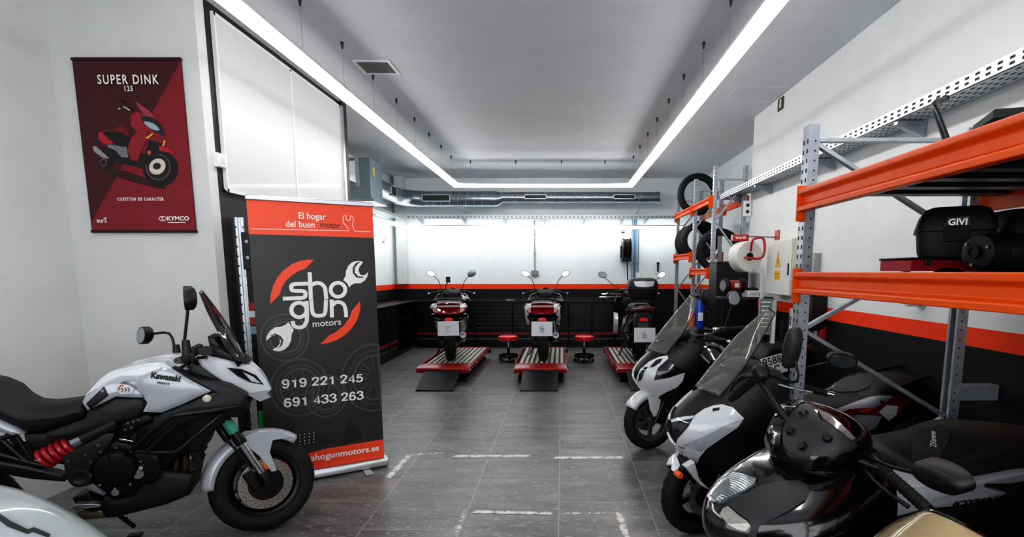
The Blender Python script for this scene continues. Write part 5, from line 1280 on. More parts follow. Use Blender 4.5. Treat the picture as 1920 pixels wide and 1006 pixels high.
def scooter(name, label, loc, rz, cfg, cat='scooter', lean=0.):
    C = dict(rows=COWL, m_cowl=m_gblack, m_body=m_gblack, m_side=m_gblack, m_rim=m_rimb, rf=.265, rr=.262, wf=.11, wr=.135, wb=-1.45, steer=0., screen=[(-.1, .97, .2), (-.22, 1.12, .19), (-.36, 1.27, .16), (-.44, 1.34, .1)], m_screen=m_screen,
             bar=dict(), mirrors=1, tail=.22, seat=m_seat, fender=m_gblack, plate=True, sheet=False, rail=True, exhaust=True, ztop=.0, disc=[(1, .115)], lights=True, dash=True, fend=(38, 165), style=0, spk=5)
    C.update(cfg)
    o = thing(name, label, cat, loc, rz, C.get('group'), R(lean)); o['label'] = label
    S = steer(C['steer']); I = Matrix(); wb = C['wb']
    cm = cowl_mesh(MB(), C['rows'], ex=C.get('ex', .75)).build('front_cowl', C['m_cowl'], o, ang=50)
    wheel(o, 'front_wheel', S, 0, C['rf'], C['wf'], C['m_rim'], C['spk'], C['disc'], style=C['style'])
    wheel(o, 'rear_wheel', I, wb, C['rr'], C['wr'], C['m_rim'], C['spk'], [(-1, .11)])
    # front fender, fork legs
    r_ = C['rf'] + .018; w_ = C['wf'] * .5 + .012; a0, a1 = C['fend']
    X = T(0, 0, C['rf']) @ RX(90)
    mb = MB(S); mb.lathe([(r_ - .06, -w_), (r_ - .02, -w_ * .98), (r_, -w_ * .6), (r_ + .008, 0), (r_, w_ * .6), (r_ - .02, w_ * .98), (r_ - .06, w_)], 22, X, R(a0), R(a1))
    fd = mb.build('front_fender', C['fender'], o, solid=.004, ang=50)
    for s in (-1, 1):
        yy = s * (C['wf'] * .5 + .03)
        MB(S).tube([(.0, yy, C['rf']), (-.025, yy, C['rf'] + .05), (-.14, yy, C['rf'] + .29)], [.022, .024, .02], 12).build('fork_leg', m_blackm, o)
        MB(S).prism([(-.05, C['rf'] + .2), (.09, C['rf'] + .25), (.06, C['rf'] + .12), (.02, C['rf'] + .05), (-.02, C['rf'] + .06)], yy - .004, yy + .004).build('fender_stay', C['fender'], fd, bev=.002)
    MB(S).box((-.075, C['wf'] * .5 + .02, C['rf'] + .03), (.05, .05, .1), RY(-20).to_3x3()).build('brake_caliper', m_engine, o, bev=.01)
    # floor tunnel, engine, rear body, seat
    mb = MB(); sloft(mb, [(-.36, .25, .62, .2), (-.5, .22, .5, .22), (-.68, .22, .48, .21), (-.85, .24, .56, .19), (-.98, .28, .6, .17)], .55); mb.build('floorboard', C.get('m_floor', m_mblack), o)
    tw = C['tail']; zt = C['ztop']
    mb = MB(); st = [(-.66, .3, .62, .13), (-.8, .3, .68, .2), (-1.1, .40, .715 + zt * .5, tw * 1.02), (-1.4, .54, .76 + zt * .8, tw), (-1.65, .63, .83 + zt, tw * .9), (-1.76, .69, .86 + zt, tw * .8), (-1.81, .73, .83 + zt, tw * .55)]
    sloft(mb, st, .6); body = mb.build('rear_body', C['m_body'], o)
    mb = MB(); s0 = zt
    sw_ = C.get('seatw', 1.)
    sloft(mb, [(-.62, .60, .70, .08), (-.74, .64, .765, .14), (-1.0, .68, .775 + s0 * .2, .17), (-1.14, .70, .79 + s0 * .5, .17 * sw_), (-1.24, .72, .87 + s0 * .8, .165 * sw_), (-1.45, .74, .885 + s0, .16 * sw_), (-1.62, .77, .88 + s0, .14 * sw_), (-1.74, .8, .86 + s0, .09 * sw_)], .6)
    if C.get('has_seat', True): mb.build('seat', C['seat'], o)
    else: mb.bm.free()
    mb = MB(); sloft(mb, [(-.9, .2, .46, .1), (-1.1, .18, .46, .14), (-1.3, .2, .42, .12), (-1.4, .22, .36, .07)], .6); mb.build('engine', m_engine, o)
    MB().puff(spl2([(-1.0, .2), (-1.0, .36), (-1.2, .38), (-1.5, .36), (-1.56, .28), (-1.5, .2), (-1.2, .16)], 3), .09, .16, .03, .015).build('drive_cover', m_engine, o)
    for s in (-1, 1):
        mb = MB(); spring(mb, (-1.46, s * .13, .34), (-1.3, s * .14, .6), .028, 6, .006); mb.cyl((-1.46, s * .13, .3), (-1.29, s * .14, .62), .014); mb.build('rear_shock', m_blackm, o)
    if C['exhaust']:
        mb = MB(); mb.tube([(-.95, -.1, .24), (-1.1, -.16, .26), (-1.2, -.17, .3)], .018, 10, 4); mb.build('exhaust_pipe', m_steel, o)
        X = frame((-1.2, -.185, .3), (0, 1, 0), (0, 0, 1)); ax = Vector((-.93, 0, .28)).normalized(); X = frame((-1.2, -.185, .3), (0, 1, 0), Vector((0, 1, 0)).cross(ax) * -1)
        e_ = MB().tube([(-1.18, -.185, .3), (-1.22, -.185, .31), (-1.6, -.19, .4), (-1.66, -.19, .415)], [.03, .055, .06, .05], 18).build('exhaust', m_blackm, o)
        MB().tube([(-1.655, -.19, .414), (-1.672, -.19, .418)], [.046, .046], 18).build('exhaust_cap', m_steel, e_)
        mb = MB()
        for k in range(6): a = PI * k / 3; mb.cyl((-1.673, -.19 + .026 * math.cos(a), .418 + .026 * math.sin(a)), (-1.676, -.19 + .026 * math.cos(a), .419 + .026 * math.sin(a)), .009, n=8)
        mb.cyl((-1.673, -.19, .418), (-1.677, -.19, .419), .012, n=10); mb.build('exhaust_holes', m_gap, e_)
    # tail: lamp unit, mudguard, plate
    if C['lights']:
        zl = zt; w2 = tw * 1.06
        tlp = [(-w2, .80 + zl), (-w2 * .9, .845 + zl), (0, .875 + zl), (w2 * .9, .845 + zl), (w2, .80 + zl), (w2 * .85, .74 + zl), (w2 * .45, .7 + zl), (-w2 * .45, .7 + zl), (-w2 * .85, .74 + zl)]
        fn = lambda a, b, w_: (-1.915 + 1.5 * a * a - w_ + (b - .8) * .5, a, b)
        sub = []
        mb = MB(); mb.puff(tlp, -.1, .02, .02, .012, fn); tl = mb.build('tail_light', m_redl, o)
        for s in (-1, 1):
            mb = MB(); mb.puff([(s * w2 * .62, .78 + zl), (s * w2 * .95, .8 + zl), (s * w2 * .84, .84 + zl), (s * w2 * .6, .845 + zl)], .0, .038, .012, .006, fn); mb.build('indicator_lens', m_lens, tl)
            mb = MB(); mb.puff([(s * w2 * .6, .72 + zl), (s * w2 * .8, .745 + zl), (s * w2 * .84, .785 + zl), (s * w2 * .62, .775 + zl)], .0, .036, .01, .004, fn); mb.build('reverse_lens', mat('pale_pink_lens', (196, 130, 120), .15, coat=.6), tl)
        MB().bx(-1.93, -1.91, -.008, .008, .74 + zl, .75 + zl).build('lamp_seam', m_gap, tl)
    mb = MB(); mb.prism([(-1.72, .62), (-1.8, .68), (-1.92, .66), (-2.0, .5), (-2.02, .4), (-1.99, .4), (-1.96, .5), (-1.86, .58)], -.08, .08); mb.build('rear_mudguard', m_mblack, o, bev=.008)
    MB().prism(spl2([(-.05, .655), (.05, .655), (.058, .675), (.03, .7), (-.03, .7), (-.058, .675)], 3), -1.945, -1.92, lambda a, b, w_: (w_, a, b)).build('rear_reflector', m_redb, o, bev=.004)
    if C['sheet']: pass
    elif C['plate']:
        MB().prism([(-.11, .44), (.11, .44), (.11, .6), (-.11, .6)], -2.02, -2.014, lambda a, b, w_: (w_ + (b - .5) * .2, a, b)).build('licence_plate', m_plate, o, bev=.002)
    if C['rail']:
        mb = MB(); mb.tube([(-1.3, .17, .84 + zt), (-1.5, tw * .9, .87 + zt), (-1.75, tw * .75, .9 + zt), (-1.9, .06, .915 + zt), (-1.9, -.06, .915 + zt), (-1.75, -tw * .75, .9 + zt), (-1.5, -tw * .9, .87 + zt), (-1.3, -.17, .84 + zt)], .014, 10, 4); mb.build('grab_rail', m_blackp, o)
    # dash, bars, mirrors, screen
    if C['dash']:
        mb = MB(); sloft(mb, [(-.5, .78, .9, .12), (-.44, .72, .97, .17), (-.36, .66, 1.0, .18), (-.26, .64, 1.0, .15), (-.18, .7, .97, .1)], .6); mb.build('dashboard', m_mblack, o)
        mb = MB(); sloft(mb, [(-.36, .98, 1.03, .1), (-.3, .98, 1.07, .14), (-.22, .98, 1.06, .13), (-.16, .97, 1.02, .08)], .7); b_ = mb.build('instrument_binnacle', m_mblack, o)
        MB().lathe([(.0001, 0), (.05, 0), (.055, .006), (.05, .01)], 20, T(-.335, 0, 1.035) @ RY(-60)).build('speedometer', m_lensd, b_)
    if C['bar'] is not None: handlebar(o, S, **C['bar'])
    if C['screen']: fillet_screen(o, C['screen'], 'windscreen', C['m_screen'], rim=C.get('rim'))
    if C['mirrors']:
        mz = C.get('mz', 1.24); my = C.get('my', .36); mx = C.get('mx', -.36)
        for s in (-1, 1): mirror(o, S, (mx - .06, s * .17, 1.03), (mx, s * my, mz), .15, .1, (-1, s * -.1, .05), bend=(mx - .03, s * (my - .12), mz - .12), roll=-s * 25)
    # stand
    mb = MB(); mb.tube([(-.9, .14, .24), (-.92, .24, .03)], .012, 8); mb.tube([(-.92, .24, .03), (-.96, .27, .008)], [.014, .008], 8); mb.build('side_stand', m_blackm, o)
    return o
# ================================================================= the three scooters on the lifts, seen from behind
def sheet(loc, rz, label, tilt=0, mark=0):
    o = thing('paper_sheet', label, 'paper', loc, rz, 'paper sheets over the plates')
    MB().box((0, 0, 0), (.297, .003, .205)).build('paper', m_paper, o)
    X = T(0, -.0022, -.005) @ RX(90)
    if mark == 0:
        mb = MB()
        flat(mb, [(-.045, -.06), (.045, -.06), (.045, .05), (-.045, .05)], X, 0); mb.build('tag', m_whitep, o, flat=True)
        mb = MB()
        for a, b in ((-.025, .02), (.02, .025), (-.02, -.03), (.02, -.035), (-.01, .0)): stroke(mb, [(a - .012, b - .01), (a, b + .01), (a + .012, b)], .006, X, z=.001)
    else:
        mb = MB()
        stroke(mb, arc(0, 0, .045, 60, 150, 8), .006, X, z=.001); stroke(mb, arc(0, 0, .045, 240, 330, 8), .006, X, z=.001)
        for k in (-1, 0, 1): stroke(mb, [(.02 * k + .01, .018), (.02 * k - .008, .012), (.02 * k + .008, -.004), (.02 * k - .01, -.014)], .006, X, 3, z=.001)
        stroke(mb, [(-.04, -.03), (-.01, -.02), (.02, -.035)], .005, X, z=.001)
    mb.build('printed_mark', m_ink, o, flat=True)
    return o
LZ = .224
rowsB = [(1.0, -.16, .2, -.34), (.95, -.08, .26, -.38), (.86, .02, .31, -.40), (.76, .085, .31, -.40), (.68, .09, .3, -.40), (.60, .0, .28, -.41), (.48, -.14, .26, -.44), (.36, -.25, .235, -.46), (.27, -.31, .21, -.48)]
def lift_scooter(label, loc, rz, **k):
    cfg = dict(rows=rowsB, wr=.155, group='scooters parked on the red lifts', tail=.255, ztop=.045, seatw=1.25, mz=1.32, my=.34, screen=None, plate=False)
    cfg.update(k); return scooter('scooter', label, loc, rz, cfg)
sA = lift_scooter('black scooter with red tail lights and a phone mount on the left lift', (-1.95, 9.53, LZ), R(99.5))
mb = MB(); mb.box((-.36, .06, 1.22), (.02, .075, .1)); mb.build('phone_mount', m_blackp, sA, bev=.008); MB().tube([(-.38, .12, 1.04), (-.37, .1, 1.12), (-.35, .06, 1.2)], .01, 8).build('phone_arm', m_blackm, sA)
sB = lift_scooter('scooter with white side panels and red tail lights on the middle lift', (-.285, 9.55, LZ), R(90))
for s in (-1, 1):
    MB(Matrix.Diagonal((1, s, 1, 1))).puff(spl2([(-1.2, .64), (-1.3, .8), (-1.6, .88), (-1.84, .85), (-1.86, .78), (-1.76, .66), (-1.5, .56), (-1.3, .56)], 2), .2, .247, .03, .01).build('side_panel', m_wpaint, sB)
mb = MB(); mb.tube([(-1.86, -.16, .93), (-1.9, -.1, .965), (-1.9, .1, .965), (-1.86, .16, .93)], .014, 8, 3); mb.build('passenger_rail', m_blackp, sB)
rowsC = [(1.06, -.1, .2, -.34), (.98, -.04, .25, -.38), (.86, .02, .29, -.40), (.76, .085, .3, -.40), (.68, .09, .29, -.40), (.60, .0, .27, -.41), (.48, -.14, .25, -.44), (.36, -.25, .235, -.46), (.27, -.31, .21, -.48)]
sC = lift_scooter('black scooter with a tall top case on the right lift', (1.2, 9.53, LZ), R(89), rows=rowsC, tail=.19, ztop=.0, seatw=1., mz=1.3, my=.5, lights=False, rail=False, bar=dict(hw=.42))
mb = MB(); mb.puff([(-.17, .84), (0, .87), (.17, .84), (.15, .79), (0, .8), (-.15, .79)], 1.8, 1.9, .01, .006, lambda a, b, w_: (-w_, a, b)); mb.build('tail_light', mat('dim_red_lens', (92, 22, 30), .2, coat=.6), sC)
mb = MB(); sloft(mb, [(-1.72, .28, .78, .12), (-1.8, .3, .8, .14), (-1.88, .34, .78, .12)], .6); mb.build('rear_housing', m_mblack, sC)
secs = []; Mc = T(-1.72, 0, .95) @ RZ(0)
for z, k in ((0, .78), (.03, .86), (.13, .95), (.15, .98)): secs.append([(.2 * k * a, .22 * k * b, z) for a, b in SQ])
tcs = MB(Mc).loft(secs).build('top_case', m_case, sC)
secs = []
for z, k in ((.155, 1.0), (.2, 1.0), (.26, .94), (.3, .8), (.315, .6)): secs.append([(.2 * k * a, .22 * k * b, z) for a, b in SQ])
MB(Mc).loft(secs).build('case_lid', m_case, tcs)
MB(Mc).prism([(-.15, .27), (.15, .27), (.13, .2), (.05, .185), (-.05, .185), (-.13, .2)], .17, .206, lambda a, b, w_: (-w_, a, b)).build('case_reflector', mat('silver_reflector', (190, 192, 196), .2, .5, coat=.6), tcs, bev=.004)
MB().bx(-1.9, -1.5, -.1, .1, .93, .955).build('case_rack', m_blackm, sC)
for z, y in ((.98, .42), (.93, .46)): MB().tube([(-.45, .2, z), (-.5, y * .8, z), (-.52, y + .1, z)], .012, 8, 3).build('silver_guard_bar', m_chrome, sC)
MB().puff(spl2([(-.35, .3), (-.3, .62), (-.38, .66), (-.5, .6), (-.52, .4)], 3), .24, .3, .02, .01).build('leg_guard', m_wgrey, sC)
for o_, lb, mk, dx in ((sA, 'white sheet with a small tag over the plate of the left lift scooter', 0, 0), (sB, 'white sheet with a black mark over the plate of the middle lift scooter', 1, 0), (sC, 'white sheet with a black mark hanging below the scooter top case', 1, 0)):
    zs = {sA: .56, sB: .555, sC: .47}[o_]
    p = place(o_) @ Vector((-2.075, {sA: .0, sB: .0, sC: 0.}[o_], zs)); sheet(p, o_.rotation_euler.z - PI / 2, lb, 0, mk)

for o_ in (sA, sB):   # black under-tail behind the wheel
    mb = MB(); mb.puff([(-.25, .74), (.25, .74), (.2, .66), (.09, .63), (.07, .58), (-.07, .58), (-.09, .63), (-.2, .66)], 1.72, 1.86, .02, .01, lambda a, b, w_: (-w_ + .9 * a * a, a, b)); mb.build('under_tail', m_gblack, o_)
# ================================================================= the white naked-adventure motorcycle on the left
KA = R(22); KS = 21.
kaw = thing('motorcycle', 'white and black touring motorcycle with a red rear spring parked on the left', 'motorcycle', (-1.86, 3.13, 0), KA)
KM = place(kaw); KI = KM.inverted(); KO = KI @ CAM; KS_M = T(.022, 0, 0) @ steer(KS, .108, 25)
def kp(px, py, d):
    """image point -> (x, z) on the plane d metres out from the bike's middle on the near side"""
    r = KI.to_3x3() @ ray(px, py); q = KO + r * ((-d - KO.y) / r.y); return (q.x, q.z)
def ka(pts, d): return [kp(x / 1.988, 500 + y / 1.988, d) for x, y in pts]
def kb(pts, d): return [kp(x / 3.5175, 720 + y / 3.5175, d) for x, y in pts]
def k3(x, y, d): a, b = ka([(x, y)], d)[0]; return Vector((a, -d, b))
def k3b(x, y, d): a, b = kb([(x, y)], d)[0]; return Vector((a, -d, b))
near = lambda a, b, w_: (a, -w_, b)
def slab(name, poly, hw, m, ins=.03, bulge=.02, fn=None, k=0, bev=0):
    """body of both sides: outline carried across, rounded over on each flank"""
    P = spl2(poly, k) if k else poly; fn = fn or near; mb = MB()
    rs = []
    for s in (-1, 1):
        q = P; r = [(q, s * hw)]
        for f_, h in ((.3, .55), (.7, 1.)): q = inset2(q, ins * f_); r.append((q, s * (hw + bulge * h)))
        rs.append(r)
    rings = list(reversed(rs[0])) + rs[1]
    V_ = [[mb.v(fn(a, b, w_)) for a, b in q] for q, w_ in rings]; n = len(P)
    for A, B in zip(V_, V_[1:]):
        for i in range(n): mb.f((A[i], A[(i + 1) % n], B[(i + 1) % n], B[i]))
    mb._fill(V_[0], rings[0][0]); mb._fill(V_[-1], rings[-1][0])
    return mb.build(name, m, kaw, bev=bev)
def side(name, poly, d0, d1, m, ins=.012, bulge=.006, both=False, parent=None, fn=None, k=0):
    P = spl2(poly, k) if k else poly; o = None
    for s in ((1, -1) if both else (1,)):
        mb = MB(Matrix.Diagonal((1, s, 1, 1))); mb.puff(P, d0, d1, ins, bulge, fn or near); o_ = mb.build(name, m, parent or kaw); o = o or o_
    return o
def ktube(name, pts, r, m, d=None, k=4, both=False, parent=None, n=10):
    for s in ((1, -1) if both else (1,)): o = MB(Matrix.Diagonal((1, s, 1, 1))).tube(pts, r, n, k).build(name, m, parent or kaw)
    return o
# wheels
wheel(kaw, 'front_wheel', KS_M, 0, .293, .108, m_rimb, 5, [(1, .15), (-1, .15)], style=1)
wheel(kaw, 'rear_wheel', Matrix(), -1.415, .315, .16, m_rimb, 5, [(-1, .11)], style=1)
# front end (steered)
F = KS_M
for s in (-1, 1):
    y = s * .1; B_ = Vector((.01, y, .29)); U = Vector((-.4226, 0, .906))
    MB(F).tube([B_, B_ + U * .07, B_ + U * .09], [.026, .03, .022], 14).build('fork_bottom', m_engine, kaw)
    f_ = MB(F).tube([B_ + U * .08, B_ + U * .34], .021, 14).build('fork_slider', m_chrome, kaw)
    MB(F).tube([B_ + U * .3, B_ + U * .32, B_ + U * .36, B_ + U * .8], [.031, .033, .028, .027], 14).build('fork_tube', m_blackm, kaw)
    if s < 0: MB(F).tube([B_ + U * .38, B_ + U * .46], .0292, 14).build('fork_sticker', mat('green_sticker', (60, 150, 130), .5), f_)
    MB(F).box((-.075, s * .085, .33), (.06, .05, .12), RY(-25).to_3x3()).build('brake_caliper', m_engine, kaw, bev=.012)
    X = T(0, 0, .297) @ RX(90)
    MB(F).tube([(-.07, s * .09, .4), (-.14, s * .1, .52), (-.2, s * .06, .62), (-.27, s * .1, .8)], .007, 8, 4).build('brake_hose', m_rubber, kaw)
MB(F).puff([(-.02, .47), (.012, .47), (.03, .38), (-.002, .38)], .07, .078, .004, .002, near).build('pad_reflector', m_ora, kaw)
mb = MB(F); mb.cyl((0, -.12, .297), (0, .12, .297), .013); mb.build('axle', m_steel, kaw)
r_ = .32
mb = MB(F); mb.lathe([(r_ - .05, -.078), (r_ - .015, -.076), (r_ + .002, -.045), (r_ + .006, 0), (r_ + .002, .045), (r_ - .015, .076), (r_ - .05, .078)], 26, T(0, 0, .297) @ RX(90), R(52), R(176))
fd = mb.build('front_fender', m_wgrey, kaw, solid=.005, ang=60)
for s in (-1, 1):
    MB(F).prism([(.17, .55), (.1, .6), (-.06, .615), (-.13, .585), (-.03, .47), (.03, .36), (.06, .36), (.03, .48), (.05, .55)], s * .078, s * .09).build('fender_stay', m_wgrey, fd, bev=.004)
for z, x in ((.78, -.215), (1.0, -.32)): MB(F).box((x, 0, z), (.09, .27, .04), RY(-25).to_3x3()).build('triple_clamp', m_blackm, kaw, bev=.012)
hx, hz_ = -.31, 1.09
mb = MB(F); bar_ = [(hx - .1, -.42, hz_ - .02), (hx - .05, -.26, hz_ - .01), (hx + .02, -.1, hz_ - .05), (hx + .02, .1, hz_ - .05), (hx - .05, .26, hz_ - .01), (hx - .1, .42, hz_ - .02)]
mb.tube(bar_, .012, 10, 4); mb.build('handlebar', m_blackm, kaw)
for s in (-1, 1):
    p0 = Vector((hx - .055, s * .28, hz_ - .012)); p1 = Vector((hx - .1, s * .42, hz_ - .02)); d_ = (p1 - p0).normalized()
    g = MB(F).tube([p0, p0.lerp(p1, .1), p0.lerp(p1, .12), p1], [.022, .022, .018, .018], 14).build('grip', m_rubber, kaw); MB(F).cyl(p1, p1 + d_ * .04, .016).build('bar_end', m_blackm, g)
    q = p0 - d_ * .03
    MB(F).box(q, (.06, .055, .055)).build('switch_box', m_blackp, kaw, bev=.012)
    MB(F).tube([q + Vector((.04, 0, 0)), q + Vector((.08, s * .03, 0)), q + Vector((.06, s * .17, -.01))], [.009, .007, .006], 8).build('brake_lever', m_blackm, kaw)
    MB(F).puff(spl2([(hx + .02, hz_ - .0), (hx - .0, hz_ + .04), (hx + .05, hz_ + .05), (hx + .065, hz_ + .01)], 3), s * .24 - .02, s * .24 + .02, .006, .004).build('fluid_reservoir', m_blackp, kaw)
    MB(F).tube([q + Vector((-.005, 0, .02)), q + Vector((-.005, 0, .1))], [.024, .018], 12).build('mirror_clamp', m_blackp, kaw)
# mirrors
q = Vector((hx - .06, -.25, hz_ + .06)); mirror(kaw, F, q, q + Vector((.01, -.09, .24)), .11, .12, (-1, .18, .0), roll=35, shape=1, st_r=.0075)
q = Vector((hx - .06, .25, hz_ + .04)); mirror(kaw, F, q, q + Vector((-.15, .12, .12)), .15, .095, (-1, -.25, .0), bend=q + Vector((-.02, .01, .12)), roll=12, shape=0, st_r=.0075)
# body: tank, seat, tail
tank = ka([(305, 505), (315, 480), (345, 448), (375, 415), (395, 398), (430, 384), (480, 370), (520, 361), (560, 355), (610, 353), (645, 370), (690, 405), (740, 438), (785, 462), (700, 505), (600, 541), (535, 541), (520, 520), (430, 500), (325, 535)], .12)
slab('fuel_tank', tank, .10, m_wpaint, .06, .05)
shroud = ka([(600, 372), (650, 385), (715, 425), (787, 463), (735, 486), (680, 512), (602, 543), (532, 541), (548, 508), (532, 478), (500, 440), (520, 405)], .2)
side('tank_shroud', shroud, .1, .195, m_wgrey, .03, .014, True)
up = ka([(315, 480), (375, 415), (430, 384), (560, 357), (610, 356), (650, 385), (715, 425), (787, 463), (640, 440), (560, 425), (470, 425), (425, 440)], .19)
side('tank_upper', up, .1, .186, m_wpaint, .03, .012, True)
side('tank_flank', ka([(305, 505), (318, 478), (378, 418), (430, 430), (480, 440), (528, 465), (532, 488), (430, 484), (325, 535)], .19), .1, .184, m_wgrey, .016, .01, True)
side('side_inset', ka([(320, 510), (386, 446), (403, 480), (336, 530)], .2), .18, .199, m_blackp, .006, .003, True)
c_ = k3(383, 461, .203); MB().cyl(c_, c_ + Vector((0, -.006, 0)), .0075).build('lock', m_chrome, kaw)
side('knee_panel', ka([(325, 540), (430, 487), (528, 490), (545, 510), (522, 560), (430, 585), (330, 620), (250, 640), (165, 640), (180, 615), (250, 592), (318, 565)], .17), .06, .165, m_mblack, .02, .012, True)
# sticker and badges on the tank
SX_ = lambda x, y, d, rot=0: frame(k3(x, y, d), (1, 0, 0), (0, 0, 1)) @ RZ(rot)
mb = MB(); A, B = k3(560, 402, .212), k3(678, 418, .212); ang_ = math.degrees(math.atan2(B.z - A.z, B.x - A.x)); L_ = (B - A).length
mb.text('Kawasaki', .045, SX_(618, 411, .213, ang_), .0022, sx=L_ / (.045 * 4.0)); mb.build('tank_lettering', m_ink, kaw, flat=True)
mb = MB(); mb.text('VERSYS', .015, SX_(606, 434, .214, ang_), .0004, sx=1.2, shear=.2); mb.build('model_lettering', m_ink, kaw, flat=True)
st = side('workshop_sticker', ka([(436, 436), (475, 440), (500, 452), (497, 472), (450, 474), (436, 460)], .197), .19, .2, mat('silver_sticker', (206, 208, 210), .25), .003, .001)
mb = MB(); X = SX_(462, 456, .2025); stroke(mb, arc(0, 0, .022, 90, 190, 8), .006, X, z=.0005); mb.build('sticker_arc', mat('sticker_red', (200, 50, 40), .4), st, flat=True)
mb = MB()
for k in range(3): stroke(mb, [(-.012 + .014 * k, .008), (-.004 + .014 * k, -.002), (-.012 + .014 * k, -.012)], .004, X, 2, z=.0006)
mb.build('sticker_letters', m_ink, st, flat=True)
# seat and tail
slab('seat', ka([(-190, 430), (-120, 428), (-60, 440), (0, 465), (22, 487), (45, 505), (80, 522), (130, 527), (200, 520), (270, 509), (302, 508), (326, 536), (316, 562), (250, 590), (160, 617), (100, 622), (60, 603), (0, 575), (-100, 545), (-190, 520)], .12), .10, m_seat, .05, .04)
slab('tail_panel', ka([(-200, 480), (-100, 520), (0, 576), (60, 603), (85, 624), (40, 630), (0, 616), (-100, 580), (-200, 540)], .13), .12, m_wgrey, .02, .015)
side('tail_under', ka([(90, 625), (165, 620), (300, 590), (320, 615), (240, 650), (150, 680), (100, 665)], .12), .0, .12, m_mblack, .02, .01, True)
for a, b in (((0, 640), (60, 625)), ((0, 640), (85, 715)), ((60, 630), (120, 722)), ((-60, 660), (0, 720)), ((0, 700), (160, 740)), ((105, 660), (125, 715)), ((-150, 600), (0, 640))): ktube('subframe_tube', [k3(*a, .1), k3(*b, .1)], .013, m_blackm, k=0, both=True)
# shock with red spring
a, b = k3(152, 722, .12), k3(312, 640, .12)
mb = MB(); spring(mb, a.lerp(b, .06), a.lerp(b, .84), .046, 5.2, .0125); mb.build('shock_spring', mat('red_spring', (168, 22, 38), .3, coat=.4), kaw)
MB().tube([a, b], .022, 12).build('shock_body', m_blackm, kaw); MB().tube([a.lerp(b, .8), a.lerp(b, 1.06)], .045, 18).build('shock_collar', m_steel, kaw)
ktube('shock_reservoir', [k3(310, 640, .15), k3(440, 578, .15)], [.034, .036], m_blackp, k=0)
# swing arm, frame spar
side('swing_arm', ka([(-240, 690), (0, 725), (110, 745), (235, 775), (240, 800), (120, 790), (0, 770), (-240, 740)], .15), .09, .15, m_blackm, .012, .006, True)
fp_ = side('frame_plate', ka([(232, 705), (330, 655), (395, 618), (430, 622), (400, 680), (352, 735), (330, 770), (328, 800), (300, 818), (270, 812), (250, 790)], .17), .1, .172, m_mblack, .016, .008, True)
c_ = k3(300, 785, .182); MB().lathe([(.0001, 0), (.026, 0), (.034, -.006), (.05, -.004), (.052, .02)], 24, T(*c_) @ RX(90) @ Matrix.Diagonal((1, 1, -1, 1))).build('pivot_cover', m_blackp, kaw)
for q in ((368, 663), (255, 722), (320, 700)): c_ = k3(*q, .182); MB().cyl(c_, c_ + Vector((0, -.006, 0)), .008, n=8).build('bolt', m_steel, kaw)
# engine
slab('engine_block', ka([(390, 650), (470, 560), (545, 548), (640, 555), (720, 620), (715, 690), (660, 720), (560, 790), (500, 850), (430, 870), (370, 840), (330, 790)], .12), .12, m_engine, .03, .015)
c_ = k3(437, 745, .165); X = T(*c_) @ RX(90)
mb = MB(); mb.lathe([(.0001, .05), (.05, .05), (.085, .042), (.1, .02), (.104, -.03)], 36, X); cc_ = mb.build('clutch_cover', m_engine, kaw)
mb = MB()
for i in range(7): t_ = 2 * PI * i / 7; mb.bar(X @ Vector((.035 * math.cos(t_), .035 * math.sin(t_), .05)), X @ Vector((.082 * math.cos(t_), .082 * math.sin(t_), .0445)), .012, .008)
mb.build('cover_ribs', m_engine, cc_, bev=.002)
mb = MB()
for i in range(10): t_ = 2 * PI * i / 10 + .2; p = X @ Vector((.112 * math.cos(t_), .112 * math.sin(t_), -.0)); mb.cyl(p, p + Vector((0, -.022, 0)), .0065, n=8)
mb.build('cover_bolts', m_steel, cc_)
side('clutch_flange', ka([(330, 760), (345, 690), (400, 655), (470, 655), (530, 700), (545, 760), (520, 820), (450, 855), (380, 840)], .15), .1, .152, m_engine, .012, .006, k=2)
for (x, y), r_, d_, m_ in (((517, 770), .026, .182, m_steel), ((527, 746), .01, .185, m_chrome), ((432, 838), .018, .17, m_steel)): c_ = k3(x, y, d_); MB().tube([c_ + Vector((0, .02, 0)), c_, c_ + Vector((0, -.01, 0))], [r_ * 1.15, r_ * 1.15, r_], 20).build('filler_cap', m_, kaw)
side('engine_cover', ka([(480, 700), (560, 690), (600, 720), (590, 790), (530, 810), (500, 790)], .16), .1, .165, m_engine, .015, .008, k=2)
slab('cylinder_block', ka([(520, 560), (640, 545), (740, 560), (735, 640), (690, 690), (560, 690), (500, 640)], .13), .13, m_engine, .02, .01)
side('throttle_body', ka([(440, 590), (500, 555), (560, 545), (575, 575), (520, 600), (480, 640), (445, 630)], .13), .05, .14, m_engine, .015, .01, k=2)
for q in ((480, 580), (492, 596), (470, 605), (500, 575), (486, 560), (520, 566)): c_ = k3(*q, .152); MB().cyl(c_, c_ + Vector((0, -.012, 0)), .006, n=8).build('bolt', m_steel, kaw)
c0, c1 = k3(445, 640, .16), k3(500, 650, .16); MB().bar(c0, c1, .012, .022, (0, 1, 0)).build('bracket', m_chrome, kaw, bev=.003)
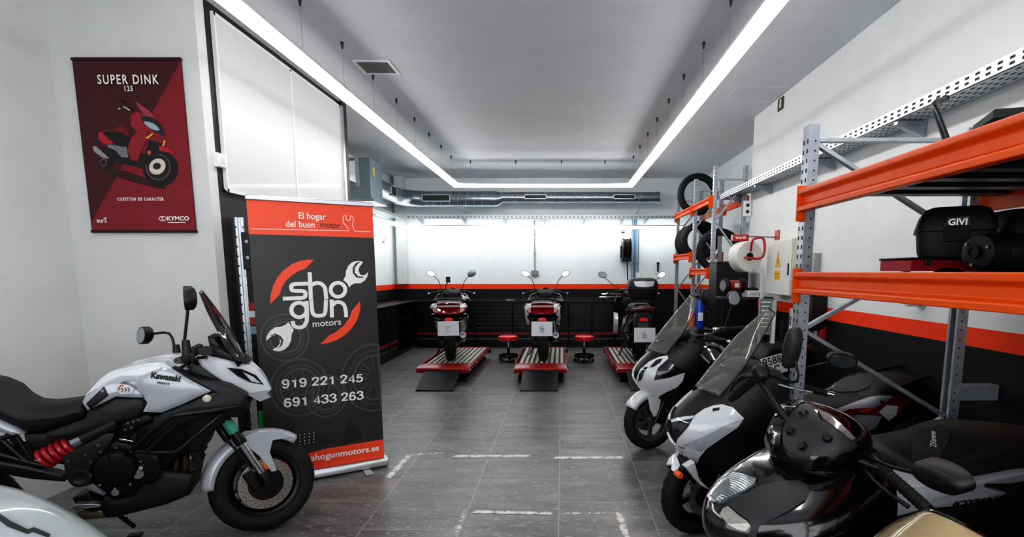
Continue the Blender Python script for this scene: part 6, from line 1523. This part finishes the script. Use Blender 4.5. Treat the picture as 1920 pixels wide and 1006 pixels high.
# side fairing, radiator, belly
slab('radiator_shroud', ka([(600, 545), (700, 506), (790, 470), (830, 440), (900, 480), (925, 510), (900, 560), (850, 560), (770, 640), (750, 690), (700, 690), (690, 630), (640, 600)], .13), .13, m_blackp, .025, .015)
side('side_fairing', ka([(640, 375), (700, 400), (790, 425), (850, 440), (920, 478), (900, 540), (840, 545), (760, 560), (700, 580), (600, 640), (540, 670), (560, 600), (600, 545), (700, 508), (790, 468)], .19), .12, .186, m_mblack, .018, .01, True)
slab('belly_pan', ka([(545, 750), (640, 765), (720, 775), (706, 850), (625, 885), (520, 912), (430, 935), (330, 942), (275, 905), (340, 880), (430, 868), (500, 850)], .13), .12, m_mblack, .03, .02)
side('lower_cradle', ka([(270, 860), (330, 838), (350, 870), (390, 905), (340, 912), (290, 900)], .15), .05, .15, m_engine, .01, .005)
side('exhaust_box', ka([(275, 900), (380, 905), (395, 935), (300, 942)], .14), -.1, .14, mat('dull_titanium', (108, 96, 82), .35, .8), .015, .008)
peg = side('rider_peg', ka([(272, 893), (285, 880), (350, 877), (380, 880), (380, 888), (290, 900)], .26), .24, .28, m_steel, .004, .002); ktube('peg_mount', [k3(380, 882, .14), k3(360, 882, .26)], .012, m_blackm, k=0)
side('frame_rail', ka([(318, 815), (345, 808), (395, 845), (385, 852), (330, 830)], .17), .14, .17, m_grey, .004, .002)
for a, b in (((660, 690), (655, 775)), ((690, 690), (690, 780)), ((715, 750), (700, 800))): ktube('exhaust_header', [k3(*a, .06), k3(*b, .06)], .022, mat('bronze_header', (96, 82, 66), .3, .9), k=0)
# crash bars
ktube('crash_bar', [k3(498, 680, .2), k3(520, 655, .24), k3(630, 565, .27), k3(690, 548, .27), k3(800, 535, .25), k3(890, 520, .2)], .0135, m_blackm, both=True)
ktube('crash_bar', [k3(498, 682, .2), k3(560, 690, .25), k3(645, 690, .27), k3(680, 672, .27), k3(800, 570, .25), k3(840, 540, .2)], .0135, m_blackm, both=True)
ktube('crash_bar', [k3(545, 690, .25), k3(660, 585, .27)], .0125, m_blackm, both=True, k=0)
side('front_bracket', ka([(700, 690), (750, 670), (760, 690), (740, 700), (752, 720), (745, 738), (720, 730), (712, 705)], .12), .02, .12, m_blackp, .006, .004)
c_ = k3(772, 490, .2); l_ = MB().tube([c_ + Vector((0, .02, 0)), c_ + Vector((0, -.008, 0)), c_ + Vector((0, -.016, 0))], [.021, .021, .012], 20).build('fog_reflector', mat('cream_reflector', (206, 200, 180), .2, coat=.6), kaw)
# nose cowl, headlamp, screen
kx0 = ka([(735, 330)], .1)[0][0]; kx1 = ka([(1005, 465)], .02)[0][0]
kf = lambda a: max(.12, 1 - .88 * max(0., min(1., (a - kx0) / (kx1 - kx0))) ** 1.5)
nf = lambda a, b, w_: (a, -w_ * kf(a), b)
nose = ka([(735, 330), (765, 325), (850, 345), (930, 370), (965, 398), (985, 425), (1005, 465), (988, 480), (1000, 497), (966, 507), (915, 472), (840, 427), (800, 398), (760, 366)], .09)
slab('nose_cowl', nose, .145, m_wpaint, .022, .022, nf)
mb = MB(); mb.puff(ka([(850, 372), (900, 380), (950, 408), (978, 447), (930, 433), (885, 405)], .1), .14, .172, .008, .004, nf); hl = mb.build('headlight', m_lensd, kaw)
mb = MB(); mb.puff(ka([(905, 392), (940, 412), (968, 440), (935, 430)], .1), .15, .178, .006, .003, nf); mb.build('headlight_reflector', m_lens, hl)
mb = MB(Matrix.Diagonal((1, -1, 1, 1))); mb.puff(ka([(850, 372), (900, 380), (950, 408), (978, 447), (930, 433), (885, 405)], .1), .14, .172, .008, .004, nf); mb.build('headlight', m_lensd, kaw)
mb = MB(); mb.puff(ka([(915, 472), (960, 468), (1003, 468), (988, 480), (1000, 496), (966, 507)], .09), .1, .17, .006, .003, nf); mb.build('chin_spoiler', m_wgrey, kaw)
slab('cowl_infill', ka([(690, 400), (735, 335), (800, 400), (850, 440), (915, 478), (900, 500), (800, 470), (740, 440)], .1), .11, m_blackp, .02, .01)
for a, b in (((660, 385), (735, 335)), ((680, 400), (800, 400)), ((700, 370), (760, 385))): ktube('cowl_stay', [k3(*a, .1), k3(*b, .1)], .009, m_blackm, k=0, both=True)
slab('screen_base', ka([(755, 325), (785, 292), (830, 300), (895, 338), (925, 358), (850, 345)], .08), .1, m_blackp, .015, .01)
slab('dash_panel', ka([(780, 256), (806, 262), (832, 300), (800, 305), (788, 296)], .05), .09, m_blackp, .006, .004)
cl = [ka([p], .0)[0] for p in ((918, 352), (885, 290), (850, 225), (800, 150), (752, 86))]
prof = [(cl[0][0], cl[0][1], .12), (cl[1][0], cl[1][1], .14), (cl[2][0], cl[2][1], .135), (cl[3][0], cl[3][1], .10), (cl[4][0], cl[4][1], .035)]
fillet_screen(kaw, prof, 'windscreen', m_screend, sweep=.03, drop=.012)
slab('instrument_panel', ka([(690, 345), (740, 330), (735, 300), (720, 295), (690, 330)], .05), .08, m_blackp, .008, .005)
# stand and peg
ktube('side_stand', [k3(445, 925, -.1), k3(465, 940, -.12), k3(500, 966, -.17)], .013, m_blackm, k=0); c_ = k3(500, 966, -.17); MB().box((c_.x, c_.y, .008), (.07, .05, .016)).build('stand_foot', m_blackm, kaw, bev=.004)
mb = MB(); spring(mb, k3(470, 925, -.12), k3(490, 955, -.15), .006, 9, .0018); mb.build('stand_spring', m_steel, kaw)
# ================================================================= bikes parked along the right side
def heading(b): return R(180 + b)
def kid(o, name): return [c for c in o.children if c.name.split('.')[0] == name][0]
def lp(o, px, py, y):
    """image point -> local point on the plane y of a vehicle"""
    Wi = place(o).inverted(); O_ = Wi @ CAM; r = Wi.to_3x3() @ ray(px, py); return O_ + r * ((y - O_.y) / r.y)
def cr(ox, oy, s): return lambda *pts: [(ox + x / s, oy + y / s) for x, y in pts]
PD, PE, PF, PG = cr(1120, 540, 2.958), cr(1220, 560, 2.255), cr(1320, 700, 3.2), cr(1400, 600, 3.692)
def bars(o, side_pts, cover=True, chrome=True, grip_r=.0185, cap=True):
    """side_pts: (inner, outer) local points of each grip"""
    mid = sum((a for a, b in side_pts), Vector()) / len(side_pts)
    MB().tube([side_pts[0][0], side_pts[0][0].lerp(mid, .6) + Vector((.05, 0, -.03)), mid + Vector((.06, 0, -.04)), side_pts[1][0].lerp(mid, .6) + Vector((.05, 0, -.03)), side_pts[1][0]], .014, 10, 4).build('handlebar', m_blackm, o)
    for a, b in side_pts:
        d = (b - a).normalized(); s = 1 if b.y > 0 else -1
        g = MB().tube([a, a.lerp(b, .1), a.lerp(b, .11), b], [.023, .023, grip_r, grip_r], 16).build('grip', m_rubber, o)
        mb = MB()
        for k in range(9):
            p = a.lerp(b, .16 + .088 * k); mb.tube([p + (d.orthogonal().normalized() * math.cos(t * PI / 8) + d.cross(d.orthogonal().normalized()) * math.sin(t * PI / 8)) * grip_r * 1.02 + d * .004 * math.sin(t * PI / 4) for t in range(16)], .0016, 4, closed=True)
        mb.build('grip_ribs', mat('tread_groove', (10, 10, 10), .9), g)
        if cap: MB().tube([b, b + d * .012, b + d * .013, b + d * .034], [.0125, .0125, .018, .015], 14).build('bar_end', m_chrome if chrome else m_blackp, g)
        q = a - d * .03; X = frame(q, d, (0, 0, 1))
        MB(X).box((0, 0, 0), (.06, .06, .05)).build('switch_box', m_blackp, o, bev=.014)
        fw = Vector((1, 0, 0))
        MB().tube([q + fw * .03 + Vector((0, 0, -.01)), q + fw * .07 + d * .02, q + fw * .075 + d * .1, q + fw * .055 + d * .19], [.01, .008, .006, .007], 10, 3).build('brake_lever', m_steel if chrome else m_blackm, o)
ROW2 = [(1.02, -.24, .11, -.40), (.98, -.15, .165, -.42), (.92, -.02, .215, -.45), (.85, .10, .245, -.46), (.78, .19, .255, -.48), (.72, .235, .255, -.48), (.65, .235, .245, -.48), (.57, .18, .23, -.48), (.48, .1, .2, -.48), (.40, .0, .175, -.48), (.33, -.14, .175, -.48), (.27, -.28, .18, -.5)]
ROW1 = [(z, x - .07, w_, b_) for z, x, w_, b_ in ROW2]
# ----------------------------------------------------------------- first (furthest) white scooter
s1 = scooter('scooter', 'white scooter with a tall clear screen, furthest of those parked on the right', (.79, 4.64, 0), heading(24), dict(rows=ROW1, ex=1., m_cowl=m_mblack, m_body=m_mblack, fender=m_wpaint, disc=[(-1, .115)], m_rim=m_rimg, mirrors=0, fend=(32, 150), screen=[(.03, .9, .13), (-.1, 1.05, .14), (-.26, 1.22, .12), (-.4, 1.37, .05)], rim=m_blackp))
b1 = bvh_of(kid(s1, 'front_cowl'))
patch('front_panel', PD((216, 512), (238, 455), (290, 410), (345, 384), (388, 377), (394, 392), (335, 445), (314, 510), (400, 495), (482, 468), (470, 512), (440, 545), (380, 572), (346, 592), (330, 637), (290, 632), (255, 602), (250, 560), (225, 530)), s1, b1, m_wpaint, .012, 6, mirror=True)
patch('headlight', PD((230, 512), (236, 475), (262, 443), (284, 438), (262, 468), (248, 505)), s1, b1, m_lensd, .017, 5, mirror=True)
patch('position_lamp', PD((290, 442), (328, 402), (362, 394), (354, 412), (312, 440)), s1, b1, m_lensd, .016, 5, mirror=True)
patch('inset_panel', PD((320, 506), (337, 450), (392, 402), (480, 465), (400, 490)), s1, b1, m_gblack, .008, 6, mirror=True)
patch('air_slot', PD((302, 640), (340, 632), (336, 650), (306, 655)), s1, b1, m_gap, .01, 5)
for y, x_ in ((.1, -.36), (.02, -.33)):
    X = T(x_, y, .97) @ RY(-58) @ RX(-18)
    MB(X).lathe([(.045, -.05), (.06, 0), (.068, .012), (.074, .004), (.07, -.05)], 22).build('gauge_cup', m_blackp, s1); MB(X).lathe([(.0001, -.03), (.055, -.03), (.055, -.026), (.0001, -.026)], 20).build('gauge_face', m_lensd, s1)
q0, q1 = lp(s1, 1322, 606, .3), lp(s1, 1327, 556, .34)
mirror(s1, Matrix(), q0, q1, .1, .14, (-.75, .66, 0), roll=10, shape=0)
# ----------------------------------------------------------------- black naked bike facing away
nk = thing('motorcycle', 'black naked motorcycle facing the back wall, licence plate toward the camera', 'motorcycle', (1.43, 5.28, 0), R(91), None, R(-9))
wheel(nk, 'front_wheel', Matrix(), 0, .29, .11, m_rimb, 5, [(1, .14), (-1, .14)], style=1); wheel(nk, 'rear_wheel', Matrix(), -1.36, .3, .15, m_rimb, 5, [(-1, .1)], style=1)
for s in (-1, 1): MB().tube([(0, s * .09, .29), (-.3, s * .09, .95)], .026, 12).build('fork_leg', m_steel, nk)
mb = MB(); sloft(mb, [(-.38, .74, .9, .1), (-.5, .7, .96, .15), (-.7, .7, .95, .14), (-.86, .72, .86, .09)], .7); mb.build('fuel_tank', m_gblack, nk)
mb = MB(); sloft(mb, [(-.8, .72, .82, .09), (-1.0, .74, .82, .14), (-1.2, .78, .86, .13), (-1.34, .84, .93, .12), (-1.55, .88, .97, .11), (-1.66, .9, .96, .07)], .7); mb.build('seat', m_seat2, nk)
mb = MB(); sloft(mb, [(-1.0, .66, .74, .1), (-1.3, .74, .84, .12), (-1.6, .84, .91, .09), (-1.76, .88, .92, .05)], .7); mb.build('tail_unit', m_gblack, nk)
mb = MB(); mb.puff([(-.09, .88), (.09, .88), (.07, .92), (-.07, .92)], 1.7, 1.77, .01, .006, lambda a, b, w_: (-w_ + 2 * a * a, a, b)); mb.build('tail_light', m_redl, nk)
mb = MB(); sloft(mb, [(-.2, .35, .6, .1), (-.4, .28, .7, .17), (-.7, .26, .7, .17), (-.95, .3, .6, .1)], .6); mb.build('engine', m_engine, nk)
mb = MB(); mb.tube([(-1.65, 0, .84), (-1.78, 0, .76), (-1.84, 0, .66)], .02, 8); mb.build('plate_bracket', m_blackp, nk)
for s in (-1, 1): MB().tube([(-1.74, s * .03, .8), (-1.75, s * .12, .8)], [.008, .008], 8).build('indicator_stem', m_blackp, nk); MB().ball((-1.755, s * .14, .8), .024, 12, (1, 1.2, .8)).build('indicator', mat('amber_clear_lens', (190, 120, 90), .15, coat=.8), nk)
hb0, hb1 = lp(nk, 1376, 601, -.24), lp(nk, 1403, 584, -.38)
p0, p1 = Vector((-.42, -.24, 1.03)), Vector((-.47, -.4, 1.03))
bars(nk, [(p0, p1), (Vector((-.42, .24, 1.03)), Vector((-.47, .4, 1.03)))], False)
for s in (-1, 1): MB().box((-.3, s * .09, .98), (.09, .05, .05)).build('bar_riser', m_chrome, nk, bev=.008); MB().box((-.36, s * .16, 1.03), (.08, .06, .05)).build('master_cylinder', m_chrome, nk, bev=.012)
MB().box((-.28, 0, .96), (.1, .26, .04)).build('top_yoke', m_chrome, nk, bev=.01); MB().lathe([(.0001, 0), (.05, 0), (.055, .02), (.04, .06), (.0001, .06)], 20, T(-.26, .04, 1.02) @ RY(-40)).build('speedometer', m_blackp, nk); MB().lathe([(.0001, .0), (.07, .0), (.09, -.04), (.085, -.1), (.05, -.14), (.0001, -.15)], 24, T(.0, 0, .85) @ RY(90) @ Matrix.Diagonal((1, 1, -1, 1))).build('headlight', m_chrome, nk)
mirror(nk, Matrix(), (-.42, -.22, 1.05), (-.42, -.34, 1.3), .12, .13, (-1, .1, 0), roll=30, shape=1)
PX_ = at_y(1445, 686, 3.44); Xp = place(nk).inverted() @ (T(*PX_) @ RZ(6) @ RX(80) @ RZ(14))
plate(nk, Xp, .215, .125, '9588', 'JRC')
# ----------------------------------------------------------------- second white scooter
s2 = scooter('scooter', 'white scooter with a round orange reflector by its front wheel, second in the right row', (.83, 3.08, 0), heading(21), dict(rows=ROW2, ex=1., m_cowl=m_mblack, m_body=m_mblack, fender=m_mblack, disc=[(1, .12)], mirrors=0, tail=.17, bar=None, lights=False, screen=[(.07, .92, .11), (-.06, 1.06, .115), (-.2, 1.21, .095), (-.39, 1.37, .035)], rim=m_screend), lean=-3)
c2b = bvh_of(kid(s2, 'front_cowl')); t2b = merge_bvh([kid(s2, 'rear_body'), kid(s2, 'seat')])
patch('front_panel', PE((118, 587), (162, 540), (188, 497), (225, 470), (265, 455), (302, 450), (345, 462), (391, 505), (366, 540), (302, 582), (236, 626), (206, 666), (194, 711), (206, 762), (252, 808), (215, 790), (170, 735), (140, 692), (110, 661), (77, 604), (112, 611)), s2, c2b, m_wpaint, .014, 8, mirror=True)
patch('panel_crease', PE((135, 610), (230, 575), (300, 540), (370, 512), (388, 507), (366, 538), (302, 580), (236, 624), (215, 640)), s2, c2b, m_wgrey, .0145, 8, mirror=True)
patch('headlight', PE((91, 512), (140, 503), (187, 497), (160, 540), (116, 586), (103, 560)), s2, c2b, m_lensd, .016, 6, mirror=True)
patch('headlight_brow', PE((92, 514), (140, 503), (186, 498), (180, 508), (140, 516), (96, 524)), s2, c2b, m_lens, .019, 5, mirror=True)
patch('fin_panel', PE((94, 632), (112, 660), (126, 705), (108, 735), (62, 731), (84, 690), (92, 655)), s2, merge_bvh([kid(s2, 'front_cowl'), kid(s2, 'front_fender')]), m_wpaint, .02, 6, near=.25)
patch('position_lamp', PE((110, 661), (145, 690), (176, 722), (170, 734), (145, 716), (118, 690)), s2, c2b, m_lens, .018, 6, mirror=True)
patch('air_duct', PE((262, 468), (292, 463), (290, 474), (262, 480)), s2, c2b, m_gap, .0165, 6)
q = lp(s2, 1277, 892, .13)
MB().tube([q + Vector((0, -.05, 0)), q + Vector((0, -.012, 0)), q], [.017, .019, .015], 20).build('orange_reflector', m_ora, s2)
q = lp(s2, 1278, 834, .0); Xt = place(s2).inverted() @ T(*(CAM + (ray(1278, 834) * ((place(s2) @ Vector((.08, .22, .62)) - CAM).length / ray(1278, 834).length * .965))))
mb = MB(); hit = c2b.ray_cast(place(s2).inverted() @ CAM, (place(s2).inverted().to_3x3() @ ray(1278, 834)).normalized())
if hit[0] is not None:
    n_ = hit[1] if hit[1].dot(place(s2).inverted().to_3x3() @ ray(1278, 834)) < 0 else -hit[1]
    z_ = Vector((0, 0, 1)); mb.text('125', .026, frame(hit[0] + n_ * .0175, z_.cross(n_), n_.cross(z_.cross(n_))), .001, sx=1.2, shear=.2); mb.build('lettering', m_ink, s2, flat=True)
patch('seat_insert', PG((430, 345), (500, 350), (620, 360), (780, 370), (850, 390), (880, 415), (840, 470), (760, 495), (640, 500), (560, 480), (480, 450), (430, 420)), s2, t2b, m_seat2, .006, 12)
patch('tail_panel', PG((180, 760), (540, 635), (640, 610), (760, 570), (850, 540), (920, 520), (1000, 520), (925, 585), (880, 600), (690, 625), (650, 640), (690, 655), (925, 665), (880, 745), (820, 768), (700, 750), (500, 690), (330, 700), (200, 790)), s2, t2b, m_wgrey, .012, 12, mirror=True, near=.7)
patch('tail_light', PG((648, 630), (700, 612), (860, 600), (930, 590), (1000, 530), (1060, 520), (1095, 560), (1040, 640), (975, 700), (925, 664), (760, 655), (690, 652)), s2, t2b, m_redl, .018, 10, mirror=True, near=.7)
patch('indicator_lens', PG((900, 640), (960, 598), (1030, 598), (1015, 650), (965, 690), (935, 665)), s2, t2b, m_lens, .022, 8, mirror=True, near=.7)
patch('tail_glow', PG((760, 622), (830, 606), (880, 600), (860, 622), (800, 630)), s2, t2b, mat('orange_red_lens', (226, 70, 40), .15, coat=.8), .021, 8, near=.7)
gi = Vector((-.36, -.2, .97)); go = Vector((-.42, -.37, .95)); fi = Vector((-.42, .2, .95)); fo = Vector((-.52, .37, .935))
bars(s2, [(gi, go), (fi, fo)])
mirror(s2, Matrix(), fi + Vector((.03, -.0, .03)), lp(s2, 1580, 677, .46), .15, .085, (.55, 1, -.28), bend=lp(s2, 1510, 690, .26), roll=-12, shape=0)
mirror(s2, Matrix(), gi + Vector((.03, 0, .04)), lp(s2, 1386, 662, -.42), .13, .07, (-1, .35, .3), bend=lp(s2, 1420, 690, -.28), roll=-25, shape=0)
S2TAIL = PE((188, 690), (196, 720), (208, 764), (252, 808), (215, 790), (172, 737), (150, 712))
P_ = [(q.x, q.z) for q in (lp(s2, px, py, .155) for px, py in S2TAIL)]
for s in (1,): MB(Matrix.Diagonal((1, s, 1, 1))).puff(P_, .11, .15, .004, .003).build('panel_tail', m_wpaint, s2)
# ----------------------------------------------------------------- third scooter: black front, silver flank
ROW3 = [(1.0, -.30, .10, -.36), (.975, -.23, .15, -.37), (.93, -.1, .19, -.37), (.88, .05, .22, -.37), (.82, .17, .235, -.37), (.76, .22, .24, -.37), (.68, .19, .24, -.37), (.58, .06, .24, -.38), (.42, -.2, .21, -.4), (.27, -.29, .19, -.42)]
s3 = scooter('scooter', 'black-fronted scooter without a screen, silver side panel, third in the right row', (.655, 1.83, 0), heading(22), dict(has_seat=False, rows=ROW3, ex=1., m_cowl=m_gblack, m_body=m_mblack, fender=m_gblack, mirrors=0, screen=None, lights=False, bar=None, dash=False, rail=False, tail=.165), lean=-6)
c3b = bvh_of(kid(s3, 'front_cowl'))
patch('headlight', PF((28, 745), (60, 700), (110, 650), (185, 598), (240, 615), (317, 640), (300, 672), (240, 712), (160, 746), (90, 777), (48, 774)), s3, c3b, m_facet, .01, 14)
patch('headlight_reflector', PF((50, 752), (75, 712), (120, 668), (160, 640), (168, 690), (120, 735), (84, 762)), s3, c3b, m_glass, .013, 10)
patch('nose_panel', PF((34, 735), (100, 640), (200, 570), (300, 512), (436, 462), (470, 500), (560, 560), (620, 640), (575, 652), (450, 655), (330, 684), (322, 640), (240, 610), (185, 594), (108, 645)), s3, c3b, m_gblack, .009, 14)
mb = MB()
patch('position_lamp', PF((98, 850), (120, 815), (150, 805), (202, 850), (262, 890), (278, 915), (252, 942), (200, 932), (148, 902)), s3, c3b, mat('smoky_lamp_lens', (150, 148, 140), .1, .2, coat=.9, var=.25, vs=60), .012, 12)
patch('side_panel', PF((95, 832), (200, 760), (330, 690), (450, 660), (560, 655), (612, 680), (632, 720), (610, 762), (520, 822), (400, 882), (332, 912), (300, 1010), (262, 978), (282, 920), (270, 885), (204, 842), (152, 800)), s3, c3b, m_dgrey, .014, 16)
patch('vent_mesh', PF((240, 608), (330, 580), (400, 570), (440, 598), (385, 606), (310, 602)), s3, c3b, m_gap, .006, 10)
for pl_ in (((232, 606), (300, 570), (380, 545), (440, 540), (462, 560), (440, 600)), ((240, 612), (330, 640), (400, 650), (500, 650), (580, 655))): pass
# handlebar cowl with the bare screen mount
hcl = [(-.06, .95, .99, .05), (-.09, .92, 1.03, .11), (-.15, .9, 1.09, .15), (-.24, .9, 1.12, .16), (-.32, .91, 1.09, .14), (-.38, .93, 1.03, .09)]
mb = MB(); sloft(mb, hcl, .75); hc3 = mb.build('handlebar_cowl', m_gblack, s3)
h3b = bvh_of(hc3)
patch('screen_mount_plate', PF((480, 350), (500, 262), (560, 205), (620, 192), (660, 220), (700, 290), (800, 350), (880, 395), (905, 430), (870, 455), (750, 490), (620, 495), (520, 480), (485, 440)), s3, h3b, m_dgrey, .012, 12)
wi3 = place(s3).inverted()
for q in ((600, 250), (528, 358), (602, 440), (742, 396)):
    (px, py), = PF(q); r_ = (wi3.to_3x3() @ ray(px, py)).normalized(); h = h3b.ray_cast(wi3 @ CAM, r_)
    if h[0] is None: continue
    n_ = h[1] if h[1].dot(r_) < 0 else -h[1]
    X = frame(h[0] + n_ * .012, n_.orthogonal(), n_.cross(n_.orthogonal())); MB(X).lathe([(.005, .012), (.011, .012), (.016, 0), (.005, 0), (.005, .012)], 14).build('screen_boss', m_blackp, s3); MB(X).cyl((0, 0, .0005), (0, 0, .011), .005, n=8).build('boss_hole', m_gap, s3)
patch('instrument_lens', PF((682, 232), (750, 262), (830, 330), (892, 392), (870, 402), (800, 350), (720, 290)), s3, h3b, mat('instrument_lens', (130, 120, 120), .08, .3, coat=1., var=.3, vs=30), .016, 10, near=.3)
patch('cowl_rim', PF((440, 180), (500, 122), (570, 172), (602, 187), (540, 232), (480, 330), (470, 440), (440, 430), (425, 320)), s3, h3b, m_gblack, .016, 12, near=.3)
gi, go = lp(s3, 1655, 880, .2), lp(s3, 1741, 956, .38)
fi, fo = lp(s3, 1420, 704, -.2), lp(s3, 1376, 742, -.38)
bars(s3, [(gi, go), (fi, fo)], chrome=False)
mirror(s3, Matrix(), gi + Vector((.03, -.02, .03)), lp(s3, 1780, 888, .5), .18, .075, (-1, .35, .35), bend=lp(s3, 1690, 880, .32), roll=-16, shape=0)
mirror(s3, Matrix(), fi + Vector((.03, .02, .03)), lp(s3, 1492, 652, -.42), .07, .18, (-.9, .1, 0), bend=lp(s3, 1494, 715, -.34), roll=6, shape=0, m=m_dgrey)
def lside(o, name, pts, y0, y1, yt, m, ins=.015, bulge=.008, mirror=True, parent=None):
    P = [(q.x, q.z) for q in (lp(o, px, py, yt) for px, py in pts)]
    for s in ((1, -1) if mirror else (1,)):
        r_ = MB(Matrix.Diagonal((1, s, 1, 1))).puff(P, y0, y1, ins, bulge).build(name, m, parent or o)
    return P
def lslab(o, name, pts, hw, yt, m, ins=.05, bulge=.03):
    P = [(q.x, q.z) for q in (lp(o, px, py, yt) for px, py in pts)]; mb = MB(); rs = []
    for s in (-1, 1):
        q = P; r = [(q, s * hw)]
        for f_, h in ((.25, .5), (.35, .8), (.4, 1.)): q = inset2(q, ins * f_); r.append((q, s * (hw + bulge * h)))
        rs.append(r)
    rings = list(reversed(rs[0])) + rs[1]; V_ = [[mb.v((a_, w_, b_)) for a_, b_ in q] for q, w_ in rings]; n = len(P)
    for A, B in zip(V_, V_[1:]):
        for i in range(n): mb.f((A[i], A[(i + 1) % n], B[(i + 1) % n], B[i]))
    mb._fill(V_[0], rings[0][0]); mb._fill(V_[-1], rings[-1][0]); return mb.build(name, m, o, ang=50)
st3 = lslab(s3, 'seat', spl2(PF((960, 470), (985, 410), (1100, 384), (1240, 358), (1340, 320), (1420, 298), (1520, 290), (1650, 298), (1800, 310), (1960, 330), (2020, 420), (1960, 600), (1800, 670), (1660, 690), (1400, 700), (1180, 730), (1060, 720), (985, 600)), 2), .12, -.08, m_seat, .07, .04)
lside(s3, 'tail_panel', PF((908, 820), (1030, 748), (1180, 700), (1400, 664), (1660, 650), (1760, 632), (1920, 600), (2010, 590), (2000, 640), (1860, 665), (1700, 668), (1690, 685), (1780, 712), (1830, 720), (1790, 752), (1500, 806), (1350, 815), (1140, 872), (1060, 870)), .05, .19, .2, m_wgrey, .004, .004)
lside(s3, 'lower_side_cover', PF((1060, 872), (1140, 874), (1350, 817), (1500, 808), (1790, 754), (1900, 700), (2050, 660), (2100, 760), (2000, 1000), (1640, 1040), (1300, 960)), .05, .17, .2, m_dgrey, .006, .004)
patch('seat_insert', PF((1240, 372), (1340, 336), (1420, 312), (1478, 330), (1470, 400), (1400, 520), (1250, 556)), s3, bvh_of(st3), m_seat2, .004, 14)
t3b = merge_bvh([c for c in s3.children if c.name.split('.')[0] in ('seat', 'tail_panel', 'rear_body')])
def on_body(o, bvh, px, py, lift):
    W_ = place(o).inverted(); r_ = (W_.to_3x3() @ ray(px, py)).normalized(); h = bvh.ray_cast(W_ @ CAM, r_)
    if h[0] is None:
        O_ = W_ @ CAM; best = None
        for i in range(120):
            q_ = O_ + r_ * (.6 + i * .03); hh = bvh.find_nearest(q_)
            if best is None or hh[3] < best[3]: best = hh
        h = best
    n_ = h[1] if h[1].dot(r_) < 0 else -h[1]; return h[0] + n_ * lift, n_
def body_text(o, bvh, s, a, b, size, m, bold=.0, sx=1., lift=.02, shear=0, name='lettering'):
    pa, na = on_body(o, bvh, *a, lift); pb, nb = on_body(o, bvh, *b, lift); x = (pb - pa); n_ = (na + nb).normalized(); y = n_.cross(x)
    L_ = x.length; mb = MB(); mb.text(s, size, frame((pa + pb) / 2, x, y), bold, sx=1, shear=shear)
    xs = [v.co.copy() for v in mb.bm.verts]; X = frame((pa + pb) / 2, x, y); Xi = X.inverted()
    w_ = max((Xi @ p).x for p in xs) - min((Xi @ p).x for p in xs)
    for v in mb.bm.verts: q_ = Xi @ v.co; v.co = X @ Vector((q_.x * L_ / w_, q_.y, q_.z))
    return mb.build(name, m, o, flat=True)
pa, pb = lp(s3, *PF((1500, 786))[0], .1965), lp(s3, *PF((1770, 752))[0], .1965)
mb = MB(); mb.text('JOYMAX', .03, frame((pa + pb) / 2, pb - pa, (0, 0, 1)), .0012, sx=(pb - pa).length / (.03 * 3.6), shear=.2); mb.build('side_lettering', m_ink, s3, flat=True)
body_text(s3, t3b, 'ZXtreme', PF((1376, 452))[0], PF((1372, 356))[0], .028, m_whitep, .0004, lift=.009, name='seat_lettering')
pt_, n_ = on_body(s3, c3b, 1549, 928, .0)
tg = MB(); q = lp(s3, 1549, 930, .02); tg.box((-.5, .1, .62), (.004, .025, .07)); tg.build('hanging_tag', mat('pink_tag', (176, 130, 124), .5), s3)
# ----------------------------------------------------------------- corner scooter, only its screen and cowl in view
s4 = scooter('scooter', 'dark scooter in the bottom right corner, only the top of its screen in view', (.395, .775, 0), heading(24), dict(rows=COWL, m_cowl=m_gblack, m_body=m_gblack, mirrors=0, screen=[(-.1, .93, .13), (-.19, 1.03, .135), (-.26, 1.1, .11), (-.31, 1.15, .06)], m_screen=mat('amber_tinted_screen', (166, 146, 108), .1, alpha=.72, coat=.8, var=.1, vs=6), rim=m_gblack, lights=False, dash=False, bar=None, rail=False))
# ================================================================= white scooter at the bottom left, nose toward the aisle
ROW5 = [(.912, -.66, .12, -.76), (.90, -.5, .17, -.76), (.865, -.37, .205, -.76), (.82, -.27, .235, -.76), (.75, -.18, .25, -.76), (.66, -.09, .255, -.74), (.56, -.03, .25, -.7), (.46, -.08, .24, -.64), (.36, -.24, .23, -.6), (.27, -.31, .21, -.56)]
m_w5 = mat('grey_white_paint', (170, 178, 178), .26, coat=.6, var=.02)
s5 = scooter('scooter', 'white scooter nose at the bottom left in front of the motorcycle', (-1.47, 1.72, .0), R(14), dict(rows=ROW5, ex=.8, m_cowl=m_w5, m_body=m_w5, mirrors=0, screen=None, fender=m_dgrey, lights=False, dash=False, rail=False, bar=None))
b5 = bvh_of(kid(s5, 'front_cowl'))
patch('lower_trim', [(-30, 960), (0, 974), (16, 985), (52, 1000), (62, 996), (90, 1006), (120, 1030), (-30, 1030)], s5, b5, m_wgrey, .008, 10)
patch('trim_line', [(-30, 952), (0, 968), (18, 980), (50, 995), (62, 991), (92, 1004), (90, 1010), (60, 999), (50, 1003), (14, 989), (0, 979), (-30, 966)], s5, b5, m_dgrey, .012, 8)
